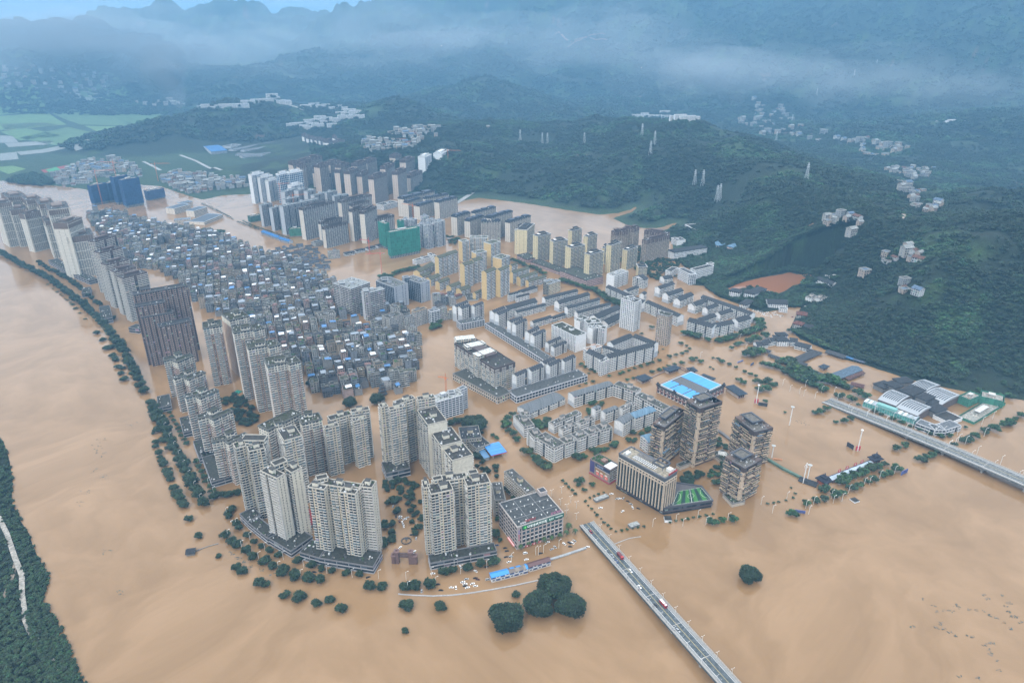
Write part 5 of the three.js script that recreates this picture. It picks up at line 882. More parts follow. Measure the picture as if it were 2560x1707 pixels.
{ // hotel over a dark podium
  const { o, f, W, D, h } = startThing('hotel', 'dark glass hotel with tall cream piers and a roof terrace beside the football pitch', 'hotel', 'H 580,495 1250,862 1480,785 b1410');
  const S = newS(), cr = [0.56, 0.47, 0.37], st = { ...ST.podium, wall: C.glass, gable: C.glass, fr: 'B', lf: 'B', roof: 'none', deck: [0.40, 0.355, 0.29], plain: 1 };
  f.box(S.glass, 0, W, 7, h - 4, 0, D, [0.022, 0.036, 0.042]); f.box(S.wall, -0.3, W + 0.3, h - 4, h - 0.3, -0.3, D + 0.3, [0.085, 0.095, 0.105]); f.flat(S.roof, 0, W, 0, D, h, st.deck);
  const sides = [[new Fr([0, 0], f.u, [-f.w[0], -f.w[1]]), W], [new Fr([0, 0], f.w, [-f.u[0], -f.u[1]]), D], [new Fr([f.w[0] * D, f.w[1] * D], f.u, f.w), W], [new Fr([f.u[0] * W, f.u[1] * W], f.w, f.u), D]];
  for (const [q, len] of sides) {
    const n = Math.max(4, Math.round(len / 4.0)), bw = len / n;
    for (let i = 0; i <= n; i++) one('pier', M.wall, o, (g) => q.box(g, Math.max(0, i * bw - 0.55), Math.min(len, i * bw + 0.55), 7, h - 4.2, 0.02, 1.1, cr));
    q.box(S.trim, 0, len, h - 8.2, h - 7.3, 0.04, 1.0, cr); q.box(S.trim, 0, len, h - 4.6, h - 4.0, 0.05, 1.2, cr); for (let i = 0; i < n; i++) { q.box(S.trim, i * bw + 0.3, (i + 1) * bw - 0.3, h - 7.3, h - 4.6, 0.03, 0.5, mul(cr, 0.9)); q.quadY(S.glass, (i + 0.3) * bw, (i + 0.7) * bw, h - 6.8, h - 5.2, 0.53, C.glass); }
    for (let y = 10; y < h - 9; y += 3.3) q.box(S.clut, 0, len, y, y + 0.5, 0.03, 0.16, [0.05, 0.062, 0.062]);
    q.box(S.cap, -0.4, len + 0.4, h - 0.3, h + 1.0, -0.4, 0.9, [0.13, 0.14, 0.16], true);
  }
  endS(S, o);
  one('terrace_tables', M.plain, o, (g) => { for (let i = 0; i < 13; i++) for (let j = 0; j < 3; j++) { const a = 4 + j * 2.2, b = D * 0.28 + i * (D * 0.5 / 13); f.box(g, a, a + 1.3, h + 0.7, h + 0.85, b, b + 1.0, [0.72, 0.75, 0.78]); f.box(g, a + 0.2, a + 0.5, h + 0.03, h + 0.9, b + 1.1, b + 1.5, [0.03, 0.07, 0.15]); } }, 'stuff');
  one('roof_pergola', M.wall, o, (g) => { for (let i = 0; i < 6; i++) f.box(g, W * 0.5 + i * 1.2, W * 0.5 + i * 1.2 + 0.4, h + 2.6, h + 2.9, D * 0.42, D * 0.74, [0.16, 0.16, 0.18]); for (const a of [0.1, 0.5, 0.9]) f.box(g, W * a, W * a + 0.5, h, h + 3.6, D * 0.9, D * 0.9 + 0.5, [0.1, 0.1, 0.12]); });
  one('roof_frame', M.wall, o, (g) => { const a0 = W * 0.45, a1 = W + 2, b0 = D * 0.16, b1 = D * 0.38; for (const b of [b0, b1]) f.box(g, a0, a1, h + 3.4, h + 5, b - 0.5, b + 0.5, [0.085, 0.09, 0.105], true); for (const a of [a0, a1]) f.box(g, a - 0.5, a + 0.5, h + 3.4, h + 5, b0, b1, [0.085, 0.09, 0.105], true); for (const a of [a0, a1 - 3]) for (const b of [b0, b1]) f.box(g, a, a + 0.5, h, h + 3.4, b, b + 0.5, [0.1, 0.1, 0.12]); });
  one('stair_house', M.wall, o, (g) => { f.box(g, W * 0.1, W * 0.5, h, h + 2.2, D * 0.86, D * 0.94, [0.62, 0.62, 0.6]); f.box(g, W * 0.62, W * 0.9, h, h + 3.2, D * 0.04, D * 0.13, [0.72, 0.72, 0.7]); });
  const q = sides[0][0], sign = one('roof_sign', M.paint, o, (g) => q.box(g, W * 0.28, W, h + 0.9, h + 3.2, 0.2, 0.5, [0.36, 0.03, 0.035], true)); one('sign_lettering', M.plain, o, (g) => { strokes(g, q, ['jin', 'ju', 'bin', 'pu'], W * 0.32, h + 3.4, 2.3, 0.3, [0.85, 0.85, 0.85]); strokes(g, q, ['gu', 'pu', 'bin', 'zhuan', 'yi', 'ju'], W * 0.32, h + 1.2, 1.5, 0.56, [0.2, 0.02, 0.02]); });
}
{ // hotel podium and football pitch on its roof
  const P = ['540,905', '1240,1290', '1945,1180', '1785,975', '1250,900'].map((s) => zp('H', ...s.split(',').map(Number))), hh = 8.5, V = P.map((p) => gp(...p, hh)), O = V[0], o = new THREE.Group(); o.position.set(O[0], 0, O[1]);
  top(o, 'hotel_podium', 'black two-storey hotel podium with rounded rim and a football pitch on it', 'podium');
  const W = V.map((v) => [v[0] - O[0], v[1] - O[1]]), g = new GB(), gl = new GB(), rim = new GB(), p3 = (i, y) => [W[i][0], y, W[i][1]];
  for (let i = 0; i < 5; i++) { const j = (i + 1) % 5, dx = W[j][0] - W[i][0], dz = W[j][1] - W[i][1], L = Math.hypot(dx, dz), u = [dx / L, dz / L], n = [-u[1], u[0]], f = new Fr(W[i], u, n); g.quad(p3(i, -1), p3(j, -1), p3(j, hh), p3(i, hh), [0.035, 0.035, 0.042]); for (let a = 1; a < L - 4; a += 5) { f.quadY(gl, a, a + 3.6, 1, 3.4, 0.08, glassTone([0.03, 0.035, 0.04])); f.quadY(gl, a, a + 3.6, 4.4, 6.4, 0.08, glassTone([0.03, 0.035, 0.04])); } f.box(rim, -0.6, L + 0.6, hh - 1.1, hh + 1.0, -0.7, 0.9, [0.07, 0.073, 0.085], true); f.box(rim, 0, L, 3.5, 4.1, 0, 1.6, [0.075, 0.06, 0.065], true); }
  for (const t of [[0, 1, 4], [1, 2, 4], [2, 3, 4]]) g.tri(...t.map((i) => p3(i, hh)), [0.10, 0.09, 0.095]);
  g.mesh('wall', M.wall, o); gl.mesh('windows', M.glass, o, 'stuff'); rim.mesh('rim', M.paint, o);
  const c = ['1350,1255', '1940,1165', '1785,985', '1440,1045'].map((s) => { const q = gp(...zp('H', ...s.split(',').map(Number)), hh + 0.3); return [q[0] - O[0], hh + 0.3, q[1] - O[1]]; });
  const mix = (s, t, y = 0) => [0, 1, 2].map((k) => lerp(lerp(c[0][k], c[1][k], s), lerp(c[3][k], c[2][k], s), t) + (k === 1 ? y : 0));
  const pitch = one('football_pitch', M.plain, o, (q) => { for (let i = 0; i < 9; i++) q.quad(mix(i / 9, 0), mix((i + 1) / 9, 0), mix((i + 1) / 9, 1), mix(i / 9, 1), i % 2 ? [0.035, 0.15, 0.035] : [0.008, 0.035, 0.028]); });
  one('pitch_lines', M.plain, pitch, (q) => { const seg = (s0, t0, s1, t1, w = 0.006) => { const dx = s1 - s0, dy = t1 - t0, n = Math.hypot(dx, dy) || 1, a = -dy / n * w, b = dx / n * w; q.quad(mix(s0 - a, t0 - b, 0.05), mix(s1 - a, t1 - b, 0.05), mix(s1 + a, t1 + b, 0.05), mix(s0 + a, t0 + b, 0.05), [0.5, 0.55, 0.5]); }; const arc = (s, t, r0, r1, a0, a1) => { for (let i = 0; i < 20; i++) { const a = lerp(a0, a1, i / 20), b = lerp(a0, a1, (i + 1) / 20); seg(s + Math.cos(a) * r0, t + Math.sin(a) * r1, s + Math.cos(b) * r0, t + Math.sin(b) * r1, 0.004); } }; seg(0.5, 0.02, 0.5, 0.98); for (const [a, b, d, e] of [[0.02, 0.02, 0.98, 0.02], [0.02, 0.98, 0.98, 0.98], [0.02, 0.02, 0.02, 0.98], [0.98, 0.02, 0.98, 0.98]]) seg(a, b, d, e); arc(0.5, 0.5, 0.1, 0.17, 0, 6.283); arc(0.02, 0.5, 0.16, 0.36, -1.57, 1.57); arc(0.98, 0.5, 0.16, 0.36, 1.57, 4.71); });
}
{ // billboard-clad shop block left of the hotel
  const { o, f, W, D, h } = startThing('shop_block', 'shop block covered with navy and red billboards, left of the dark hotel', 'shop building', 'H 150,575 445,742 575,660 b945'), S = newS(), c = [0.30, 0.26, 0.23];
  block(S, f, { W, D, h, bare: 1 }, { ...ST.town, wall: c, gable: c, fr: 'W', lf: 'B', roof: 'flat', stair: 0, deck: [0.12, 0.13, 0.10], cap: [0.25, 0.2, 0.18] }, true); endS(S, o);
  const q = new Fr([0, 0], f.w, [-f.u[0], -f.u[1]]), bd = (a, b, y0, y1, k, n = 'billboard') => one(n, M.paint, o, (g) => q.box(g, D * a, D * b, h * y0, h * y1, 0.1, 0.4, k, true));
  const navy = bd(0, 0.72, 0.74, 0.99, [0.03, 0.045, 0.09]); one('sign_lettering', M.plain, navy, (g) => strokes(g, new Fr([f.w[0] * D * 0.62, f.w[1] * D * 0.62], [-f.w[0], -f.w[1]], [-f.u[0], -f.u[1]]), ['pu', 'jin', 'ju', 'gu'], 0, h * 0.82, 2.0, 0.48, [0.30, 0.36, 0.5]));
  bd(0.76, 0.98, 0.2, 0.98, [0.05, 0.05, 0.16]); bd(0.05, 0.72, 0.66, 0.73, [0.35, 0.33, 0.33]); bd(0.34, 0.7, 0.52, 0.63, [0.28, 0.14, 0.04]); bd(0.22, 0.32, 0.5, 0.6, [0.32, 0.18, 0.03]);
  for (const a of [0.1, 0.32, 0.52]) { bd(a + 0.02, a + 0.14, 0.42, 0.5, [0.7, 0.62, 0.52]); const r = bd(a, a + 0.13, 0.2, 0.4, [0.62, 0.12, 0.09]); one('sign_lettering', M.plain, r, (g) => strokes(g, new Fr([f.w[0] * D * (a + 0.12), f.w[1] * D * (a + 0.12)], [-f.w[0], -f.w[1]], [-f.u[0], -f.u[1]]), ['bin'], 0.2, h * 0.22, 2.2, 0.48, [0.8, 0.4, 0.35])); }
  one('shop_front', M.paint, o, (g) => { q.box(g, 0, D, 0, 1.6, 0.1, 0.9, [0.28, 0.05, 0.07], true); f.box(g, 0, W * 0.7, 0, 1.6, -0.9, -0.05, [0.28, 0.05, 0.07], true); });
  one('roof_shed', M.sheet, o, (g) => { f.box(g, 0, W * 0.85, h + 0.6, h + 1.0, 0, D * 0.33, [0.55, 0.57, 0.6], true); f.box(g, W * 0.3, W * 0.7, h, h + 3.2, D * 0.42, D * 0.62, [0.2, 0.12, 0.09]); }); one('roof_garden', M.plain, o, (g) => { for (let i = 0; i < 60; i++) { const a = rr(0, W - 1.5), b = rr(D * 0.36, D - 1.5), s = rr(0.7, 1.8); f.box(g, a, a + s, h, h + rr(0.6, 2), b, b + s, [0.03, rr(0.05, 0.10), 0.025]); } }, 'stuff');
}
// terraced towers with projecting planted balconies
seed = 333;
const terraced = (label, spec) => {
  const { o, f, W, D, h } = startThing('terraced_tower', label, 'apartment tower', spec, 'terraced brown towers'), S = newS(), n = Math.round((h - 6) / 3.1), fh = (h - 6) / n, br = [0.16, 0.115, 0.095], cr = [0.60, 0.475, 0.355];
  f.box(S.wall, 0.8, W - 0.8, 0, h, 0.8, D - 0.8, br);
  for (const [a, b, c, d] of [[0, 3.6, 0.2, 3.2], [W - 3.4, W, D - 3.4, D]]) f.box(S.trim, a, b, 0, h - 6, c, d, cr);
  const slabs = new GB(), plants = new GB();
  const sides = [[new Fr([0, 0], f.u, [-f.w[0], -f.w[1]]), W], [new Fr([0, 0], f.w, [-f.u[0], -f.u[1]]), D], [new Fr([f.w[0] * D, f.w[1] * D], f.u, f.w), W], [new Fr([f.u[0] * W, f.u[1] * W], f.w, f.u), D]];
  for (const [q, len] of sides) {
    for (let k = 0; k < n; k++) { const y = 4 + k * fh;
      for (let a = 1; a < len - 2; a += 2.6) { q.quadY(S.glass, a, a + 1.7, y + 0.7, y + fh - 0.4, -0.72, glassTone(C.glass)); }
      const shift = (k * 37 % 5) / 5, parts = [[0.02 + 0.25 * shift, 0.46 + 0.2 * shift], [0.55 + 0.2 * shift, 0.99]];
      for (const [s, e] of parts) { const out = rr(0.6, k % 2 ? 2.7 : 1.4), x0 = len * s, x1 = Math.min(len + 1.2, len * e); q.box(slabs, x0, x1, y - 0.15, y + 0.12, -0.8, out, cr, true); q.box(slabs, x0, x1, y + 0.12, y + 1.0, out - 0.25, out, rnd() < 0.5 ? mul(cr, 0.85) : [0.13, 0.13, 0.14], true); for (const x of [x0, x1 - 0.2]) q.box(slabs, x, x + 0.2, y, y + 1.0, -0.6, out, rnd() < 0.5 ? cr : br, true); if (rnd() < 0.8) for (let i = 0; i < 7; i++) { const a = rr(x0, x1 - 0.8); q.box(plants, a, a + rr(0.4, 1.2), y + 0.12, y + rr(0.7, 1.5), out - 1.1, out - 0.3, [0.03, rr(0.045, 0.085), 0.025]); } if (rnd() < 0.22) q.box(slabs, x0 + 0.5, x0 + (x1 - x0) * 0.7, y + 2.3, y + 2.5, -0.5, out * 0.9, [0.16, 0.24, 0.33], true); } }
  }
  f.box(S.cap, -0.4, W + 0.4, h - 6, h, -0.4, D * 0.55, [0.085, 0.06, 0.055]); f.box(S.cap, W * 0.3, W + 0.6, h - 9, h - 1.2, D * 0.5, D + 0.6, [0.10, 0.07, 0.06]);
  for (let i = 0; i < 14; i++) { const [q, len] = sides[i % 4]; q.quadY(S.glass, len * rr(0.1, 0.8), len * rr(0.1, 0.8) + 1.5, h - 4.8, h - 2.4, 0.45, C.glass); }
  const rim = (a0, a1, b0, b1, y, k) => { f.flat(S.roof, a0, a1, b0, b1, y - 0.3, [0.17, 0.16, 0.15]); ring2b(S.cap, f, a0, a1, b0, b1, y, k); };
  rim(-0.8, W * 0.62, -0.8, D * 0.55, h + 0.6, [0.13, 0.12, 0.125]); rim(W * 0.4, W + 1, D * 0.45, D + 1, h - 0.6, [0.13, 0.12, 0.125]); f.box(S.stair, W * 0.25, W * 0.6, h - 0.5, h + 4, D * 0.35, D * 0.7, [0.09, 0.085, 0.095]); rim(W * 0.18, W * 0.7, D * 0.28, D * 0.8, h + 5, [0.075, 0.085, 0.105]); clutter(S, f, W, D, h + 0.2, ST.cream, true);
  endS(S, o); slabs.mesh('terraces', M.wall, o, 'stuff'); plants.mesh('terrace_plants', M.plain, o, 'stuff');
};
function ring2b(g, f, a0, a1, b0, b1, y, k) { for (const b of [b0, b1]) f.box(g, a0 - 0.7, a1 + 0.7, y - 0.5, y + 0.45, b - 0.7, b + 0.7, k, true); for (const a of [a0, a1]) f.box(g, a - 0.7, a + 0.7, y - 0.5, y + 0.45, b0 + 0.7, b1 - 0.7, k, true); }
terraced('terraced brown tower with projecting balconies, directly behind the dark hotel', 'I 130,500 205,560 385,420 b925');
terraced('terraced brown tower with projecting balconies, tallest, in front of the blue-roofed gym', 'I d22 505,405 690,345 b905');
terraced('terraced brown tower with projecting balconies, rear right one against the open flood', 'I 790,470 965,600 1060,525 b905');
terraced('terraced brown tower with projecting balconies, lowest and nearest, right of the football pitch', 'I 745,790 880,905 1025,830 b1210');
building('garden_podium', 'shop', 'planted terrace podium with pale wall at the foot of the nearest terraced tower', 'podium', undefined, 'H 2100,1090 2240,1235 2420,1190 h4 deck=moss fr=B lf=B; H 1930,490 2180,680 2260,560 h4 deck=moss fr=B lf=B; H 1450,640 1470,690 1650,620 h5 deck=moss fr=B lf=B');
{ // gymnasium with blue roof
  const { o, f, W, D, h } = startThing('gymnasium', 'large hall with a bright blue roof and a grey stripped band across it', 'hall', 'I 185,200 430,348 705,220 b408'), S = newS(), c = [0.56, 0.53, 0.52];
  block(S, f, { W, D, h, bare: 1 }, { ...ST.town, wall: c, gable: c, trim: [0.25, 0.09, 0.075], fr: 'B', lf: 'B', roof: 'flat', cap: C.slate, deck: C.slate, stair: 0 }, true);
  for (const [q, len] of [[new Fr([0, 0], f.u, [-f.w[0], -f.w[1]]), W], [new Fr([0, 0], f.w, [-f.u[0], -f.u[1]]), D]]) { for (let a = 0; a <= len; a += len / 9) q.box(S.trim, a - 0.4, a + 0.4, -1, h, 0.02, 0.7, [0.22, 0.08, 0.07]); q.box(S.trim, 0, len, h * 0.42, h * 0.5, 0.03, 0.75, [0.2, 0.08, 0.07]); for (let a = len / 18; a < len - 3; a += len / 9) { q.quadY(S.glass, a - 0.3, a + 2.5, h * 0.58, h * 0.78, 0.06, C.glass); q.quadY(S.glass, a - 0.3, a + 2.5, h * 0.1, h * 0.35, 0.06, C.glass); } q.quad ?? 0; S.roof.quad(q.p(-1.6, h - 0.4, 1.8), q.p(len + 1.6, h - 0.4, 1.8), q.p(len, h + 1.4, -0.4), q.p(0, h + 1.4, -0.4), C.slate); }
  endS(S, o);
  const m = 3.2, y = h + 1.6, lanes = 26;
  const panel = new GB(); panel.hex([[0, 0, 0], [1, 0, 0], [1, 0, 1], [0, 0, 1], [0, 0.1, 0], [1, 0.1, 0], [1, 0.1, 1], [0, 0.1, 1]], [1, 1, 1]); const pg = panel.geo(), mats = [[0.06, 0.30, 0.66], [0.055, 0.27, 0.60], [0.085, 0.09, 0.10]].map((k) => new THREE.MeshStandardMaterial({ name: 'roof sheet', color: new THREE.Color(...k), roughness: 0.55, flatShading: true }));
  one('roof_border', M.wall, o, (g) => { for (const [a0, a1, b0, b1] of [[m - 1, W - m + 1, m - 1, m], [m - 1, W - m + 1, D - m, D - m + 1], [m - 1, m, m, D - m], [W - m, W - m + 1, m, D - m]]) f.box(g, a0, a1, h, y + 0.5, b0, b1, [0.62, 0.64, 0.66]); f.flat(g, m, W - m, m, D - m, y - 0.1, [0.10, 0.105, 0.115]); });
  const ang = Math.atan2(-f.u[1], f.u[0]);
  for (let i = 0; i < lanes; i++) for (const part of [0, 1]) { const b = lerp(m, D - m, i / lanes), wd = (D - 2 * m) / lanes; if (i % 11 === 7 && part === 0) continue; const s = new THREE.Mesh(pg, mats[rnd() < 0.5 ? 0 : 1]), a0 = part ? W * 0.64 : m, a1 = part ? W - m - 0.2 : W * (0.36 + (i % 7 === 3 ? -0.06 : 0)); s.name = 'roof_sheet'; s.position.set(...f.p(a0, y, b)); s.rotation.y = ang; s.scale.set(a1 - a0, 1, -(wd - 0.06)); s.castShadow = s.receiveShadow = true; o.add(s); }
  one('bare_purlins', M.plain, o, (g) => { for (let i = 0; i < 40; i++) { const b = lerp(m + 0.4, D - m - 0.4, i / 40); f.box(g, W * 0.365, W * 0.63, y - 0.08, y + 0.08, b, b + 0.35, i % 2 ? [0.2, 0.2, 0.2] : [0.14, 0.14, 0.15]); } }, 'stuff');
  for (const [a, b] of [[0, 0], [W, 0], [0, D], [W, D], [W / 2, 0], [0, D / 2]]) one('corner_turret', M.roof, o, (g) => { f.box(g, a - 1.3, a + 1.3, h, h + 2.4, b - 1.3, b + 1.3, [0.16, 0.09, 0.08]); hipRoof(g, f, a - 1.4, a + 1.4, b - 1.4, b + 1.4, h + 2.4, 1.4, C.slate, 0.8); f.box(g, a - 0.6, a + 0.6, h + 3.5, h + 4.6, b - 0.6, b + 0.6, [0.1, 0.07, 0.07]); hipRoof(g, f, a - 0.6, a + 0.6, b - 0.6, b + 0.6, h + 4.6, 1.1, C.slate, 0.6); });
}
// halls and pavilions with dark hipped roofs
const pavilion = (label, spec, o2 = {}) => {
  const { o, f, W, D, h } = startThing('pavilion', label, 'pavilion', spec, o2.group), S = newS(), k = o2.k ?? [0.042, 0.062, 0.095];
  f.box(S.wall, 1, W - 1, -1, h, 1, D - 1, o2.wall ?? [0.50, 0.44, 0.40]); for (let a = 1; a < W; a += 3) for (const b of [0.6, D - 1]) f.box(S.trim, a - 0.25, a + 0.25, -1, h, b, b + 0.5, [0.24, 0.10, 0.085]); for (let a = 2; a < W - 3; a += 3) S.glass.quad(f.p(a, 0.6, 0.95), f.p(a + 1.7, 0.6, 0.95), f.p(a + 1.7, h - 0.7, 0.95), f.p(a, h - 0.7, 0.95), C.glass); hipRoof(S.roof, f, 0, W, 0, D, h, o2.rise ?? Math.min(W, D) * 0.3, k, 1.4);
  if (o2.tier) { const c = 0.28; f.box(S.wall, W * c, W * (1 - c), h + 1, h + 4.2, D * c, D * (1 - c), [0.10, 0.07, 0.08]); hipRoof(S.roof, f, W * c, W * (1 - c), D * c, D * (1 - c), h + 3.6, 2.4, k, 1.3); f.box(S.cap, W * 0.46, W * 0.54, h + 5.6, h + 8, D * 0.46, D * 0.54, [0.06, 0.07, 0.09]); }
  endS(S, o); return o;
};
pavilion('slate-roofed pavilion on the flood, nearest to the grey-roofed white quarter', 'I 0,135 20,175 95,150 h5'); pavilion('slate-roofed pavilion left behind the blue-roofed hall, beside its walkway', 'I 215,70 245,95 335,65 h5'); pavilion('small slate-roofed pavilion right behind the blue-roofed hall', 'I 400,68 432,95 478,88 h5'); pavilion('slate-roofed wing against the rear right side of the blue-roofed hall', 'I 510,135 600,170 645,160 h7'); pavilion('double slate-roofed pavilion standing right of the blue-roofed hall', 'I 725,225 830,295 885,275 h6'); pavilion('lone dark pavilion in the flooded yard before the blue sheet shed', 'J 672,388 708,405 748,388 h4');
{ // walkways between the pavilions
  const o = new THREE.Group(), pts = ['335,50 400,85', '95,150 215,95', '330,70 400,100'].map((s) => s.split(' ').map((t) => gp(...zp('I', ...t.split(',').map(Number))))); top(o, 'walkway', 'thin raised walkways linking the slate pavilions over the flood', 'walkway');
  one('deck', M.plain, o, (g) => { for (const [a, b] of pts) { const L = Math.hypot(b[0] - a[0], b[1] - a[1]), u = [(b[0] - a[0]) / L, (b[1] - a[1]) / L], f = new Fr(a, u, [-u[1], u[0]]); f.box(g, 0, L, 0.5, 1.0, -0.9, 0.9, [0.2, 0.14, 0.12], true); } });
}
// long covered corridor between two tiered pavilions
pavilion('two-tiered dark pavilion at the near end of the long blue-grey covered pier', 'L 480,385 555,430 595,405 h6', { tier: 1, k: [0.03, 0.035, 0.06], wall: [0.40, 0.13, 0.08] }); pavilion('two-tiered dark pavilion at the far end of the long blue-grey covered pier', 'L 910,212 960,240 1030,225 h6', { tier: 1, k: [0.03, 0.035, 0.06], wall: [0.32, 0.12, 0.10] });
{
  const c = ['575,375', '925,235', '965,258', '610,410'].map((s) => gp(...zp('L', ...s.split(',').map(Number)), 2.6)), O = c[0], o = new THREE.Group(); o.position.set(O[0], 0, O[1]); top(o, 'covered_pier', 'long blue-grey sheet roof between the two tiered pavilions', 'pier'); const P = c.map((p) => [p[0] - O[0], p[1] - O[1]]);
  one('roof', M.sheet, o, (g) => { for (let i = 0; i < 14; i++) { const q = (t, s) => [lerp(lerp(P[0][0], P[1][0], t), lerp(P[3][0], P[2][0], t), s), 2.6 + 0.9 * Math.sin(s * 3.14) + rr(-0.1, 0.1), lerp(lerp(P[0][1], P[1][1], t), lerp(P[3][1], P[2][1], t), s)]; for (let j = 0; j < 3; j++) g.quad(q(i / 14, j / 3), q((i + 1) / 14, j / 3), q((i + 1) / 14, (j + 1) / 3), q(i / 14, (j + 1) / 3), mul([0.36, 0.44, 0.52], rr(0.85, 1.15))); } });
  one('side_wall', M.wall, o, (g) => { const f = new Fr(P[0], [(P[1][0] - P[0][0]) / 100, (P[1][1] - P[0][1]) / 100], [0, 0]); for (const [a, b] of [[P[0], P[1]], [P[3], P[2]]]) g.hex([[a[0], -1, a[1]], [b[0], -1, b[1]], [b[0] + 0.5, -1, b[1] + 0.5], [a[0] + 0.5, -1, a[1] + 0.5], [a[0], 3.4, a[1]], [b[0], 3.4, b[1]], [b[0] + 0.5, 3.4, b[1] + 0.5], [a[0] + 0.5, 3.4, a[1] + 0.5]], [0.13, 0.10, 0.11]); });
  for (const t of [0.22, 0.4, 0.6, 0.76]) { const x = lerp(P[0][0], P[1][0], t), z = lerp(P[0][1], P[1][1], t); one('red_frame', M.plain, o, (g) => { const f = new Fr([x, z], [0.9, -0.43], [0.43, 0.9]); f.box(g, 0, 0.5, 3, 7, 0, 0.4, C.red); f.box(g, 3.4, 3.9, 3, 7, 0, 0.4, C.red); f.box(g, 0, 3.9, 6.5, 7, 0, 0.4, C.red, true); f.box(g, 0, 3.9, 3.4, 3.9, 0, 0.4, C.red, true); f.box(g, 1.1, 2.8, 4.4, 5.9, 0.1, 0.3, [0.5, 0.35, 0.34], true); }); }
}
// theatre with stepped white gables, covered corridors round its court
{
  const b = (label, spec, st = 'villa') => building('theatre_wing', st, label, 'theatre', undefined, spec);
  building('theatre', 'white', 'dark-tiled stage hall with white gables facing the flooded court', 'theatre', undefined, 'h d22 1440,1190 1610,1190 h9 roof=hip deck=slate; h d12 1450,1110 1590,1105 h13 roof=hip deck=slate');
  b('stepped white-gabled tiled wing left of the stage hall', 'h d12 1345,1190 1440,1175 h8 ridge=x; h d12 1250,1230 1345,1200 h6.5 ridge=x; h d13 1140,1255 1300,1245 h5 ridge=x');
  b('white-gabled tiled wing right of the stage hall', 'h d13 1625,1190 1730,1200 h8 ridge=x; h d14 1690,1245 1900,1300 h6 ridge=x');
  const cor = (label, z, a, c, w, k = [0.062, 0.066, 0.078], hh = 4.2) => { const A = gp(...zp(z, ...a), hh), B = gp(...zp(z, ...c), hh), L = Math.hypot(B[0] - A[0], B[1] - A[1]), u = [(B[0] - A[0]) / L, (B[1] - A[1]) / L], n = [-u[1], u[0]], o = new THREE.Group(); o.position.set(A[0], 0, A[1]); top(o, 'covered_corridor', label, 'corridor', undefined); const f = new Fr([-n[0] * w / 2, -n[1] * w / 2], u, n), S = newS(); gableRoof(S.roof, f, L, w, hh - 0.8, k, [0.5, 0.5, 0.5], S, 'x', 0.6, w * 0.16); for (let x = 0.5; x < L; x += 4) for (const y of [0.4, w - 0.8]) f.box(S.trim, x, x + 0.4, -1, hh - 0.8, y, y + 0.4, [0.25, 0.2, 0.18]); endS(S, o); FOOT.push({ o: [A[0] - n[0] * w / 2, A[1] - n[1] * w / 2], u, w: n, W: L, D: w, h: hh }); };
  cor('dark-roofed corridor leading left from the theatre wing', 'h', [1090, 1265], [1340, 1335], 9); cor('wide dark-roofed corridor dividing the two flooded courts', 'J', [475, 335], [625, 268], 15); cor('dark-roofed corridor from the theatre wing towards the hill', 'J', [570, 240], [690, 275], 9); cor('long dark-roofed corridor along the trees before the court', 'J', [250, 285], [480, 365], 8); cor('dark-roofed hall at the rear of the second court', 'J', [735, 255], [890, 305], 13); cor('narrow dark corridor beyond the second court trees', 'J', [570, 400], [955, 560], 8); cor('short dark-roofed corridor joining the court roofs', 'J', [490, 345], [570, 370], 8); cor('blue sheet-roofed shed in the second court', 'J', [800, 468], [990, 395], 16, [0.11, 0.17, 0.25], 6); cor('rusty sheet-roofed shed beside the blue one', 'J', [890, 485], [1030, 430], 9, [0.13, 0.065, 0.055], 4); cor('small rusty roof awash in the second court', 'J', [940, 525], [1045, 550], 11, [0.13, 0.06, 0.055], 3); cor('blue tarpaulin shed along the hill road', 'J', [895, 300], [955, 320], 6, [0.06, 0.20, 0.45], 4); cor('row of small blue-roofed stalls along the hill road', 'J', [960, 322], [1050, 350], 5, [0.10, 0.13, 0.2], 4);
}
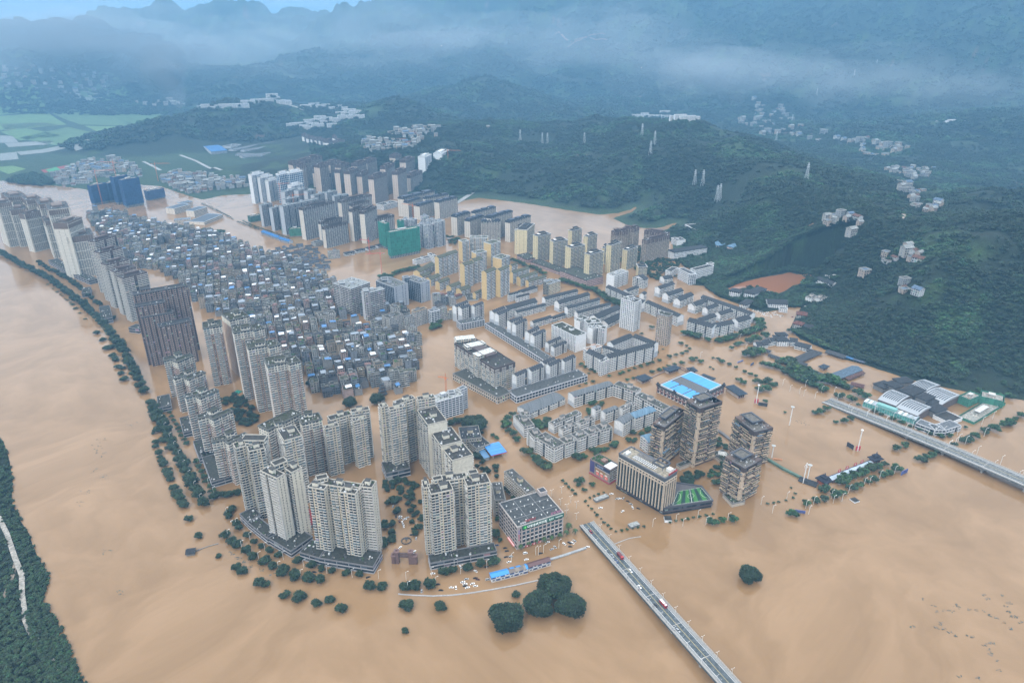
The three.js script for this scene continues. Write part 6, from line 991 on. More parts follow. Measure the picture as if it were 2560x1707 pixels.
{ // exhibition hall: four ribbed vaults, tiled spine, green glass front
  const o0 = zp('K', 110, 330), spec = (L, F, R) => `K ${L} ${F} ${R} h9`;
  const vault = (label, L, F, R, hh) => { const { o, f, W, D, h } = startThing('exhibition_hall', label, 'hall', `K ${L} ${F} ${R} h${hh}`, undefined); const S = newS(); f.box(S.wall, 0, W, -1, h, 0, D, [0.13, 0.10, 0.09]); const K = 10, y = (t) => h + 0.1 + 3.4 * Math.sin(Math.PI * t); for (let i = 0; i < K; i++) S.roof.quad(f.p(W * i / K, y(i / K), -0.6), f.p(W * (i + 1) / K, y((i + 1) / K), -0.6), f.p(W * (i + 1) / K, y((i + 1) / K), D + 0.6), f.p(W * i / K, y(i / K), D + 0.6), [0.30, 0.325, 0.35]); for (const b of [0, D]) for (let i = 0; i < K; i++) S.wall.quad(f.p(W * i / K, h, b), f.p(W * (i + 1) / K, h, b), f.p(W * (i + 1) / K, y((i + 1) / K), b), f.p(W * i / K, y(i / K), b), [0.35, 0.36, 0.38]); S.roof.mesh('roof', M.sheet, o); S.roof = new GB(); endS(S, o); for (let j = 0; j < 8; j++) one('skylight', M.glass, o, (g) => { const b0 = D * (0.08 + j * 0.115); for (let i = 2; i < 8; i++) g.quad(f.p(W * i / K, y(i / K) + 0.12, b0), f.p(W * (i + 1) / K, y((i + 1) / K) + 0.12, b0), f.p(W * (i + 1) / K, y((i + 1) / K) + 0.12, b0 + 1.3), f.p(W * i / K, y(i / K) + 0.12, b0 + 1.3), [0.035, 0.045, 0.055]); }); };
  vault('grey ribbed vault roof of the exhibition hall, front left one behind green glass', '130,325', '270,385', '395,300', 10); vault('grey ribbed vault roof of the exhibition hall, front right one', '300,385', '450,468', '575,395', 10); vault('grey ribbed vault roof of the exhibition hall, rear left one', '375,230', '490,285', '645,210', 10); vault('grey ribbed vault roof of the exhibition hall, rear right one by the netted building', '525,285', '655,375', '820,295', 10);
  building('exhibition_spine', 'hidden', 'tiled central spine with stacked dark roofs dividing the exhibition vaults', 'hall', undefined, 'K d16 265,235 330,215 h11 roof=hip deck=slate; K d18 410,300 520,255 h12 roof=hip deck=slate; K d13 520,340 600,310 h14 roof=hip deck=slate; K d14 580,390 670,360 h9 roof=hip deck=slate; K d14 600,440 700,410 h8 roof=hip deck=slate; K d16 170,240 260,215 h7 roof=hip deck=slate; K d14 310,195 420,180 h7 roof=hip deck=slate');
  const A = gp(...zp('K', 0, 345), 9), B = gp(...zp('K', 440, 500), 9), L = Math.hypot(B[0] - A[0], B[1] - A[1]), u = [(B[0] - A[0]) / L, (B[1] - A[1]) / L]; let w = [u[1], -u[0]]; const o = new THREE.Group(); o.position.set(A[0], 0, A[1]); top(o, 'glass_gallery', 'long green glass entrance front of the exhibition hall along the bridge road', 'hall'); const f = new Fr([0, 0], u, w), S = newS();
  f.box(S.wall, 0, L, -1, 2.2, 0, 13, [0.42, 0.43, 0.44]); for (let a = 0; a < L - 3; a += 3) { for (const y of [2.3, 5.2]) S.glass.quad(f.p(a + 0.15, y, -0.05), f.p(a + 2.85, y, -0.05), f.p(a + 2.85, y + 2.7, -0.05), f.p(a + 0.15, y + 2.7, -0.05), mul([0.10, 0.30, 0.28], rr(0.7, 1.3))); f.box(S.trim, a - 0.1, a + 0.1, 2.2, 8.4, -0.3, 0, [0.5, 0.55, 0.55]); } f.box(S.wall, 0, L, 2.2, 8.2, 0, 13, [0.10, 0.2, 0.19]); f.flat(S.roof, 0, L, -1, 13, 8.6, [0.40, 0.47, 0.50]); f.box(S.glass, L * 0.25, L * 0.62, 8.6, 12, 0, 7, [0.16, 0.36, 0.34]); for (let a = 0; a < L; a += 6) f.box(S.clut, a, a + 3, 8.62, 8.8, 1, 11, pick([[0.5, 0.55, 0.58], [0.32, 0.37, 0.42], [0.6, 0.64, 0.66]])); endS(S, o); FOOT.push({ o: A, u, w, W: L, D: 13, h: 9 });
  building('glass_gallery', 'steel', 'curved green-glazed end of the exhibition front with pale deck', 'hall', undefined, 'K d14 440,530 600,590 h7 bare; K d14 600,590 690,590 h7 bare; K d14 690,590 815,550 h7 bare');
  building('forecourt_roof', 'white', 'pale flat canopy with a red inflatable arch beside the exhibition hall', 'canopy', undefined, 'K 570,470 720,530 830,490 h4 bare fr=B lf=B');
}
// buildings wrapped in scaffold net
const netted = (name, label, specs, k, storey = 3.2, group) => { specs.split(';').forEach((s, i) => 0); const first = startThing(name, label, 'building site', specs.split(';')[0].trim(), group), o = first.o; specs.split(';').forEach((s) => { const p = parse(s)[0], F = frameOf(p.z, p.L, p.F, p.R, p.h[0] === 'b' ? p.h : p.h === 'h=' ? 'h' + first.h : p.h), f = new Fr([F.o[0] - first.O[0], F.o[1] - first.O[1]], F.u, F.w), { W, D, h } = F, base = p.lift ?? Math.min(7, h * 0.12), net = new GB(), poles = new GB(), S = newS(); f.box(S.wall, 1.2, W - 1.2, -1, h - 1.5, 1.2, D - 1.2, [0.33, 0.34, 0.35]); f.flat(S.roof, 1.2, W - 1.2, 1.2, D - 1.2, h - 1.4, [0.40, 0.40, 0.38]);
  const sides = [[new Fr([f.o[0], f.o[1]], f.u, [-f.w[0], -f.w[1]]), W], [new Fr([f.o[0], f.o[1]], f.w, [-f.u[0], -f.u[1]]), D], [new Fr(f.p(0, 0, D).filter((_, i) => i !== 1), f.u, f.w), W], [new Fr(f.p(W, 0, 0).filter((_, i) => i !== 1), f.w, f.u), D]];
  for (const [q, len] of sides) { const m = Math.max(2, Math.round(len / 5)), n = Math.max(2, Math.round((h - base) / (storey * 2))); for (let i = 0; i < m; i++) for (let j = 0; j < n; j++) { const a = len * i / m, b = len * (i + 1) / m, y0 = lerp(base, h, j / n), y1 = lerp(base, h, (j + 1) / n), out = 0.15 + 0.3 * ((i + j) % 2), t = mul(k, rr(0.78, 1.22)); net.quad(q.p(a, y0, 0.1), q.p((a + b) / 2, y0, out), q.p((a + b) / 2, y1, out), q.p(a, y1, 0.1), t); net.quad(q.p((a + b) / 2, y0, out), q.p(b, y0, 0.1), q.p(b, y1, 0.1), q.p((a + b) / 2, y1, out), mul(t, 1.08)); } for (let i = 0; i <= m; i++) q.box(poles, len * i / m - 0.08, len * i / m + 0.08, base - 3, h + 1, 0.35, 0.5, mul(k, 1.7)); for (let y = base; y <= h; y += storey * 2) q.box(poles, 0, len, y - 0.12, y + 0.12, 0.45, 0.6, mul(k, 1.6)); for (let a = 1; a < len - 2; a += 4) for (const y of [0.4, base * 0.55]) if (base > 3) q.quadY(S.glass, a, a + 2.2, y, y + base * 0.33, -1.1, C.glass); }
  f.box(S.stair, W * 0.35, W * 0.55, h - 1.4, h + 2.4, D * 0.35, D * 0.6, [0.45, 0.43, 0.4]); f.box(S.cap, W * 0.3, W * 0.6, h + 2.4, h + 2.8, D * 0.3, D * 0.65, [0.6, 0.6, 0.58]); for (let i = 0; i < 30; i++) { const a = rr(2, Math.max(3, W - 3)), b = rr(2, Math.max(3, D - 3)); f.box(S.clut, a, a + rr(0.3, 1.6), h - 1.4, h - 0.6, b, b + rr(0.3, 1.2), pick([[0.5, 0.45, 0.4], [0.3, 0.2, 0.15], [0.5, 0.5, 0.5]])); } net.mesh('scaffold_net', M.net, o); poles.mesh('scaffold_poles', M.plain, o, 'stuff'); endS(S, o); FOOT.push(F); }); return o; };
netted('netted_tower', 'unfinished high block wrapped in bright green scaffold net beside the square', 'X d14 432,765 870,690 b1160; X d30 360,640 425,628 h=; X d13 590,600 640,590 h=', [0.02, 0.15, 0.11]);
netted('netted_building', 'unfinished low wedge-shaped building in green scaffold net beside the exhibition hall', 'K 870,425 930,520 1190,360 b540; K 865,270 895,330 985,290 b400; K d20 985,300 1180,345 h11', [0.045, 0.17, 0.12]);
netted('netted_tower', 'hazy tower in teal net at the foot of the middle hill, left of two', 'V d14 1320,385 1405,370 h80', [0.05, 0.15, 0.16]); netted('netted_tower', 'hazy tower in teal net at the foot of the middle hill, right of two', 'V d14 1485,345 1590,335 h82', [0.05, 0.15, 0.16]);
netted('netted_tower', 'unfinished tower in deep blue net, leftmost by the upstream flood', 'R d16 1320,375 1540,335 b670', [0.018, 0.055, 0.14]); netted('netted_tower', 'unfinished tower in deep blue net, second from left by the upstream flood', 'R d16 1570,340 1720,310 b625', [0.018, 0.055, 0.14]); netted('netted_tower', 'widest unfinished tower in deep blue net by the upstream flood', 'R d18 1770,290 2030,250 b705; R d16 1650,250 1860,215 h=', [0.018, 0.055, 0.14]); netted('netted_tower', 'low unfinished block in dark blue net, rightmost by the upstream flood', 'R d16 2150,455 2400,410 b600', [0.04, 0.07, 0.15]);
netted('netted_building', 'low building in green net at the foot of the unfinished grey towers', 'T d14 1890,1010 2080,1000 b1130; T d12 1790,1000 1880,990 b1090', [0.05, 0.16, 0.10]); netted('netted_building', 'low dark green netted building behind the unfinished grey towers', 'T d14 1320,830 1480,800 b920', [0.04, 0.10, 0.08]);
// red and white school beside the flooded square
family('school_building', 'school', (n) => `red and white school block by the flooded square, ${n} from left`, 'school building', 'red and white school blocks', `
T 125,690 200,715 440,650 b800 fr=G bare
T 290,620 310,640 470,605 h14 bare
T 440,720 490,750 680,690 b840 fr=G bare
T 440,890 640,910 915,800 b955 fr=G bare
T 160,870 200,880 440,860 h14 bare`);
building('barracks', 'steel', 'long blue-roofed barracks in the flooded square, nearer half', 'barracks', undefined, 'T d12 1735,1150 1885,1195 h6 roof=gable deck=blue fr=W lf=B'); building('barracks', 'steel', 'long blue-roofed barracks in the flooded square, farther half', 'barracks', undefined, 'T d12 1480,1050 1725,1140 h6 roof=gable deck=blue fr=W lf=B');
// hillside schools and white offices
building('office_building', 'white', 'big white colonnaded block below the terraced hill', 'office building', undefined, 'a 1250,655 1430,742 1595,720 b855 lf=G fr=W bare; a 1420,735 1440,750 1590,722 +-3 bare');
building('office_building', 'white', 'white stepped house beside the long arcaded white block', 'office building', undefined, 'a 1050,850 1130,892 1240,870 b972 fr=B'); building('school_building', 'white', 'long white building with pointed dormers and slate roof beside red flood water', 'school building', undefined, 'a d20 1090,1062 1580,990 b1168 roof=hip deck=slate fr=W lf=D bare'); building('apartment_block', 'villa', 'white four-storey house with a long grey pitched roof at the wood edge', 'apartment block', undefined, 'a d11 1735,790 1885,850 h14 ridge=x');
building('office_building', 'white', 'white L-shaped school with a green glass corner and raised right wing', 'school building', undefined, 'a 1150,1300 1330,1390 1420,1380 b1540 bare deck=dgrey; a d14 1410,1330 1675,1265 h24 bare; a d8 1600,1240 1680,1225 +5 bare'); building('glass_corner', 'steel', 'green glass corner of the white L-shaped school', 'glass bay', undefined, 'a d6 1330,1392 1415,1384 b1542 fr=G lf=G bare roof=none'); building('house', 'white', 'low white annexes joined to the white L-shaped school', 'house', undefined, 'a 985,1320 1050,1350 1150,1290 h12 bare');
building('school_building', 'palace', 'pink school wing with blue hipped roofs, leftmost below the wood', 'school building', 'pink schools with blue roofs', 'a 1680,890 1715,960 1790,930 h14; a d12 1800,950 1930,960 h15; a 1920,950 1960,990 2055,950 h19; a d12 1740,880 2000,890 h13 roof=flat bare'); building('school_building', 'palace', 'pink school wing with blue hipped roofs, low front one of the right group', 'school building', 'pink schools with blue roofs', 'b 370,1380 480,1450 560,1420 h13; b d12 540,1440 755,1410 h13; b d10 300,1320 465,1340 h15'); building('school_building', 'palace', 'pink school with blue hipped roofs, large rear one of the right group', 'school building', 'pink schools with blue roofs', 'b 485,1210 640,1285 670,1270 h13; b 690,1320 880,1392 960,1360 h14; b d13 920,1385 1170,1345 h14; b 640,1215 740,1250 885,1230 h20');
family('school_building', 'school', (n) => `cream school block with pale blue roof rim beside the red pond, ${n} from left`, 'school building', 'cream school blocks by the pond', `
d 725,505 835,545 1105,490 b672
d 1075,455 1170,500 1410,450 b580
d 1390,500 1570,582 1690,572 b682
d 1060,610 1215,667 1510,640 b752
d 1300,320 1530,402 1650,382 b522`);
building('school_building', 'shop', 'long low tan classroom wings with flat brown roofs behind the cream school', 'school building', undefined, 'd d14 925,290 1080,350 h9; d d14 1105,370 1225,420 h9; d d18 780,470 1060,460 h9'); building('house', 'town', 'grey unfinished house with open floors on the slope right of the cream school', 'house', undefined, 'd d9 1650,320 1755,330 h10');
building('office_building', 'white', 'white court building with slate roof by the red pond, two wings', 'office building', undefined, 'h d16 730,450 880,480 h15 roof=hip deck=slate; h d17 945,475 1090,500 h15 roof=hip deck=slate; h d16 1090,500 1275,425 h15 roof=hip deck=slate fr=G'); building('restaurant', 'white', 'white two-storey hall with a dark red sign over the flooded parking yard', 'restaurant', undefined, 'h d22 1300,640 1590,650 h9 roof=gable deck=slate; h d9 1465,720 1585,730 h6 bare'); building('house', 'white', 'small white house with a hipped slate roof among trees by the parking yard', 'house', undefined, 'h 905,620 975,662 1080,600 h8 roof=hip deck=slate');
building('office_building', 'white', 'white five-storey office with slate roof above a full parking terrace', 'office building', undefined, 'd d14 825,860 1060,945 b1055 roof=gable deck=slate; d d9 785,930 900,960 h9 bare'); building('apartment_block', 'capsule', 'grey-white four-storey flats stepping round a corner below the parking terrace', 'apartment block', undefined, 'd 705,1120 760,1152 850,1120 b1250 lf=D; d 850,1130 880,1160 1000,1130 h13'); building('farm_building', 'steel', 'long farm roof with rust and blue halves on the slope', 'farm building', undefined, 'd d16 1790,1085 2090,1180 h6 roof=gable deck=rust'); building('farm_building', 'hidden', 'dark sheds below the rust-roofed farm building', 'farm building', undefined, 'd d16 1680,1190 1900,1210 h5 roof=gable deck=slate; d d10 1710,1240 1850,1260 h4 roof=gable deck=slate'); building('house', 'town', 'brown-roofed houses at the wood edge beside the flooded road', 'house', undefined, 'h d14 1665,930 1790,960 h10 roof=hip deck=rust; h d16 1830,1000 1970,1010 h6 roof=gable deck=slate; h d16 1720,800 1870,820 h7 roof=hip deck=rust');
building('court_building', 'white', 'white colonnaded hall on the green knoll beyond the lake', 'office building', undefined, 'V 2070,770 2225,800 2360,770 b910 fr=G lf=G bare; V 2020,810 2050,825 2085,800 h14 bare; V 2160,735 2240,755 2360,720 +6 bare'); building('villa', 'villa', 'row of low tiled villas standing in flood water before the dark gridded slab', 'house', undefined, 'W d9 1540,1080 1680,1055 h6 roof=hip; W d9 1705,1040 1830,1015 h6 roof=hip; W d9 1870,1005 1985,975 h6 roof=hip; W d9 2020,965 2130,935 h6 roof=hip'); building('house', 'town', 'grey-white house by the foot of the frontmost gridded slab', 'house', undefined, 'W 1035,910 1110,930 1230,900 h9; W d8 1290,1060 1460,1040 h16');
{ // blue canopy of the filling station
  const { o, f, W, D, h } = startThing('station_canopy', 'big bright blue flat canopy with a red edge at the flooded junction', 'canopy', 'E 1228,958 1340,1108 1565,1048 h7.5');
  for (let i = 0; i < 4; i++) one('roof_panel', M.sheet, o, (g) => f.box(g, 0, W, h - 0.7 + 0.25 * (i % 2), h + 0.05 * i, D * i / 4 + 0.1, D * (i + 1) / 4 - 0.1, mul([0.05, 0.22, 0.55], 1 + 0.08 * (i % 2)), true)); one('red_edge', M.paint, o, (g) => { f.box(g, -0.1, W + 0.2, h - 1.0, h - 0.5, -0.3, 0, [0.5, 0.04, 0.06], true); f.box(g, W + 0.02, W + 0.3, h - 1.0, h - 0.5, 0, D, [0.5, 0.04, 0.06], true); }); for (const a of [0.2, 0.8]) for (const b of [0.2, 0.8]) one('column', M.plain, o, (g) => f.box(g, W * a, W * a + 0.7, -1, h - 0.7, D * b, D * b + 0.7, [0.6, 0.6, 0.6]));
  one('lower_roof', M.sheet, o, (g) => { f.box(g, -8, -0.6, h - 3.4, h - 3.1, D * 0.1, D * 0.95, [0.10, 0.22, 0.38], true); f.box(g, -7.6, -1, -1, h - 3.4, D * 0.15, D * 0.9, [0.3, 0.33, 0.36]); });
}
{ // cabins on the wall: blue and rust roofs
  const cabin = (label, spec, k, wall) => { const { o, f, W, D, h } = startThing('site_cabins', label, 'cabin row', spec), n = Math.round(W / 4.2); for (let i = 0; i < n; i++) for (const y of [0, 1]) { const c = one('cabin_unit', M.paint, o, (g) => f.box(g, W * i / n + 0.06, W * (i + 1) / n - 0.06, y * h / 2 - 0.6, (y + 1) * h / 2 - 0.7, 0.4, D, (i + y) % 2 ? wall : [0.66, 0.68, 0.70], true)); one('window', M.glass, c, (g) => { g.quad(f.p(W * (i + 0.25) / n, y * h / 2 + 0.5, 0.35), f.p(W * (i + 0.75) / n, y * h / 2 + 0.5, 0.35), f.p(W * (i + 0.75) / n, y * h / 2 + 1.6, 0.35), f.p(W * (i + 0.25) / n, y * h / 2 + 1.6, 0.35), [0.05, 0.07, 0.1]); }); one('walkway_rail', M.plain, c, (g) => f.box(g, W * i / n, W * (i + 1) / n, y * h / 2 - 0.15, y * h / 2 + 0.35, -0.6, -0.5, [0.6, 0.62, 0.64], true)); } one('roof', M.sheet, o, (g) => { for (const [b0, b1, y0, y1] of [[-0.8, D / 2, h - 0.5, h + 0.9], [D / 2, D + 0.6, h + 0.9, h - 0.5]]) g.quad(f.p(-0.4, y0, b0), f.p(W * 0.48, y0, b0), f.p(W * 0.48, y1, b1), f.p(-0.4, y1, b1), k); for (let i = 0; i < 9; i++) for (const [b0, b1, y0, y1] of [[-0.8, D / 2, h - 0.5, h + 0.9], [D / 2, D + 0.6, h + 0.9, h - 0.5]]) { const a0 = W * (0.48 + 0.058 * i); g.quad(f.p(a0, y0, b0), f.p(a0 + W * 0.058, y0, b0), f.p(a0 + W * 0.058, y1, b1), f.p(a0, y1, b1), k === C.blue2 && i < 8 ? pick([[0.20, 0.17, 0.14], [0.34, 0.34, 0.36], [0.13, 0.11, 0.10], k]) : k); } }); };
  C.blue2 = [0.045, 0.24, 0.58];
  cabin('two-storey cabin row with a blue roof partly stripped, on the near flood wall', 'F 15,1478 50,1542 590,1405 h6', C.blue2, [0.07, 0.13, 0.33]); cabin('two-storey cabin row with a rust-brown roof, right of the blue one', 'F 572,1335 602,1388 925,1292 h6', [0.105, 0.052, 0.05], [0.10, 0.15, 0.30]);
}
{ // tiered pagoda in the old town pond
  const p = gp(...zp('j', 1800, 1100)), o = new THREE.Group(); o.position.set(p[0], 0, p[1]); top(o, 'pagoda', 'small dark four-tiered pagoda standing by the pool among trees', 'pagoda');
  const f = new Fr([0, 0], [0.93, -0.36], [-0.36, -0.93]); for (let i = 0; i < 4; i++) { const s = 4.6 - i * 0.85; one('storey', M.wall, o, (g) => f.box(g, -s * 0.75, s * 0.75, i * 4.6 - 1, i * 4.6 + 3.2, -s * 0.75, s * 0.75, [0.22, 0.18, 0.17])); one('eaves', M.roof, o, (g) => hipRoof(g, f, -s, s, -s, s, i * 4.6 + 3.1, 1.8, [0.06, 0.07, 0.085], 1.1)); } one('finial', M.plain, o, (g) => f.box(g, -0.2, 0.2, 18, 21.5, -0.2, 0.2, [0.08, 0.08, 0.09]));
}
{ // brown gate of the cream estate
  const { o, f, W, D } = startThing('estate_gate', 'dark brown estate gate with square pillars between the cream towers', 'gate', 'D d5 330,1410 690,1420 h9'), k = [0.16, 0.10, 0.095];
  for (const a of [0.02, 0.14, 0.72, 0.88]) { const hh = a === 0.14 || a === 0.72 ? 13 : 8.5, b = a > 0.5 && a < 0.8 ? 0 : 0.5; const p = one('pillar', M.wall, o, (g) => f.box(g, W * a, W * a + 4, -1, hh, 0, 4, k)); one('pillar_cap', M.wall, p, (g) => { ring2b(g, f, W * a + 0.2, W * a + 3.8, 0.2, 3.8, hh + 0.4, mul(k, 1.3)); }); } one('beam', M.wall, o, (g) => { f.box(g, W * 0.2, W * 0.74, 6.8, 8.4, 1, 3, mul(k, 0.8), true); f.box(g, W * 0.2, W * 0.74, 10.2, 11.2, 1.2, 2.8, mul(k, 0.7), true); });
}
{ // round fountain
  const p = gp(...zp('D', 560, 1190)), o = new THREE.Group(); o.position.set(p[0], 0, p[1]); top(o, 'fountain', 'dark round fountain basin in the flooded court behind the brown gate', 'fountain'); const lathe = (pts, n) => { const m = new THREE.Mesh(new THREE.LatheGeometry(pts.map((q) => new THREE.Vector2(...q)), 28), new THREE.MeshStandardMaterial({ color: new THREE.Color(0.07, 0.075, 0.085), roughness: 0.6, side: THREE.DoubleSide })); m.name = n; m.castShadow = m.receiveShadow = true; o.add(m); }; lathe([[4.6, -0.5], [4.9, 0.9], [4.3, 0.9], [4.1, 0.2]], 'basin_rim'); lathe([[0.3, 0], [0.35, 2.2], [1.7, 2.9], [1.5, 3.0], [0.3, 2.5], [0.25, 4], [0.8, 4.4], [0.1, 4.4]], 'fountain_bowl');
}
seed = 7007;
// ---------- bridges ----------
function bridgeAt(label, Ls, Rs, ext, opts = {}) {                   // Ls, Rs: [zone, x, y, deck height] of the near and far end of both edges
  const q = (a) => gp(...zp(a[0], a[1], a[2]), a[3]), A = q(Ls[0]), B = q(Ls[1]), Cr = q(Rs[0]), Dr = q(Rs[1]);
  const W = Math.hypot(Cr[0] - A[0], Cr[1] - A[1]), L0 = Math.hypot(B[0] - A[0], B[1] - A[1]), u = [(B[0] - A[0]) / L0, (B[1] - A[1]) / L0]; let n = [-u[1], u[0]]; if (n[0] * (Cr[0] - A[0]) + n[1] * (Cr[1] - A[1]) < 0) n = [u[1], -u[0]];
  const w = Math.abs(n[0] * (Dr[0] - B[0]) + n[1] * (Dr[1] - B[1])), L = L0 * ext, f = new Fr([0, 0], u, n), o = new THREE.Group(), y0 = Ls[0][3], y1 = lerp(y0, Ls[1][3], ext), Y = (a) => (opts.arc ? y0 + (Ls[1][3] - y0) * Math.sin(Math.min(1, a / L0) * 1.57) : lerp(y0, y1, a / L)); o.position.set(A[0], 0, A[1]); top(o, 'bridge', label, 'bridge');
  const seg = (g, b0, b1, d0, d1, k, n2 = 24) => { for (let i = 0; i < n2; i++) { const a = L * i / n2, c = L * (i + 1) / n2; g.hex([f.p(a, Y(a) + d0, b0), f.p(c, Y(c) + d0, b0), f.p(c, Y(c) + d0, b1), f.p(a, Y(a) + d0, b1), f.p(a, Y(a) + d1, b0), f.p(c, Y(c) + d1, b0), f.p(c, Y(c) + d1, b1), f.p(a, Y(a) + d1, b1)], k, true); } };
  one('deck', M.roof, o, (g) => seg(g, 0, w, -1.9, 0, opts.asphalt ?? [0.11, 0.135, 0.16]));
  for (const [a, b] of [[0, 2.7], [w - 2.7, w]]) one('footway', M.wall, o, (g) => seg(g, a, b, 0, 0.2, [0.30, 0.30, 0.29]));
  for (const b of [0.02, w - 0.3]) { const r = one('parapet_wall', M.wall, o, (g) => seg(g, b, b + 0.28, -1.5, 0.55, [0.40, 0.385, 0.36])); one('railing', M.plain, r, (g) => { seg(g, b + 0.08, b + 0.2, 1.25, 1.4, [0.5, 0.5, 0.5]); for (let a = 1; a < L; a += 2.2) f.box(g, a, a + 0.14, Y(a) + 0.5, Y(a) + 1.3, b + 0.06, b + 0.22, [0.5, 0.5, 0.5]); }, 'stuff'); }
  for (const b of [3.2, w - 3.4]) one('edge_line', M.plain, o, (g) => seg(g, b, b + 0.28, 0.004, 0.02, [0.75, 0.75, 0.75], 30)); one('centre_line', M.plain, o, (g) => { seg(g, w / 2 - 0.22, w / 2 - 0.07, 0.004, 0.02, [0.5, 0.42, 0.2]); seg(g, w / 2 + 0.08, w / 2 + 0.23, 0.004, 0.02, [0.5, 0.42, 0.2]); });
  if (w > 14) for (const b of [w / 4 + 1, w * 3 / 4 - 1]) one('lane_line', M.plain, o, (g) => { for (let a = 3; a < L - 5; a += 9) f.box(g, a, a + 4, Y(a) + 0.004, Y(a) + 0.02, b, b + 0.15, [0.65, 0.65, 0.65]); });
  for (let a = opts.pier ?? 40; a < L; a += opts.span ?? 40) { one('pier', M.wall, o, (g) => { f.box(g, a - 1, a + 1, -8, Y(a) - 1.9, w * 0.2, w * 0.32, [0.36, 0.34, 0.31]); f.box(g, a - 1, a + 1, -8, Y(a) - 1.9, w * 0.68, w * 0.8, [0.36, 0.34, 0.31]); f.box(g, a - 1.2, a + 1.2, Y(a) - 3.2, Y(a) - 1.92, w * 0.04, w * 0.96, [0.38, 0.36, 0.33], true); }); one('expansion_joint', M.plain, o, (g) => f.box(g, a - 0.3, a + 0.3, Y(a) + 0.005, Y(a) + 0.03, 0.4, w - 0.4, [0.32, 0.31, 0.3])); }
  return { o, f, A, w, L, Y, at: (a, b, dy = 0) => { const p = f.p(a, Y(a) + dy, b); return [p[0] + A[0], p[1], p[2] + A[1]]; }, ang: Math.atan2(-u[1], u[0]) };
}
const B1 = bridgeAt('two-lane river bridge running from the flooded town out of the bottom of the picture', [['F', 1345, 785, 3.2], ['N', 690, 896, 8]], [['F', 1492, 735, 3.2], ['N', 872, 896, 8]], 1.9, { span: 36, pier: 72 });
const B2 = bridgeAt('grey bridge rising from the flood at the right, past the exhibition hall', [['J', 690, 690, 0.6], ['w', 1340, 725, 9]], [['J', 830, 700, 0.6], ['w', 1344, 632, 9]], 1.8, { arc: 1, span: 42, pier: 110, asphalt: [0.20, 0.215, 0.23] });
one('arch_rib', M.plain, B2.o, (g) => { const f = B2.f; for (const a0 of [255, 300]) for (let i = 0; i < 24; i++) { const t0 = i / 24, t1 = (i + 1) / 24, P = (t) => [a0 + 38 * t, B2.Y(a0) - 1 + 12.5 * Math.sin(Math.PI * t)], [p, y] = P(t0), [q, z] = P(t1); for (const b of [B2.w + 0.2]) g.hex([f.p(p, y, b), f.p(q, z, b), f.p(q, z, b + 0.4), f.p(p, y, b + 0.4), f.p(p, y + 0.4, b), f.p(q, z + 0.4, b), f.p(q, z + 0.4, b + 0.4), f.p(p, y + 0.4, b + 0.4)], [0.22, 0.17, 0.16], true); } });
// ---------- road, walls and strips on the flood ----------
const strip = (name, label, cat, z, pts, w, y0, y1, k, kind, mat = M.wall, onLand) => {
  const P = pxs(z, pts).map((p) => { let [x, zz] = gp(p[0], p[1], onLand ? 0 : y1), h = 0; if (onLand) [x, zz, h] = hit(p[0], p[1]); return [x, onLand ? h : 0, zz, p[2] ?? w]; });
  const D = []; for (let i = 0; i + 1 < P.length; i++) for (let k2 = 0; k2 < 4; k2++) { const t = k2 / 4, q = [0, 1, 2, 3].map((j) => lerp(P[i][j], P[i + 1][j], t)); D.push(q); } D.push(P[P.length - 1]);
  if (onLand) D.forEach((d) => (d[1] = Math.max(0, ground(d[0], d[2]))));
  const g = new GB(); const side = (i) => { const a = D[Math.max(0, i - 1)], b = D[Math.min(D.length - 1, i + 1)], L = Math.hypot(b[0] - a[0], b[2] - a[2]) || 1; return [-(b[2] - a[2]) / L, (b[0] - a[0]) / L]; };
  for (let i = 0; i + 1 < D.length; i++) { const s = side(i), e = side(i + 1), a = D[i], b = D[i + 1], p = (d, n, k2, y) => [d[0] + n[0] * d[3] / 2 * k2, d[1] + y, d[2] + n[1] * d[3] / 2 * k2]; g.hex([p(a, s, -1, y0), p(b, e, -1, y0), p(b, e, 1, y0), p(a, s, 1, y0), p(a, s, -1, y1), p(b, e, -1, y1), p(b, e, 1, y1), p(a, s, 1, y1)], mul(k, rr(0.9, 1.1))); }
  const m = g.mesh(name, mat, null, kind); top(m, name, label, cat, undefined, kind); return m;
};
strip('path', null, null, 'O', '-30,1260 0,1305 20,1345 40,1405 50,1430 58,1450 58,1500 66,1560 78,1590 100,1620 130,1660 150,1720 175,1790', 4.2, -1.5, 0.45, [0.42, 0.40, 0.38], 'structure', M.roof, true); strip('path', null, null, 'O', '42,1418 35,1450 20,1490 0,1530 -40,1590', 3.2, -1.5, 0.35, [0.30, 0.25, 0.21], 'structure', M.roof, true);
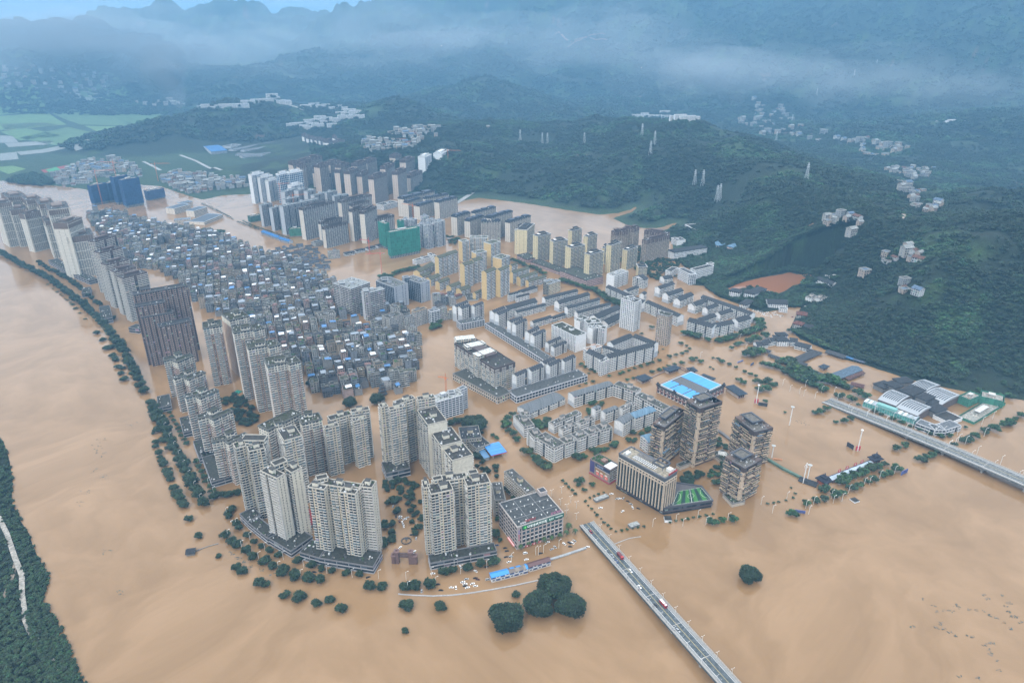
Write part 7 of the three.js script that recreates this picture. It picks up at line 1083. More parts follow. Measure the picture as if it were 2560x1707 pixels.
strip('flood_wall', 'thin grey curved flood wall just above the water, in front of the cream towers', 'wall', 'O', '995,1484 1030,1487 1080,1489 1130,1487 1180,1481 1230,1473 1290,1462 1345,1450', 1.1, -1, 0.7, [0.40, 0.40, 0.41]); strip('flood_wall', 'grey wall end with weeds between the cabins and the bridge', 'wall', 'F', '915,1275 1100,1220 1250,1170 1440,1105', 2.2, -1, 1.2, [0.36, 0.38, 0.40]); strip('floating_boom', 'thin line of floating debris curving left from the bridge foot', 'debris', 'F', '1860,1055 1960,1015 2080,970 2250,945', 0.8, -0.2, 0.25, [0.33, 0.33, 0.33]); strip('jetty', 'small dark jetty with a shed on the river at left', 'jetty', 'O', '468,1381 490,1376 520,1365 545,1358', 1.0, -0.4, 0.5, [0.2, 0.19, 0.18]); strip('court_wall', 'green fence wall at the edge of the sports court right of the terraced towers', 'wall', 'L', '0,180 100,240 200,300 350,375', 3, -1, 2.5, [0.10, 0.17, 0.13]); strip('court_wall', 'long low wall beside the terraced tower gardens', 'wall', 'H', '1990,120 2100,190 2230,290', 3.5, -1, 2.2, [0.16, 0.15, 0.15]); strip('river_rail', 'low wet hedge line beside the river tree row', 'hedge', 'S', '330,350 500,450 600,520 760,620 940,740 1100,880 1260,1040 1330,1110 1400,1180 1500,1290 1560,1390', 1.2, -0.5, 0.5, [0.07, 0.10, 0.05]);
strip('dirt_track', null, null, 'b', '1190,1050 1260,1010 1340,970 1380,930', 9, -1, 0.6, [0.42, 0.26, 0.17], 'structure', M.roof, true); strip('valley_road', null, null, 'c', '0,690 60,705 160,740 180,780 260,840 370,865', 9, -1, 0.8, [0.42, 0.38, 0.34], 'structure', M.roof, true); strip('valley_road', null, null, 'c', '560,1480 600,1380 640,1410 590,1350 550,1300 570,1220 640,1170 660,1120 600,1080', 9, -1, 0.8, [0.40, 0.34, 0.29], 'structure', M.roof, true); strip('valley_road', null, null, 'V', '2300,1040 2200,1110 2080,1180 1990,1230', 14, -1, 0.8, [0.36, 0.37, 0.39], 'structure', M.roof, true);
strip('far_road', null, null, 'k', '290,1110 520,1190 700,1290 900,1340', 12, -1, 0.8, [0.42, 0.43, 0.45], 'structure', M.roof, true); strip('far_road', null, null, 'R', '2100,30 2250,100 2349,160', 12, -1, 0.8, [0.4, 0.42, 0.44], 'structure', M.roof, true); strip('far_road', null, null, 'k', '1880,380 2050,430 2180,470', 14, -1, 1, [0.5, 0.52, 0.55], 'structure', M.roof, true); strip('dam', 'grey dam face in the misty valley at upper right', 'dam', 'O', '2354,306 2380,304 2415,305', 60, -1, 4, [0.42, 0.43, 0.46], undefined, M.wall, true); strip('far_road', null, null, 'O', '1520,100 1460,97 1400,93 1385,92', 26, -1, 5, [0.45, 0.30, 0.26], 'structure', M.roof, true); strip('far_road', null, null, 'O', '1400,125 1440,118 1480,110 1530,103', 22, -1, 5, [0.45, 0.30, 0.26], 'structure', M.roof, true);
// fields and glasshouse strips of the plain upstream
{
  const field = (pts, k, y = 1.2) => { const P = pxs('O', pts).map((p) => gp(p[0], p[1], y)), g = new GB(), n = 10; const q = (s, t) => [lerp(lerp(P[0][0], P[1][0], s), lerp(P[3][0], P[2][0], s), t), Math.max(y, ground(lerp(lerp(P[0][0], P[1][0], s), lerp(P[3][0], P[2][0], s), t), lerp(lerp(P[0][1], P[1][1], s), lerp(P[3][1], P[2][1], s), t)) + 0.6), lerp(lerp(P[0][1], P[1][1], s), lerp(P[3][1], P[2][1], s), t)]; for (let i = 0; i < n; i++) for (let j = 0; j < n; j++) g.quad(q(i / n, j / n), q((i + 1) / n, j / n), q((i + 1) / n, (j + 1) / n), q(i / n, (j + 1) / n), mul(k, rr(0.88, 1.12))); const m = g.mesh('field', M.roof, null, 'structure'); top(m, 'field', null, null, null, 'structure'); };
  const gr = [[0.12, 0.24, 0.08], [0.10, 0.20, 0.075], [0.14, 0.27, 0.09], [0.09, 0.19, 0.07]], wh = [0.30, 0.33, 0.34];
  field('0,330 60,320 160,340 50,352', gr[0]); field('45,345 170,318 330,355 150,368', gr[1]); field('-20,292 120,286 165,312 0,326', gr[2]); field('-20,268 90,262 120,284 -20,290', gr[0]); field('130,288 230,276 350,315 200,312', gr[1]); field('240,274 380,276 440,310 400,352', gr[3]); field('210,315 340,318 400,356 280,345', gr[2]); field('-20,246 130,238 150,246 100,262', gr[2]); field('150,262 300,256 340,268 240,276', gr[3]);
  field('110,240 150,240 145,258 80,262', wh, 2); field('152,241 178,242 182,260 148,260', wh, 2); field('186,242 240,244 238,258 188,259', wh, 2); field('-10,248 130,236 140,244 0,252', wh, 2); field('175,272 280,264 275,270 180,276', wh, 2); field('10,358 130,352 140,360 20,368', wh, 2); field('40,380 160,368 165,376 50,388', wh, 2); field('-10,385 40,380 45,398 0,402', wh, 2); field('170,368 240,364 260,372 190,382', wh, 2); field('-20,338 30,340 45,356 -10,358', wh, 2); field('0,310 100,306 160,312 10,326', [0.22, 0.30, 0.17], 2);
  field('-20,420 30,415 64,423 20,436', gr[2]);
  field('100,425 170,412 178,420 110,432', [0.32, 0.06, 0.06], 2.5); field('112,424 140,417 150,424 120,430', [0.07, 0.33, 0.16], 3.2); field('165,414 174,411 178,416 168,420', [0.07, 0.33, 0.16], 3);
}
// ---------- trees that stand apart ----------
function treeProto(kind, geo) { const g = new THREE.Group(), c = new THREE.Mesh(geo, M.leaf); c.name = 'crown'; c.castShadow = c.receiveShadow = true; c.position.y = 0.55; g.add(c); const t = new GB(), f = new Fr([0, 0], [1, 0], [0, 1]), k = [0.055, 0.042, 0.032], limb = (a, b, r0, r1) => { const n = 6; for (let i = 0; i < n; i++) { const p = (P, r, j) => [P[0] + Math.cos(j / n * 6.283) * r, P[1], P[2] + Math.sin(j / n * 6.283) * r]; t.quad(p(a, r0, i), p(a, r0, i + 1), p(b, r1, i + 1), p(b, r1, i), k); } }; limb([0, -0.5, 0], [0.02, 0.32, 0.01], 0.075, 0.05); for (let i = 0; i < 5; i++) { const a = i * 1.257; limb([0.02, 0.28, 0.01], [Math.cos(a) * 0.45, 0.55 + 0.1 * (i % 2), Math.sin(a) * 0.45], 0.04, 0.012); } t.mesh('trunk', M.plain, g); return g; }
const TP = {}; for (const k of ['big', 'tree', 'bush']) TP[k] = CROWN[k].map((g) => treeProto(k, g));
function palmGeo() { seed = 99; const g = new GB(); for (let i = 0; i < 34; i++) { const a = i * 2.4, e = rr(-0.2, 1.2), r = rr(0.8, 1.1), k = [0.04 * rr(0.7, 1.5), 0.085 * rr(0.7, 1.4), 0.03]; let p = [0, 0, 0]; const dx = Math.cos(a), dz = Math.sin(a); for (let s = 0; s < 4; s++) { const t = (s + 1) / 4, q = [dx * r * t * Math.cos(e * 0.6), Math.sin(e) * t * 0.9 - 1.0 * t * t, dz * r * t * Math.cos(e * 0.6)], w = 0.16 * Math.sin(Math.PI * Math.min(0.95, (s + 0.8) / 4.4)); g.quad([p[0] - dz * w, p[1] - 0.03, p[2] + dx * w], [q[0] - dz * w * 0.8, q[1] - 0.03, q[2] + dx * w * 0.8], q, p, k); g.quad([p[0] + dz * w, p[1] - 0.03, p[2] - dx * w], [q[0] + dz * w * 0.8, q[1] - 0.03, q[2] - dx * w * 0.8], q, p, mul(k, 0.8)); p = q; } } return g.geo(); }
const palm = (() => { const g = new THREE.Group(), c = new THREE.Mesh(palmGeo(), M.leaf); c.name = 'crown'; c.position.y = 1.9; c.castShadow = true; g.add(c); const t = new THREE.Mesh(new THREE.CylinderGeometry(0.13, 0.2, 2.6, 7), new THREE.MeshStandardMaterial({ color: new THREE.Color(0.16, 0.12, 0.08), roughness: 0.9 })); t.position.y = 0.6; t.name = 'trunk'; t.castShadow = true; g.add(t); return g; })();
const treeRest = []; let nTree = 0;
function plant(u, v, r, kind, label, group, name = 'tree', cat = 'tree', sq = 1) {
  let [x, z] = gp(u, v, 0), R = 1; for (let i = 0; i < 4; i++) { const h = R * 0.5 * sq; [x, z] = gp(u, v, h); const zc = -z * CP - (h - H0) * SP; R = r * zc / FOC; }
  R *= 1.12; if (kind === 'tree' || kind === 'bush') { if (nTree++ > 330) { treeRest.push([x, R * 0.55, z, R, sq]); return; } }
  const o = (kind === 'palm' ? palm : pick(TP[kind])).clone(); o.position.set(x, 0, z); o.rotation.y = rr(0, 6.28); o.scale.set(R, R * sq * (kind === 'tree' ? rr(0.9, 1.15) : 1), R * rr(0.9, 1.1)); top(o, name, label, cat, group); FOOT.push({ o: [x - R, z - R], u: [1, 0], w: [0, 1], W: 2 * R, D: 2 * R, h: R });
}
const plants = (z, s, kind, label, group, r0 = 8, name, cat, sq) => pxs(z, s).forEach((p) => plant(p[0], p[1], (p[2] ?? r0 / (ZN[z][2] ?? S5)) * (ZN[z][2] ?? S5), kind, label, group, name, cat, sq));
function rowTrees(z, s, step, r, jit, kind, label, group, name, cat, sq) { // along a line of the photograph, a tree every few pixels
  const P = pxs(z, s); let carry = 0;
  for (let i = 0; i + 1 < P.length; i++) { const L = Math.hypot(P[i + 1][0] - P[i][0], P[i + 1][1] - P[i][1]); for (let d = carry; d < L; d += lerp(P[i][2] ?? step, P[i + 1][2] ?? step, d / L)) { const t = d / L; plant(lerp(P[i][0], P[i + 1][0], t) + rr(-jit, jit), lerp(P[i][1], P[i + 1][1], t) + rr(-jit, jit) * 0.6, lerp(P[i][3] ?? r, P[i + 1][3] ?? r, t) * rr(0.85, 1.15), kind, label, group, name, cat, sq); carry = d + (P[i][2] ?? step) - L; } }
}
plants('M', '220,485,145', 'big', 'huge round tree awash in the river, leftmost of the four near the bridge'); plants('M', '490,385,130', 'big', 'huge round tree awash in the river, second from left of the four near the bridge'); plants('M', '630,235,138', 'big', 'huge round tree awash in the river, uppermost of the four near the bridge'); plants('M', '755,405,132', 'big', 'huge round tree awash in the river, rightmost of the four near the bridge'); plants('N', '1255,335,90', 'big', 'lone round tree awash in the open river right of the bridge');
plants('E', '1110,655,185', 'big', 'broad dark round tree behind the blue canopy', undefined, 8, 'tree', 'tree', 0.8); plants('j', '750,930,80', 'big', 'dark round tree at the left edge of the old town pool'); plants('j', '1320,1220,105', 'big', 'dark round tree at the right edge of the old town pool'); plants('j', '1710,1170,110', 'big', 'dark round tree beside the tiered pagoda');
plants('E', '730,640,65 830,610,65 930,590,60 990,575,55', 'tree', 'dark tree in the row below the white gridded office', 'trees below the gridded office');
// boulevard row along the river
rowTrees('O', '0,632,7,9 60,664,8,9 110,690,8,9 165,728,9,10 205,758,10,10 250,800,11,11 278,835,12,12 303,870,13,13 325,910,14,13 345,950,15,14 368,990,16,14', 10, 10, 2, 'tree', 'tree of the dense upstream stretch of the river road row', 'river road trees, upstream stretch', 'street_tree');
rowTrees('O', '385,1022,15,14 402,1054,16,14 419,1088,16,14 433,1111,16,14 446,1140,17,15 460,1167,17,15 480,1209,18,16 499,1245,19,16 512,1268,20,16', 16, 14, 2, 'tree', 'tree of the close-set row along the river road left of the towers', 'river road trees beside the towers', 'street_tree');
plants('A', '60,600,60 120,540,58 70,660,52 180,770,70 215,830,62 340,940,62 430,1030,52 550,1090,55 660,1160,60 790,1230,60 20,930,70 110,1020,75 190,1070,80 320,1160,80 425,1245,80 590,1310,90 715,1380,72 880,1440,90 1030,1490,80 1225,1540,78 1065,1315,75 1270,1385,80 1430,1425,60 1590,1465,58 1790,1490,65 1990,1510,60', 'tree', 'round street tree in flood water at the river bend', 'street trees at the river bend', 8, 'street_tree');
plants('t', '60,720,85 210,690,85 415,680,92 600,510,80 735,490,75 945,450,80 1120,410,75 1300,360,70', 'tree', 'street tree beside the shop signs below the joined cream towers', 'street trees by the shop signs', 8, 'street_tree');
plants('O', '705,1435,15 735,1442,15 770,1447,15 800,1452,15', 'tree', 'street tree at the outer edge of the river bend road', 'outer trees of the river bend', 8, 'street_tree');
// outer row, half drowned in the river
plants('B', '10,490,30 50,610,55 45,680,50 95,785,70 110,840,45 135,890,60 170,945,65 205,1040,72 240,1110,80 270,1170,60 320,1285,68 360,1380,85 400,1440,80 430,1510,75 470,1550,70', 'tree', 'half-drowned tree of the outer river row beside the cream and brown towers', 'half-drowned trees in the river', 8, 'tree', 'tree', 0.75);
plants('r', '365,322,38 430,402,38 500,490,50 470,495,45 540,480,45 535,572,40 560,600,40 570,632,40 600,700,45 640,720,40 635,775,38 665,840,50', 'tree', 'half-drowned tree of the outer river row beside the dark stepped slabs', 'half-drowned trees upstream', 8, 'tree', 'tree', 0.6);
plants('O', '375,1005,12 385,1030,13 388,1050,13 395,1075,13 412,1098,14 430,1118,14', 'tree', 'half-drowned tree of the outer river row, middle stretch', 'half-drowned trees, middle stretch', 8, 'tree', 'tree', 0.7); plants('S', '100,300,14 300,400,20 370,445,15 690,650,22 770,712,18 830,760,24 880,795,18 910,818,16 950,860,18 980,880,24 1020,915,22 1050,945,36 1100,1002,36 1165,1070,24 1245,1157,24', 'bush', 'treetop just above the river, far upstream', 'treetops far upstream', 8, 'treetop', 'tree', 0.5);
plants('O', '590,1420,13 605,1430,13 650,1458,15 665,1462,12 713,1488,14 748,1495,18 790,1510,14 825,1500,13 853,1522,16 925,1467,16 955,1467,14 1015,1515,18 1034,1466,15 1072,1462,15 1100,1517,17 1012,1578,10 470,1297,12 495,1340,11 1290,1488,11 545,1390,8', 'tree', 'lone tree standing in the river off the bend', 'lone trees off the river bend', 8, 'tree', 'tree', 0.8);
rowTrees('B', '890,1420,12 1000,1400,12 1150,1380,12 1290,1350,12', 12, 11, 2, 'tree', 'tree of the short dense hedge row between the brown and cream towers', 'trees between brown and cream towers');
rowTrees('B', '150,20,11,6 260,190,11,6 340,340,11,7 400,450,11,7 450,550,11,7 510,650,12,8', 11, 6, 1, 'bush', 'small tree of the inner verge beside the brown towers', 'inner verge trees', 'street_tree'); rowTrees('B', '650,900,14,8 690,980,14,8 740,1070,14,8 800,1200,14,8 870,1290,14,9 890,1370,14,8', 14, 8, 1, 'bush', 'small verge tree beside the last brown tower', 'verge trees by the last brown tower', 'street_tree'); rowTrees('S', '560,330,10,7 700,420,10,7 950,540,10,8 1080,640,10,8 1250,780,11,8 1400,900,12,8 1600,1100,12,8 1700,1200,12,8', 11, 8, 2, 'tree', 'tree of the inner row beneath the striped and ringed towers', 'inner row upstream', 'street_tree');
// trees between the cream towers
{
  seed = 8181; const court = (z, poly, n, r0, r1, label, group) => { const P = pxs(z, poly); const xs = P.map((p) => p[0]), ys = P.map((p) => p[1]); let c = 0; for (let i = 0; i < n * 30 && c < n; i++) { const u = rr(Math.min(...xs), Math.max(...xs)), v = rr(Math.min(...ys), Math.max(...ys)); if (!inside(P, u, v)) continue; const q = gp(u, v, 3); if (!free(q[0], q[1], 0.5)) continue; plant(u, v, rr(r0, r1), 'tree', label, group, 'tree', 'tree', 0.9); c++; } };
  court('D', '200,330 480,230 700,300 790,600 800,1050 760,1250 640,1050 560,620 430,760 300,700 220,500', 34, 6, 11, 'leafy tree in the garden court of the cream towers', 'garden trees of the cream estate'); court('D', '190,850 380,900 420,1200 220,1250', 9, 8, 12, 'dark tree left of the flooded fountain court', 'trees left of the fountain'); court('P', '980,1280 1150,1180 1350,1200 1500,1500 1300,1550 1180,1480 1050,1350', 22, 6, 11, 'tree in the flooded garden among the brown towers', 'garden trees among the brown towers'); court('B', '1180,180 1330,130 1500,220 1560,300 1330,420 1220,300', 12, 6, 10, 'tree beside the playground among the brown towers', 'trees by the brown tower playground'); court('E', '1040,1080 1250,1050 1300,1280 1450,1260 1440,1500 1100,1300', 14, 6, 10, 'tree behind the stepped cream slab and beige flats', 'trees behind the stepped slab'); court('H', '1480,820 1640,760 1800,780 1640,980 1500,960', 9, 7, 12, 'tree in the flooded garden behind the football pitch', 'trees behind the football pitch'); court('H', '1840,620 2130,620 2140,960 1920,950', 13, 7, 12, 'tree in the garden at the feet of the terraced towers', 'garden trees of the terraced towers'); court('H', '1960,230 2200,300 2150,440 1950,360', 9, 6, 10, 'tree between the rear terraced towers', 'trees between the terraced towers');
  court('G', '520,700 760,690 740,780 690,880 520,790', 11, 7, 11, 'tree in the court of the grey-roofed white quarter', 'court trees of the white quarter'); court('G', '1220,480 1500,400 1560,440 1340,620 1220,560', 8, 6, 9, 'tree between the white flats of the rear court', 'trees of the rear white court'); court('G', '1330,1140 1500,1120 1750,1030 1700,1080 1400,1220', 9, 7, 10, 'tree in the row behind the billboard block', 'trees behind the billboard block'); court('H', '640,250 1060,60 1080,130 760,330', 10, 6, 9, 'tree between the white flats and the terraced towers', 'trees by the terraced towers'); court('e', '640,700 950,640 960,740 700,770', 10, 8, 12, 'green tree left of the grey slab pair', 'trees left of the grey slabs'); court('e', '1330,640 1560,570 1900,500 1960,580 1500,640', 9, 7, 10, 'dark tree behind the grey slab pair', 'trees behind the grey slabs'); court('T', '640,1060 930,1000 960,1050 800,1140 650,1110', 10, 7, 10, 'tree in the grove by the far flooded square', 'grove by the flooded square'); court('f', '450,1240 620,1180 660,1280 480,1310', 5, 8, 11, 'tree by the flooded old town corner', 'trees at the old town corner');
}
rowTrees('e', '1960,490,9 2100,440,9 2250,410,9 2349,385,9', 8, 8, 1, 'tree', 'tree of the dark row left of the yellow estate', 'row left of the yellow estate'); plants('G', '190,620,55 110,680,65 70,740,60 130,860,55 200,900,60 250,990,65 60,800,55 110,770,60', 'tree', 'tree of the dense clump at the corner of the white quarter', 'corner clump of the white quarter'); plants('G', '400,1170,92 520,1270,85 590,1330,80 690,1400,92 1130,1250,75 1230,1240,60', 'tree', 'big round street tree before the zigzag-fronted flats', 'round trees before the zigzag flats', 8, 'street_tree'); plants('E', '1360,810,38 1420,850,40 1200,770,30', 'bush', 'small round tree in the junction by the blue canopy', 'junction trees', 8, 'street_tree');
plants('F', '1100,125,28 1145,172,27 1187,222,28 1240,265,28 1283,322,28', 'bush', 'clipped round tree in a short row in the flooded street before the mall', 'clipped trees before the mall', 8, 'street_tree', 'tree', 1.0); plants('F', '1350,130,75 1535,185,48 1420,262,40 1330,190,40', 'tree', 'dark tree at the street corner by the billboard block', 'trees by the billboard block', 8, 'street_tree'); plants('F', '1497,378,22 1432,425,25 1475,492,18 1520,540,24 1567,590,17 1602,630,28 1665,685,15 1708,740,26 1765,782,25 1805,830,22 1880,870,20 1968,858,26 2043,842,24 2205,815,22 2293,800,24 1560,350,22 1625,325,24 1698,300,18 2130,830,16', 'bush', 'small clipped tree in the flooded square by the bridge head', 'clipped trees by the bridge head', 8, 'street_tree', 'tree', 1.05); plants('H', '1322,1495,30 1412,1480,25 1503,1465,27 1583,1450,30 1668,1432,24 1755,1418,28 1853,1400,28 1957,1378,24', 'bush', 'clipped tree in the row before the black hotel podium', 'clipped trees before the hotel podium', 8, 'street_tree', 'tree', 1.0); plants('H', '1960,1500,85 2100,1470,60 2260,1460,75', 'tree', 'tree in the clump right of the hotel podium', 'clump right of the hotel'); plants('L', '68,602,14 117,594,14 158,587,13 262,468,12 296,517,14 282,553,14 220,574,12', 'bush', 'small shrub top in the flood below the terraced towers', 'shrub tops below the terraced towers', 8, 'shrub', 'shrub', 0.6);
plants('F', '485,1125,40 597,1080,40 700,1040,38 825,1020,42 935,990,38 1055,965,42 1150,920,42 1185,830,52 1280,895,42', 'palm', 'palm standing in the flooded street before the mall', 'palms before the mall', 8, 'palm_tree', 'palm tree'); plants('F', '110,900,78 175,1000,40 140,690,45 95,1320,90 130,190,55 250,240,60 345,290,70 395,390,60', 'tree', 'tree in the flooded lane left of the mall', 'trees left of the mall');
plants('L', '690,410,58 735,380,50 800,365,48 870,340,50 940,300,52 1000,290,40 1050,268,30 545,475,52 640,525,52 705,508,30 470,572,38 545,562,38 395,600,38 275,685,48 780,470,45 840,448,38 910,415,30 955,390,40 1040,360,40 1090,340,35 1150,305,50', 'tree', 'dark tree in the double row beside the covered pier', 'trees beside the covered pier'); plants('w', '160,375,42 238,345,42 385,480,52 440,460,40 495,440,40 560,400,50 700,340,32 790,305,45 845,288,42 895,258,42 985,215,50 1075,190,52 1170,150,50 1220,130,50 1320,65,40 1270,100,30', 'tree', 'dark tree standing in the flood along the right-hand bridge', 'trees along the right bridge'); plants('J', '640,775,30 680,765,35 735,740,32 810,855,22 880,845,32 935,825,30 845,635,45 930,660,45 1000,610,48 1060,640,45 995,710,18 1130,765,24 1185,790,18', 'tree', 'dark tree in the clumps along the submerged approach road', 'clumps along the approach road'); plants('J', '1080,318,32 1130,335,18 1200,352,20 1250,368,28 1310,385,28 980,288,28 920,275,26 870,262,22 820,243,25 770,225,25 710,212,22 665,200,22', 'tree', 'round tree in the line along the foot of the right hill', 'line of trees at the hill foot', 8, 'street_tree'); plants('K', '270,50,30 328,68,22 382,83,26 447,105,22 505,120,30 570,133,24 628,157,26 758,192,34 975,250,30 1070,275,28 1140,290,28 1220,300,42', 'tree', 'round tree in the line at the hill foot behind the exhibition hall', 'hill foot trees behind the exhibition hall', 8, 'street_tree'); plants('K', '90,428,25 148,455,20 245,490,26 322,523,28 390,555,22 475,582,24 555,615,26 648,638,30 725,635,28 858,565,18', 'bush', 'green clipped tree between the glass front and the bridge road', 'clipped trees before the glass front', 8, 'street_tree', 'tree', 0.9);
rowTrees('J', '100,285,20,16 200,270,20,18 120,250,18,16 30,290,18,12', 18, 16, 3, 'tree', 'dark tree in the grove before the theatre court', 'grove before the theatre'); rowTrees('J', '330,350,14,13 420,330,14,13 480,420,18,20 560,430,18,20 610,510,16,20 740,500,16,22 800,520,14,20 860,540,14,14 900,580,14,9', 16, 18, 3, 'tree', 'dark tree in the long grove along the second court', 'grove along the second court'); rowTrees('J', '200,370,14,10 290,390,14,11 400,430,14,12 460,480,14,12 530,500,14,13 600,530,14,14 720,580,14,14', 14, 12, 2, 'tree', 'tree of the front row before the flooded courts', 'front row of the courts', 'street_tree'); plants('I', '880,97,20 930,120,22 975,133,18 830,170,30 870,190,30 985,180,38 1020,190,26 1060,190,24 1110,210,30 1140,205,26 1060,240,45 1000,250,38 1085,170,12 510,15,24 690,15,24 750,38,18 810,60,18 590,60,12 615,75,12 1055,348,22 1218,438,14 105,100,22 165,85,24 350,25,22', 'bush', 'low treetop above the wide flood behind the terraced towers', 'treetops in the wide flood', 8, 'treetop', 'tree', 0.75); plants('J', '235,510,40 300,540,18 40,432,18 92,455,20 135,468,16 215,520,14', 'bush', 'treetop in the flood near the tall light mast', 'treetops by the light mast', 8, 'treetop', 'tree', 0.8);
plants('q', '495,605,26 375,630,24 525,588,26 595,568,22 660,543,22 728,522,30 803,497,32 860,477,26 935,455,28 1050,413,32 1122,393,26 1190,375,24 1240,352,24 1275,322,20 1240,290,18 1178,260,28 857,582,28 933,562,28 990,545,28 1040,520,26 1105,500,26 1185,482,32 1300,445,40 645,655,24 578,673,26 700,632,16 190,690,24 112,713,20 40,742,16 915,362,18 978,327,14 735,158,24 850,85,32 170,560,28 210,585,22 145,600,16 60,500,30 100,530,28', 'bush', 'treetop above the flooded street round the courtyard ring', 'treetops round the courtyard ring', 8, 'treetop', 'tree', 0.55); rowTrees('h', '920,1080,10,11 1060,1040,10,12 1200,980,10,12 1180,900,10,12 1090,870,10,11', 12, 11, 2, 'tree', 'dark street tree round the curved white flats', 'trees round the curved white flats', 'street_tree'); rowTrees('h', '1040,1175,14,12 1120,1145,14,12 1180,1130,14,12 1260,1105,14,12 1330,1075,14,11 1400,1060,14,10', 13, 11, 1, 'tree', 'dark street tree in the line left of the theatre', 'line of trees left of the theatre', 'street_tree'); plants('h', '830,1250,45 900,1225,42 860,1230,45 415,1175,52 760,1290,40 20,1225,36 100,1262,24 150,1300,24 95,1345,32 30,1372,32 170,1460,48 235,1445,36 30,1510,34 310,1490,42 565,1455,36 620,1490,40 730,1530,32 490,1440,25', 'bush', 'round treetop in the flood before the theatre and curved flats', 'treetops before the theatre', 8, 'treetop', 'tree', 0.7); rowTrees('h', '560,1185,9,10 650,1170,9,11 740,1140,9,12 820,1110,9,12', 9, 11, 1, 'tree', 'tree of the front row before the curved white flats', 'front row of the curved flats'); rowTrees('h', '60,1070,9,9 150,1080,9,11 290,1120,9,12', 10, 11, 1, 'tree', 'tree left of the curved white flats', 'trees left of the curved flats'); rowTrees('h', '1640,1040,10,10 1800,1090,10,11 1950,1170,10,11 2080,1240,10,11 2200,1290,10,10 2340,1320,10,10', 11, 11, 1, 'tree', 'tree of the dark line along the hill road behind the theatre', 'line behind the theatre', 'street_tree'); rowTrees('g', '850,760,9,10 920,810,9,11 1000,870,9,11 1150,920,9,11 1200,960,9,11', 10, 10, 2, 'tree', 'tree of the line before the long white flats', 'line before the long white flats', 'street_tree'); rowTrees('Y', '470,1165,9,7 620,1225,9,7 830,1310,9,8 1000,1400,9,7', 10, 7, 2, 'tree', 'small tree of the flooded street before the pink arcade', 'street trees before the arcade', 'street_tree'); rowTrees('g', '330,580,8,9 480,640,8,9 620,680,8,9 700,715,8,9 850,715,8,8', 9, 9, 2, 'tree', 'dark tree along the pink arcade front', 'trees along the arcade front', 'street_tree'); rowTrees('X', '1270,830,8,6 1450,860,8,6 1300,900,8,6 1420,950,8,6', 10, 6, 3, 'bush', 'bush in the flooded garden between grey-blue and yellow towers', 'bushes by the grey-blue cluster', 'shrub', 'shrub'); rowTrees('T', '620,640,6,3 900,770,6,3 1080,870,6,3', 6, 3, 1, 'bush', 'tiny tree of the drowned avenue across the far square', 'drowned avenue trees', 'street_tree'); rowTrees('T', '1220,890,6,3 1400,980,6,3 1650,1060,6,3 1900,1150,6,3', 6, 3, 1, 'bush', 'tiny tree of the drowned avenue beside the unfinished towers', 'avenue by the unfinished towers', 'street_tree'); rowTrees('T', '1140,905,6,3 1300,960,6,3 1450,1020,6,3', 6, 3, 1, 'bush', 'tiny tree of the drowned avenue beside the barracks', 'avenue by the barracks', 'street_tree');
if (treeRest.length) scatter('treetops', 'remaining small treetops scattered through the flooded streets', 'trees', treeRest, CROWN.bush);
// woods between the schools, on the bank and by the ponds
{
  seed = 4747; const grove = (name, label, z, poly, n, r0, r1, lift, kinds = CROWN.wood) => { const P = pxs(z, poly), xs = P.map((p) => p[0]), ys = P.map((p) => p[1]), out = []; for (let i = 0; i < n * 6 && out.length < n; i++) { const u = rr(Math.min(...xs), Math.max(...xs)), v = rr(Math.min(...ys), Math.max(...ys)); if (!inside(P, u, v)) continue; const [x, zz, h] = hit(u, v, lift); if (!free(x, zz, 1.5)) continue; const s = rr(r0, r1); out.push([x, h + s * 0.45, zz, s, rr(0.8, 1.1), rr(0.6, 1.25)]); } return scatter(name, label, 'woodland', out, kinds, (s) => s[5]); };
  grove('school_wood', 'dark green wood between the pink schools and the white flats', 'O', '1690,560 1730,600 1800,640 1900,610 2010,640 2080,650 2040,690 1985,678 1950,680 1860,700 1810,722 1770,700 1740,680 1690,650 1760,640 1700,610 1660,590', 2600, 3, 5.5, 2); grove('school_wood', 'dark trees round the white court building and red pond', 'O', '1730,690 1790,705 1830,735 1920,735 1970,735 2000,715 2040,705 2100,690 2060,740 2000,765 1930,770 1870,760 1800,740 1770,720', 1200, 3, 5, 2); grove('school_wood', 'dark trees behind the white dormered building', 'O', '1510,640 1600,610 1640,640 1700,650 1690,690 1640,700 1620,690 1560,660', 360, 3, 4.5, 2); grove('bank_thicket', 'green thicket covering the river bank at the lower left corner', 'O', '-60,1060 10,1105 30,1180 30,1255 60,1320 100,1400 120,1440 108,1500 150,1570 190,1670 230,1760 140,1760 90,1640 70,1560 68,1450 30,1340 -60,1220', 1500, 1.2, 2.8, 1); grove('bank_thicket', 'darker thicket beyond the pale path in the lower left corner', 'O', '-60,1340 15,1360 40,1440 52,1500 58,1580 120,1720 60,1790 -60,1790', 900, 1.2, 2.8, 1, CROWN.wood); grove('knoll_wood', 'green knoll wood below the white colonnaded hall', 'V', '1640,1000 1760,940 1950,930 2200,960 2310,1030 2200,1090 1980,1110 1780,1070', 500, 4, 6, 3); grove('plain_wood', 'dark wood at the far shore upstream', 'R', '90,310 250,230 500,190 700,260 780,340 620,370 300,345', 500, 5, 8, 3);
}
seed = 8808;
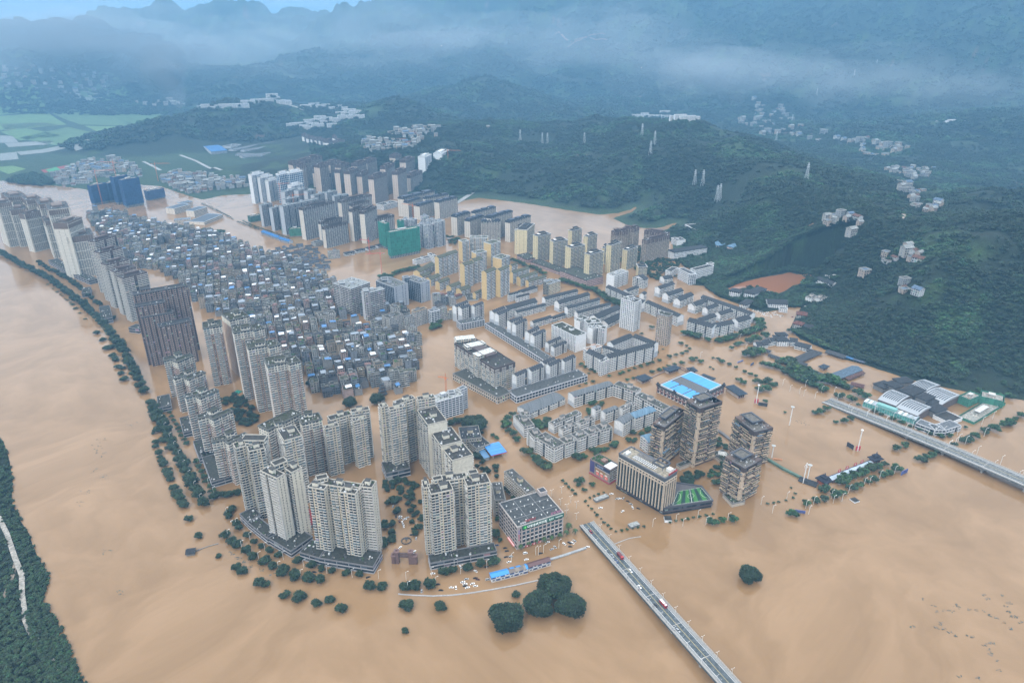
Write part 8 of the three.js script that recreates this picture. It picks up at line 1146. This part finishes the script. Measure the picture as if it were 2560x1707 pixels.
// ---------- street lamps ----------
const lampProto = (() => { const g = new THREE.Group(), f = new Fr([0, 0], [1, 0], [0, 1]); one('pole', M.plain, g, (q) => f.box(q, -0.13, 0.13, -2, 9.5, -0.13, 0.13, [0.62, 0.62, 0.6])); one('arm', M.plain, g, (q) => q.hex([f.p(-0.08, 9.2, -0.08), f.p(1.9, 10, -0.08), f.p(1.9, 10, 0.08), f.p(-0.08, 9.2, 0.08), f.p(-0.08, 9.4, -0.08), f.p(1.9, 10.2, -0.08), f.p(1.9, 10.2, 0.08), f.p(-0.08, 9.4, 0.08)], [0.62, 0.62, 0.6], true)); one('lamp_head', M.plain, g, (q) => f.box(q, 1.6, 2.6, 9.95, 10.2, -0.2, 0.2, [0.75, 0.75, 0.74], true)); return g; })();
const twinProto = (() => { const g = lampProto.clone(), m = g.children.slice(1).map((c) => { const d = c.clone(); d.rotation.y = Math.PI; return d; }); g.add(...m); const f = new Fr([0, 0], [1, 0], [0, 1]); one('banner', M.paint, g, (q) => f.box(q, 0.15, 0.2, 3.4, 5.0, -0.5, 0.5, [0.12, 0.06, 0.06])); return g; })();
const lamps = (z, s, proto, label, group, turn = 0, sc = 1) => pxs(z, s).forEach((p) => { const q = gp(p[0], p[1]), o = proto.clone(); o.position.set(q[0], 0, q[1]); o.rotation.y = turn + rr(-0.15, 0.15); o.scale.setScalar(sc); top(o, 'street_lamp', label, 'street lamp', group); });
lamps('B', '140,330 190,440 265,590 330,720 400,850 470,1000 545,1150 625,1310 710,1500 830,1255 905,1390', lampProto, 'pale lamp post among the trees of the river road', 'lamps of the river road', 0.5); lamps('A', '60,970 180,800 380,1010 260,1130 600,1160 510,1300 870,1290 800,1440 1170,1410 1130,1560 1510,1490 1880,1550 2270,1568 40,640', lampProto, 'pale lamp post in the flooded road at the river bend', 'lamps of the river bend', 0.3); lamps('t', '110,760 440,560 500,690 760,450 850,530 1215,455 85,620', lampProto, 'white lamp post in flood water by the shop signs', 'lamps by the shop signs', 0.3); lamps('F', '345,1320 700,1220 740,1220 1040,1120 815,1190', lampProto, 'white lamp post before the palms of the mall', 'lamps before the mall', 0.4); lamps('F', '935,360 1080,310 1065,490 1215,450 1155,570 1300,530 1150,660 1300,700', twinProto, 'twin-armed lamp post with a banner between mall and bridge head', 'twin lamps at the bridge head', 0.4, 0.85); lamps('H', '1068,1568 1410,1500 1730,1440 1850,1540 2170,1480 1510,1568', lampProto, 'white lamp post before the hotel podium', 'lamps before the hotel podium', 0.2); lamps('K', '20,490 185,540 240,510 85,450 350,605 405,575 525,670 580,640 665,628 785,630 765,720 705,750 790,690 990,545 1080,500 850,710 1010,640', lampProto, 'white lamp post along the right-hand bridge and glass front', 'lamps of the right bridge', 0.3, 1.15); lamps('w', '640,385 850,480 905,440 1060,575 1125,530 1290,670 1340,620', lampProto, 'tall white lamp on the right-hand bridge deck', 'lamps on the right bridge deck', 0.3, 1.2); lamps('J', '550,560 685,610 820,670 910,755 360,550 420,600 500,620 535,640 630,660 790,620 1065,820 1130,790 1220,875 930,800', lampProto, 'thin white lamp post in the wide flooded road', 'lamps in the wide flooded road', 0.3); lamps('h', '595,1180 345,1170 990,1100 1115,1090 965,1330 880,1170 300,1440', lampProto, 'thin white lamp post by the curved white flats', 'lamps by the curved flats', 0.4); lamps('L', '600,555 615,600 690,580 745,510 875,450 920,440 1005,390 1130,350 385,640 450,610 410,690 105,680 225,570 10,610', lampProto, 'lamp post among the trees beside the covered pier', 'lamps beside the covered pier', 0.3);
for (let a = 14; a < B1.L; a += 17) for (const b of [0.5, B1.w - 0.5]) { const p = B1.at(a, b), o = twinProto.clone(); o.position.set(p[0], p[1], p[2]); o.rotation.y = B1.ang + 1.57; o.scale.setScalar(0.62); top(o, 'street_lamp', 'short twin lamp post with a banner on the river bridge parapet', 'street lamp', 'lamps on the river bridge'); }
// tall masts
const mast = (z, x, y, hgt, label, kind) => { const q = gp(...zp(z, x, y)), o = new THREE.Group(), f = new Fr([0, 0], [1, 0], [0, 1]); o.position.set(q[0], 0, q[1]); top(o, 'light_mast', label, 'light mast'); one('pole', M.plain, o, (g) => f.box(g, -0.35, 0.35, -2, hgt, -0.35, 0.35, [0.68, 0.69, 0.70])); if (kind === 'lattice') one('lamp_cluster', M.plain, o, (g) => { for (let i = 0; i < 10; i++) { const a = i * 0.63; f.box(g, Math.cos(a) * 1.5 - 0.2, Math.cos(a) * 1.5 + 0.2, hgt - 6 + (i % 5), hgt - 5.4 + (i % 5), Math.sin(a) * 1.5 - 0.2, Math.sin(a) * 1.5 + 0.2, [0.7, 0.72, 0.74]); } }); else if (kind === 'disc') { const m = new THREE.Mesh(new THREE.CylinderGeometry(2.4, 1.6, 0.8, 14), new THREE.MeshStandardMaterial({ color: new THREE.Color(0.36, 0.38, 0.38), roughness: 0.6 })); m.position.y = hgt; m.name = 'lamp_ring'; o.add(m); } else { one('lamp_head', M.plain, o, (g) => f.box(g, -1.2, 1.2, hgt, hgt + 1, -1, 1, [0.75, 0.76, 0.78])); for (const a of [-2.4, 1.0]) one('red_board', M.paint, o, (g) => f.box(g, a, a + 1.7, 1, 7, -0.3, 0.3, [0.42, 0.05, 0.08])); } };
mast('I', 975, 365, 27, 'white light mast with two red boards behind the rear terraced tower'); mast('L', 820, 160, 28, 'white light mast with two red boards beside the leaning dark screen'); mast('L', 363, 430, 26, 'tall lattice mast with a lamp cluster at the sunken dark roof', 'lattice'); mast('L', 100, 215, 16, 'grey mast with a round lamp ring left of the orange float', 'disc'); mast('L', 400, 395, 18, 'grey mast with a round lamp ring beside the lattice mast', 'disc'); mast('I', 1255, 548, 26, 'thin grey mast with a round lamp ring in the open flood', 'disc');
// advertising screens standing in the flood
const board = (z, s, hh, label, k, name = 'screen') => { const [A, B] = pxs(z, s).map((p) => gp(p[0], p[1], hh / 2)), L = Math.hypot(B[0] - A[0], B[1] - A[1]), u = [(B[0] - A[0]) / L, (B[1] - A[1]) / L], f = new Fr([0, 0], u, [-u[1], u[0]]), o = new THREE.Group(); o.position.set(A[0], 0, A[1]); top(o, name, label, name.replace('_', ' ')); one('panel', M.plain, o, (g) => f.box(g, 0, L, 0.5, hh, 0, 0.8, k, true)); one('frame', M.plain, o, (g) => { f.box(g, -0.2, 0, -1, hh + 0.2, -0.1, 0.9, mul(k, 1.6)); f.box(g, L, L + 0.2, -1, hh + 0.2, -0.1, 0.9, mul(k, 1.6)); }); };
board('L', '738,100 788,130', 6, 'dark screen leaning in the flood beside the red-boarded mast', [0.03, 0.035, 0.045]); board('I', '995,365 1070,378', 5, 'dark screen in the flood beside the light mast behind the terraced towers', [0.035, 0.04, 0.05]); board('J', '92,375 112,362', 3.4, 'small navy hoarding in the flood left of the groves', [0.05, 0.07, 0.14], 'hoarding'); board('h', '850,1500 925,1475', 2.5, 'navy and white hoarding awash before the theatre grove', [0.12, 0.15, 0.30], 'hoarding'); board('L', '296,660 380,672', 3.5, 'blue arch frame awash beside the lone tree', [0.06, 0.08, 0.22], 'hoarding'); board('L', '1190,345 1236,322', 5, 'blue arch frame at the right end of the tree row', [0.06, 0.08, 0.22], 'hoarding'); board('L', '118,222 186,230', 1.5, 'orange float drifting beside the green court fence', [0.5, 0.22, 0.10], 'float');
building('sunken_roof', 'hidden', 'dark sunken roof tip at the foot of the lattice mast', 'roof', undefined, 'L d9 330,405 470,455 h1.6 roof=gable deck=slate'); building('bus_shelter', 'hidden', 'flat grey shelter roof awash by the clipped trees at the street corner', 'shelter', undefined, 'F 1550,385 1590,425 1780,350 h2.6 roof=none deck=lgrey'); building('bus_shelter', 'hidden', 'flat grey shelter roof awash left of the hotel podium lamp', 'shelter', undefined, 'F 2035,765 2100,808 2235,765 h2.6 roof=none deck=lgrey'); building('float', 'white', 'white boxy float drifting in the open river at right', 'float', undefined, 'L 785,575 800,590 838,578 h1.4 roof=none bare fr=B lf=B'); building('kiosk', 'white', 'small white cabinet in the flood below the hotel podium corner', 'kiosk', undefined, 'H 1243,1440 1250,1470 1278,1468 h3 roof=none fr=B lf=B bare'); building('jetty_shed', 'hidden', 'tiny dark shed at the tip of the left river jetty', 'shed', undefined, 'O d3.5 464,1384 480,1382 h3 roof=gable deck=slate'); building('garden_tent', 'white', 'white square tent in the garden between the terraced towers', 'tent', undefined, 'I d6 665,790 724,800 h4 roof=hip deck=white fr=B lf=B bare'); building('tennis_court', 'hidden', 'small turquoise playground among the tall brown towers', 'playground', undefined, 'P d9 1265,1195 1325,1160 h1 roof=none deck=teal'); building('garden_shed', 'hidden', 'magenta-roofed shed in the gap between the front cream towers', 'shed', undefined, 'A d26 1235,790 1305,770 h3 roof=none deck=red');
// ---------- cars ----------
const carProto = (c, van) => { const g = new THREE.Group(), f = new Fr([0, 0], [1, 0], [0, 1]); const body = new GB(), P = (x, y, z) => [x, y, z], hood = van ? 0.95 : 0.78; body.hex([P(-2.2, 0.28, -0.85), P(2.2, 0.28, -0.85), P(2.2, 0.28, 0.85), P(-2.2, 0.28, 0.85), P(-2.15, hood, -0.8), P(2.05, hood - 0.08, -0.76), P(2.05, hood - 0.08, 0.76), P(-2.15, hood, 0.8)], c, true); body.mesh('body', M.paint, g); const cab = new GB(), a0 = van ? -2.0 : -1.6, a1 = van ? 1.5 : 0.95, t0 = van ? -1.9 : -1.05, t1 = van ? 1.0 : 0.35, y = van ? 1.85 : 1.42; cab.hex([P(a0, hood - 0.03, -0.76), P(a1, hood - 0.03, -0.76), P(a1, hood - 0.03, 0.76), P(a0, hood - 0.03, 0.76), P(t0, y - 0.06, -0.6), P(t1, y - 0.06, -0.6), P(t1, y - 0.06, 0.6), P(t0, y - 0.06, 0.6)], [0.02, 0.025, 0.03]); cab.mesh('windows', M.glass, g); const roof = new GB(); roof.hex([P(t0, y - 0.05, -0.62), P(t1, y - 0.05, -0.62), P(t1, y - 0.05, 0.62), P(t0, y - 0.05, 0.62), P(t0 + 0.1, y, -0.55), P(t1 - 0.1, y, -0.55), P(t1 - 0.1, y, 0.55), P(t0 + 0.1, y, 0.55)], c); roof.mesh('roof', M.paint, g); for (const x of [-1.35, 1.35]) for (const z of [-0.8, 0.8]) { const w = new THREE.Mesh(carProto.w, carProto.m); w.name = 'wheel'; w.position.set(x, 0.32, z); g.add(w); } g.traverse((m) => (m.castShadow = true)); return g; };
carProto.w = new THREE.CylinderGeometry(0.32, 0.32, 0.2, 10).rotateX(Math.PI / 2); carProto.m = new THREE.MeshStandardMaterial({ color: new THREE.Color(0.015, 0.015, 0.016), roughness: 0.8 });
const CARC = { w: [0.78, 0.79, 0.80], k: [0.02, 0.02, 0.023], s: [0.36, 0.38, 0.40], r: [0.25, 0.02, 0.03], b: [0.03, 0.06, 0.16], d: [0.09, 0.03, 0.03] }, CARN = { w: 'white', k: 'black', s: 'silver', r: 'red', b: 'blue', d: 'dark red' }, CARS = {};
for (const k in CARC) CARS[k] = [carProto(CARC[k]), carProto(CARC[k], true)];
const cars = (z, s, where, group, sink = 0.45, y = 0) => s.trim().split(/\s+/).forEach((t) => { const [k, x, yy, a, van] = t.split(','), q = gp(...zp(z, +x, +yy), y), o = CARS[k][van ? 1 : 0].clone(); o.position.set(q[0], (y || Math.max(0, ground(q[0], q[1]))) - (y ? 0 : sink), q[1]); o.rotation.y = a === undefined || a === '' ? rr(0, 6.28) : +a * Math.PI / 180; top(o, 'parked_car', '', van ? 'van' : 'car', group); o.userData.label = `${CARN[k]} ${van ? 'van' : 'car'} ${where}`; });
cars('t', 'w,460,525,10 w,720,722,5 w,782,722,100 w,880,645,20 w,910,672,15 k,912,700,10 w,945,722,20 w,1015,668,25 w,1057,700,5 s,930,603,15 k,1055,590,10 d,1088,610,-5 s,1228,612,8,v k,572,760,0 k,530,677,0 w,1057,492,140 s,300,770,95 w,845,430,120 k,1210,430,20', 'awash below the joined cream towers', 'cars awash below the joined cream towers'); cars('F', 'w,310,1320,20 k,265,1248,20 s,335,1245,20,v k,252,1117,10 k,278,1160,10 w,565,1285,20 w,548,1192,15,v k,775,1195,15 s,985,1100,130 s,938,1135,30 w,1118,1052,130 k,1195,1040,140,v w,1240,1040,130 k,1210,1095,0 w,880,1030,20 w,1462,1100,15 b,130,1075,10 s,1270,1010,130', 'awash in front of the grey mall', 'cars awash in front of the mall'); cars('A', 'w,125,720,25 w,828,1165,-25 k,925,1195,-20 k,1325,1470,-10 k,2115,1545,30', 'awash at the river bend road', 'cars awash at the river bend'); cars('D', 'w,470,830,10 s,468,858,15 w,540,870,30 s,575,845,30 k,410,832,100 d,460,905,110 w,503,915,110 s,512,945,110 w,523,972,100 k,395,770,80 d,265,425,130 s,365,680,90 w,470,1285,60 s,705,1150,90 k,640,1098,10 w,680,1345,60', 'in the flooded court behind the brown gate', 'cars in the gate court'); cars('H', 'w,465,1085,10 s,545,1155,30 w,585,1155,20 k,705,1195,-35 s,750,1235,-35 w,775,1285,100 k,860,1300,-30 s,640,1150,60 w,628,1340,40 w,305,1290,10', 'floating beside the dark hotel', 'cars floating beside the hotel'); cars('h', 'w,1010,730 w,1080,735 w,1110,745 w,1150,750 s,1195,755 w,1220,775 w,1260,780 w,1290,765 w,1305,785 w,1335,815 w,1345,835 w,1215,800 w,1240,805 w,1280,815 w,1395,805 w,1420,800 w,1455,810 w,1485,815 s,1510,820 w,1475,835 w,1370,780 w,1405,765 r,1650,835 w,1180,770 w,1130,765 s,1235,790', 'in the flooded parking yard by the white hall', 'cars in the flooded parking yard'); cars('h', 'w,1830,430 w,1850,435 w,1880,440 w,1910,440 w,1940,465 w,1975,485 w,2000,490 w,2030,495 w,2100,460 w,2120,465 s,2150,475 w,2170,490 w,2210,480 w,2230,485 w,1900,460 w,2060,480 w,1720,570 w,1745,575 w,1770,580 w,1800,590 w,1660,655 w,1860,705 w,1850,690 s,1940,685', 'on the parking terrace before the white office', 'cars on the parking terrace', 0);
for (const [a, b, k, van] of [[14, 4.6, 'r', 1], [60, 4.4, 'b'], [76, 9, 'w'], [96, 5, 'w'], [150, 4.8, 's'], [52, 5, 's'], [120, 4.4, 'k']]) { const p = B1.at(a, b), o = CARS[k][van ? 1 : 0].clone(); o.position.set(...p); o.rotation.y = B1.ang; top(o, 'parked_car', '', van ? 'van' : 'car', 'cars stopped on the river bridge'); o.userData.label = `${CARN[k]} ${van ? 'van' : 'car'} stopped on the river bridge`; }
const truck = (a, b, label, tank) => { const p = B1.at(a, b), o = new THREE.Group(), f = new Fr([0, 0], [1, 0], [0, 1]); o.position.set(...p); o.rotation.y = B1.ang; top(o, 'fire_truck', label, 'fire truck'); one('cab', M.paint, o, (g) => f.box(g, 2.2, 4.3, 0.6, 3.0, -1.2, 1.2, C.red)); one('windscreen', M.glass, o, (g) => f.box(g, 4.31, 4.36, 1.7, 2.7, -1.1, 1.1, C.glass)); one('cargo_body', M.paint, o, (g) => f.box(g, -4.2, 2.0, 0.6, 2.9, -1.25, 1.25, tank ? [0.30, 0.03, 0.035] : [0.13, 0.02, 0.025])); if (tank) one('white_top', M.paint, o, (g) => { f.box(g, -4.0, 1.6, 2.92, 3.25, -0.95, 0.95, [0.72, 0.72, 0.72]); f.box(g, 2.4, 3.9, 3.02, 3.2, -0.9, 0.9, [0.75, 0.75, 0.75]); }); for (const x of [-2.8, -1.6, 3.2]) for (const z of [-1.1, 1.1]) { const w = new THREE.Mesh(carProto.w, carProto.m); w.name = 'wheel'; w.scale.setScalar(1.6); w.position.set(x, 0.5, z); o.add(w); } };
truck(122, B1.w - 4.8, 'red fire engine with a white roof on the river bridge', 1); truck(56, B1.w - 4.6, 'dark red covered truck near the town end of the river bridge', 0);
// ---------- people watching from the bridge ----------
{
  const prof = [[0.001, 0], [0.10, 0.02], [0.12, 0.45], [0.15, 0.85], [0.17, 1.0], [0.14, 1.15], [0.19, 1.38], [0.15, 1.46], [0.06, 1.5], [0.06, 1.54], [0.10, 1.6], [0.11, 1.68], [0.07, 1.76], [0.001, 1.78]].map((q) => new THREE.Vector2(...q)), body = new THREE.LatheGeometry(prof, 9); body.scale(1.15, 1, 0.72);
  const cl = [[0.04, 0.05, 0.07], [0.5, 0.5, 0.5], [0.2, 0.05, 0.05], [0.05, 0.09, 0.2], [0.12, 0.12, 0.12]].map((k) => new THREE.MeshStandardMaterial({ color: new THREE.Color(...k), roughness: 0.9 })), names = ['dark', 'pale', 'red', 'blue', 'grey']; let n = 0;
  for (let i = 0; i < 36; i++) { const a = rr(60, 150), b = rnd() < 0.75 ? rr(0.7, 2.3) : rr(B1.w - 2.4, B1.w - 0.7), p = B1.at(a, b, 0.2), k = i % 5, o = new THREE.Mesh(body, cl[k]); o.position.set(...p); o.rotation.y = rr(0, 6.28); o.scale.setScalar(rr(0.95, 1.05)); o.castShadow = true; top(o, 'person', `person in ${names[k]} clothes standing on the ${b < 3 ? 'left' : 'right'} footway of the river bridge`, 'person', 'people on the bridge footways'); }
}
// ---------- cranes and pylons ----------
const lattice = (g, f, a, y0, y1, b, w, k) => { for (const x of [a - w, a + w]) for (const z of [b - w, b + w]) f.box(g, x - 0.12, x + 0.12, y0, y1, z - 0.12, z + 0.12, k); for (let y = y0; y + 2 * w < y1; y += 2.2 * w) for (const z of [b - w, b + w]) g.quad(f.p(a - w, y, z), f.p(a - w, y + 0.25, z), f.p(a + w, y + 2.2 * w, z), f.p(a + w, y + 2.2 * w - 0.25, z), k); };
const crane = (z, x, y, hh, jib, turn, label, k = [0.5, 0.17, 0.06]) => { const q = gp(...zp(z, x, y)), o = new THREE.Group(), f = new Fr([0, 0], [1, 0], [0, 1]); o.position.set(q[0], 0, q[1]); o.rotation.y = turn; top(o, 'tower_crane', label, 'crane'); one('mast', M.plain, o, (g) => lattice(g, f, 0, 0, hh, 0, 0.9, k)); one('jib', M.plain, o, (g) => { f.box(g, -jib * 0.3, jib, hh, hh + 0.35, -0.8, -0.5, k, true); f.box(g, -jib * 0.3, jib, hh, hh + 0.35, 0.5, 0.8, k, true); f.box(g, 0, jib * 0.9, hh + 1.5, hh + 1.8, -0.2, 0.2, k, true); for (let a = 0; a < jib * 0.9; a += 2.4) g.quad(f.p(a, hh, 0.6), f.p(a + 0.3, hh, 0.6), f.p(a + 1.4, hh + 1.6, 0), f.p(a + 1.1, hh + 1.6, 0), k); }); one('cab', M.plain, o, (g) => f.box(g, -1, 1, hh - 2.4, hh, -1, 1, mul(k, 1.3))); one('top_mast', M.plain, o, (g) => f.box(g, -0.3, 0.3, hh, hh + 7, -0.3, 0.3, k)); one('counterweight', M.plain, o, (g) => f.box(g, -jib * 0.3, -jib * 0.2, hh - 2, hh, -0.8, 0.8, [0.3, 0.3, 0.3])); };
crane('V', 1890, 890, 100, 46, -0.1, 'orange tower crane beside the pale blue towers below the hill'); crane('X', 795, 800, 72, 34, 2.6, 'orange tower crane behind the green-netted block'); crane('X', 320, 1395, 46, 30, 3.4, 'red and white tower crane standing in the flooded square', [0.5, 0.10, 0.07]); crane('X', 140, 1080, 30, 24, 2.8, 'thin red crane mast standing in flood left of the square', [0.5, 0.10, 0.07]); crane('R', 1500, 655, 96, 44, 0.4, 'orange crane against the leftmost blue-netted tower'); crane('R', 1790, 640, 118, 50, 2.9, 'orange crane between the blue-netted towers'); crane('W', 830, 680, 80, 34, 0.3, 'orange crane behind the unfinished grey towers'); crane('W', 610, 360, 60, 30, 0.2, 'yellow-orange crane over the unfinished roofs'); crane('R', 2320, 320, 60, 50, 0.1, 'orange crane near the far road upstream'); crane('E', 675, 160, 20, 11, 2.9, 'orange crane arm behind the white gridded office'); crane('c', 215, 560, 46, 46, 0.1, 'faint orange crane in the hill valley at upper right');
const pylonProto = (() => { const g = new THREE.Group(), f = new Fr([0, 0], [1, 0], [0, 1]), k = [0.50, 0.54, 0.58]; one('lattice_legs', M.plain, g, (q) => { for (const s of [[-1, -1], [1, -1], [1, 1], [-1, 1]]) q.hex([[s[0] * 4, 0, s[1] * 4], [s[0] * 4 + 0.5, 0, s[1] * 4], [s[0] * 4 + 0.5, 0, s[1] * 4 + 0.5], [s[0] * 4, 0, s[1] * 4 + 0.5], [s[0] * 0.7, 44, s[1] * 0.7], [s[0] * 0.7 + 0.5, 44, s[1] * 0.7], [s[0] * 0.7 + 0.5, 44, s[1] * 0.7 + 0.5], [s[0] * 0.7, 44, s[1] * 0.7 + 0.5]], k); for (let i = 0; i < 7; i++) { const y = i * 6, w = 4 - 3.3 * y / 44, w2 = 4 - 3.3 * (y + 6) / 44; for (const z of [-1, 1]) { q.quad([-w, y, z * w], [-w + 0.4, y, z * w], [w2, y + 6, z * w2], [w2 - 0.4, y + 6, z * w2], k); q.quad([w, y, z * w], [w - 0.4, y, z * w], [-w2, y + 6, z * w2], [-w2 + 0.4, y + 6, z * w2], k); } } }); one('cross_arms', M.plain, g, (q) => { for (const [y, l] of [[34, 7], [39, 6], [43.5, 4]]) f.box(q, -l, l, y, y + 0.6, -0.4, 0.4, k, true); }); return g; })();
pxs('O', '1300,355 1368,362 1355,365 1460,368 1625,395 1636,362 1604,350 1735,470 1756,468 1798,505 1790,515 2015,455 1980,308 1940,355 2040,250 2135,195 2190,170').forEach((p) => { const [x, z] = hit(p[0], p[1]); const o = pylonProto.clone(); o.position.set(x, Math.max(0, ground(x, z)) - 1, z); o.rotation.y = 0.7; top(o, 'pylon', 'grey lattice power pylon standing on a wooded hill', 'pylon', 'power pylons on the hills'); });
// ---------- drifting rubbish ----------
{
  const P = [], add = (z, s, n, r) => pxs(z, s).forEach((p) => { for (let i = 0; i < n; i++) P.push([p[0] + rr(-r, r), p[1] + rr(-r, r) * 0.5]); });
  add('y', '200,322 260,370 290,410 340,400 385,405 415,365 440,380 500,400 560,400 600,405 650,435 690,450 730,300 770,345 790,355 760,370 775,410 800,440 830,445 860,480 740,480 790,525 280,520 310,490 330,530 370,545 410,575 490,570 530,578 610,290 630,320 610,635 640,620 665,630 640,670 650,700 690,740 710,810 120,510 440,850 560,860', 5, 6); add('O', '240,1120 250,1135 235,1175 260,1190 210,1230 200,1260 255,1100 330,1060 270,1380 300,1480', 8, 14); add('T', '1040,755 1100,755 1000,770 1190,1105 1260,1103 1340,1100 1035,1125 1430,1130 800,1000', 5, 7); add('A', '110,1190 180,1250 220,1270 300,1310 400,1375 560,1440 700,1500', 6, 7); add('J', '490,845 530,855 570,880 700,690 960,110 1140,530 1090,550', 4, 6);
  const o = new THREE.Group(), g = new GB(); P.forEach((p) => { const [x, z] = gp(p[0], p[1]), s = rr(0.3, 1.3), a = rr(0, 3.14), c = Math.cos(a) * s, d = Math.sin(a) * s, w = rr(0.2, 0.5); g.hex([[x - c - d * w, -0.1, z - d + c * w], [x + c - d * w, -0.1, z + d + c * w], [x + c + d * w, -0.1, z + d - c * w], [x - c + d * w, -0.1, z - d - c * w], [x - c - d * w, 0.12, z - d + c * w], [x + c - d * w, 0.1, z + d + c * w], [x + c + d * w, 0.16, z + d - c * w], [x - c + d * w, 0.1, z - d - c * w]], pick([[0.05, 0.055, 0.05], [0.10, 0.09, 0.07], [0.16, 0.13, 0.10], [0.07, 0.085, 0.07]])); });
  const m = g.mesh('floating_debris', M.plain, null); top(m, 'floating_debris', 'dark streaks of drifting twigs and rubbish on the muddy water', 'debris', null, 'stuff');
}
// ---------- smoke and low mist in the valleys ----------
{
  seed = 2025; const mistMat = (op, k = [0.86, 0.93, 1.0]) => new THREE.MeshStandardMaterial({ name: 'mist', color: new THREE.Color(...k), roughness: 1, transparent: true, opacity: op, depthWrite: false, side: THREE.FrontSide });
  const ball = new THREE.SphereGeometry(1, 14, 9);
  const puffs = (name, label, cat, list, op) => { const im = new THREE.InstancedMesh(ball, mistMat(op), list.length), m = new THREE.Matrix4(), q = new THREE.Quaternion(), Y = new THREE.Vector3(0, 1, 0); list.forEach((p, i) => { m.compose(new THREE.Vector3(p[0], p[1], p[2]), q.setFromAxisAngle(Y, p[6] ?? 0), new THREE.Vector3(p[3], p[4], p[5])); im.setMatrixAt(i, m); }); top(im, name, label, cat, null, 'stuff'); };
  const bank = (u0, u1, v0, v1, D0, D1, n, w, hh) => { const q = []; for (let i = 0; i < n; i++) { const [x, z, y] = at(rr(u0, u1), rr(v0, v1), rr(D0, D1)); q.push([x, y, z, w * rr(0.6, 1.4), hh * rr(0.6, 1.4), w * rr(0.4, 0.8), rr(0, 3)]); } return q; };
  puffs('mist_cloud', 'low white mist bank lying across the valley at upper right', 'mist', bank(1750, 2700, 160, 265, 4600, 6000, 44, 620, 150), 0.02); puffs('mist_cloud', 'pale mist drifting before the mountains at upper middle', 'mist', bank(850, 1800, 70, 190, 5400, 6800, 44, 700, 190), 0.02); puffs('mist_cloud', 'pale haze bank over the far plain at upper left', 'mist', bank(-150, 850, 40, 190, 5600, 8200, 50, 850, 210), 0.022);
  const L = []; for (let i = 0; i < 26; i++) { const t = i / 26, [x, z, y] = at(lerp(445, 400, t) + rr(-10, 10) * t + 12 * Math.sin(t * 7), lerp(272, 150, t), 4700 + 300 * t), s = lerp(14, 150, t); L.push([x, y, z, s * rr(0.7, 1.3), s * rr(0.7, 1.2), s]); } puffs('smoke_cloud', 'thin white smoke plume rising from the far plain', 'smoke', L, 0.012);
}
// look-alikes are told apart by their place, counted from the left of the picture
{
  const by = new Map();
  for (const o of scene.children) if (o.userData.label && o.userData.group) (by.get(o.userData.label) ?? by.set(o.userData.label, []).get(o.userData.label)).push(o);
  for (const [k, l] of by) if (l.length > 1) l.map((o) => [proj(o.position.x, o.position.y, o.position.z)[0], o]).sort((a, b) => a[0] - b[0]).forEach(([, o], i) => (o.userData.label = `${k}, ${ord(i)} from left`));
}
renderer.render(scene, camera);
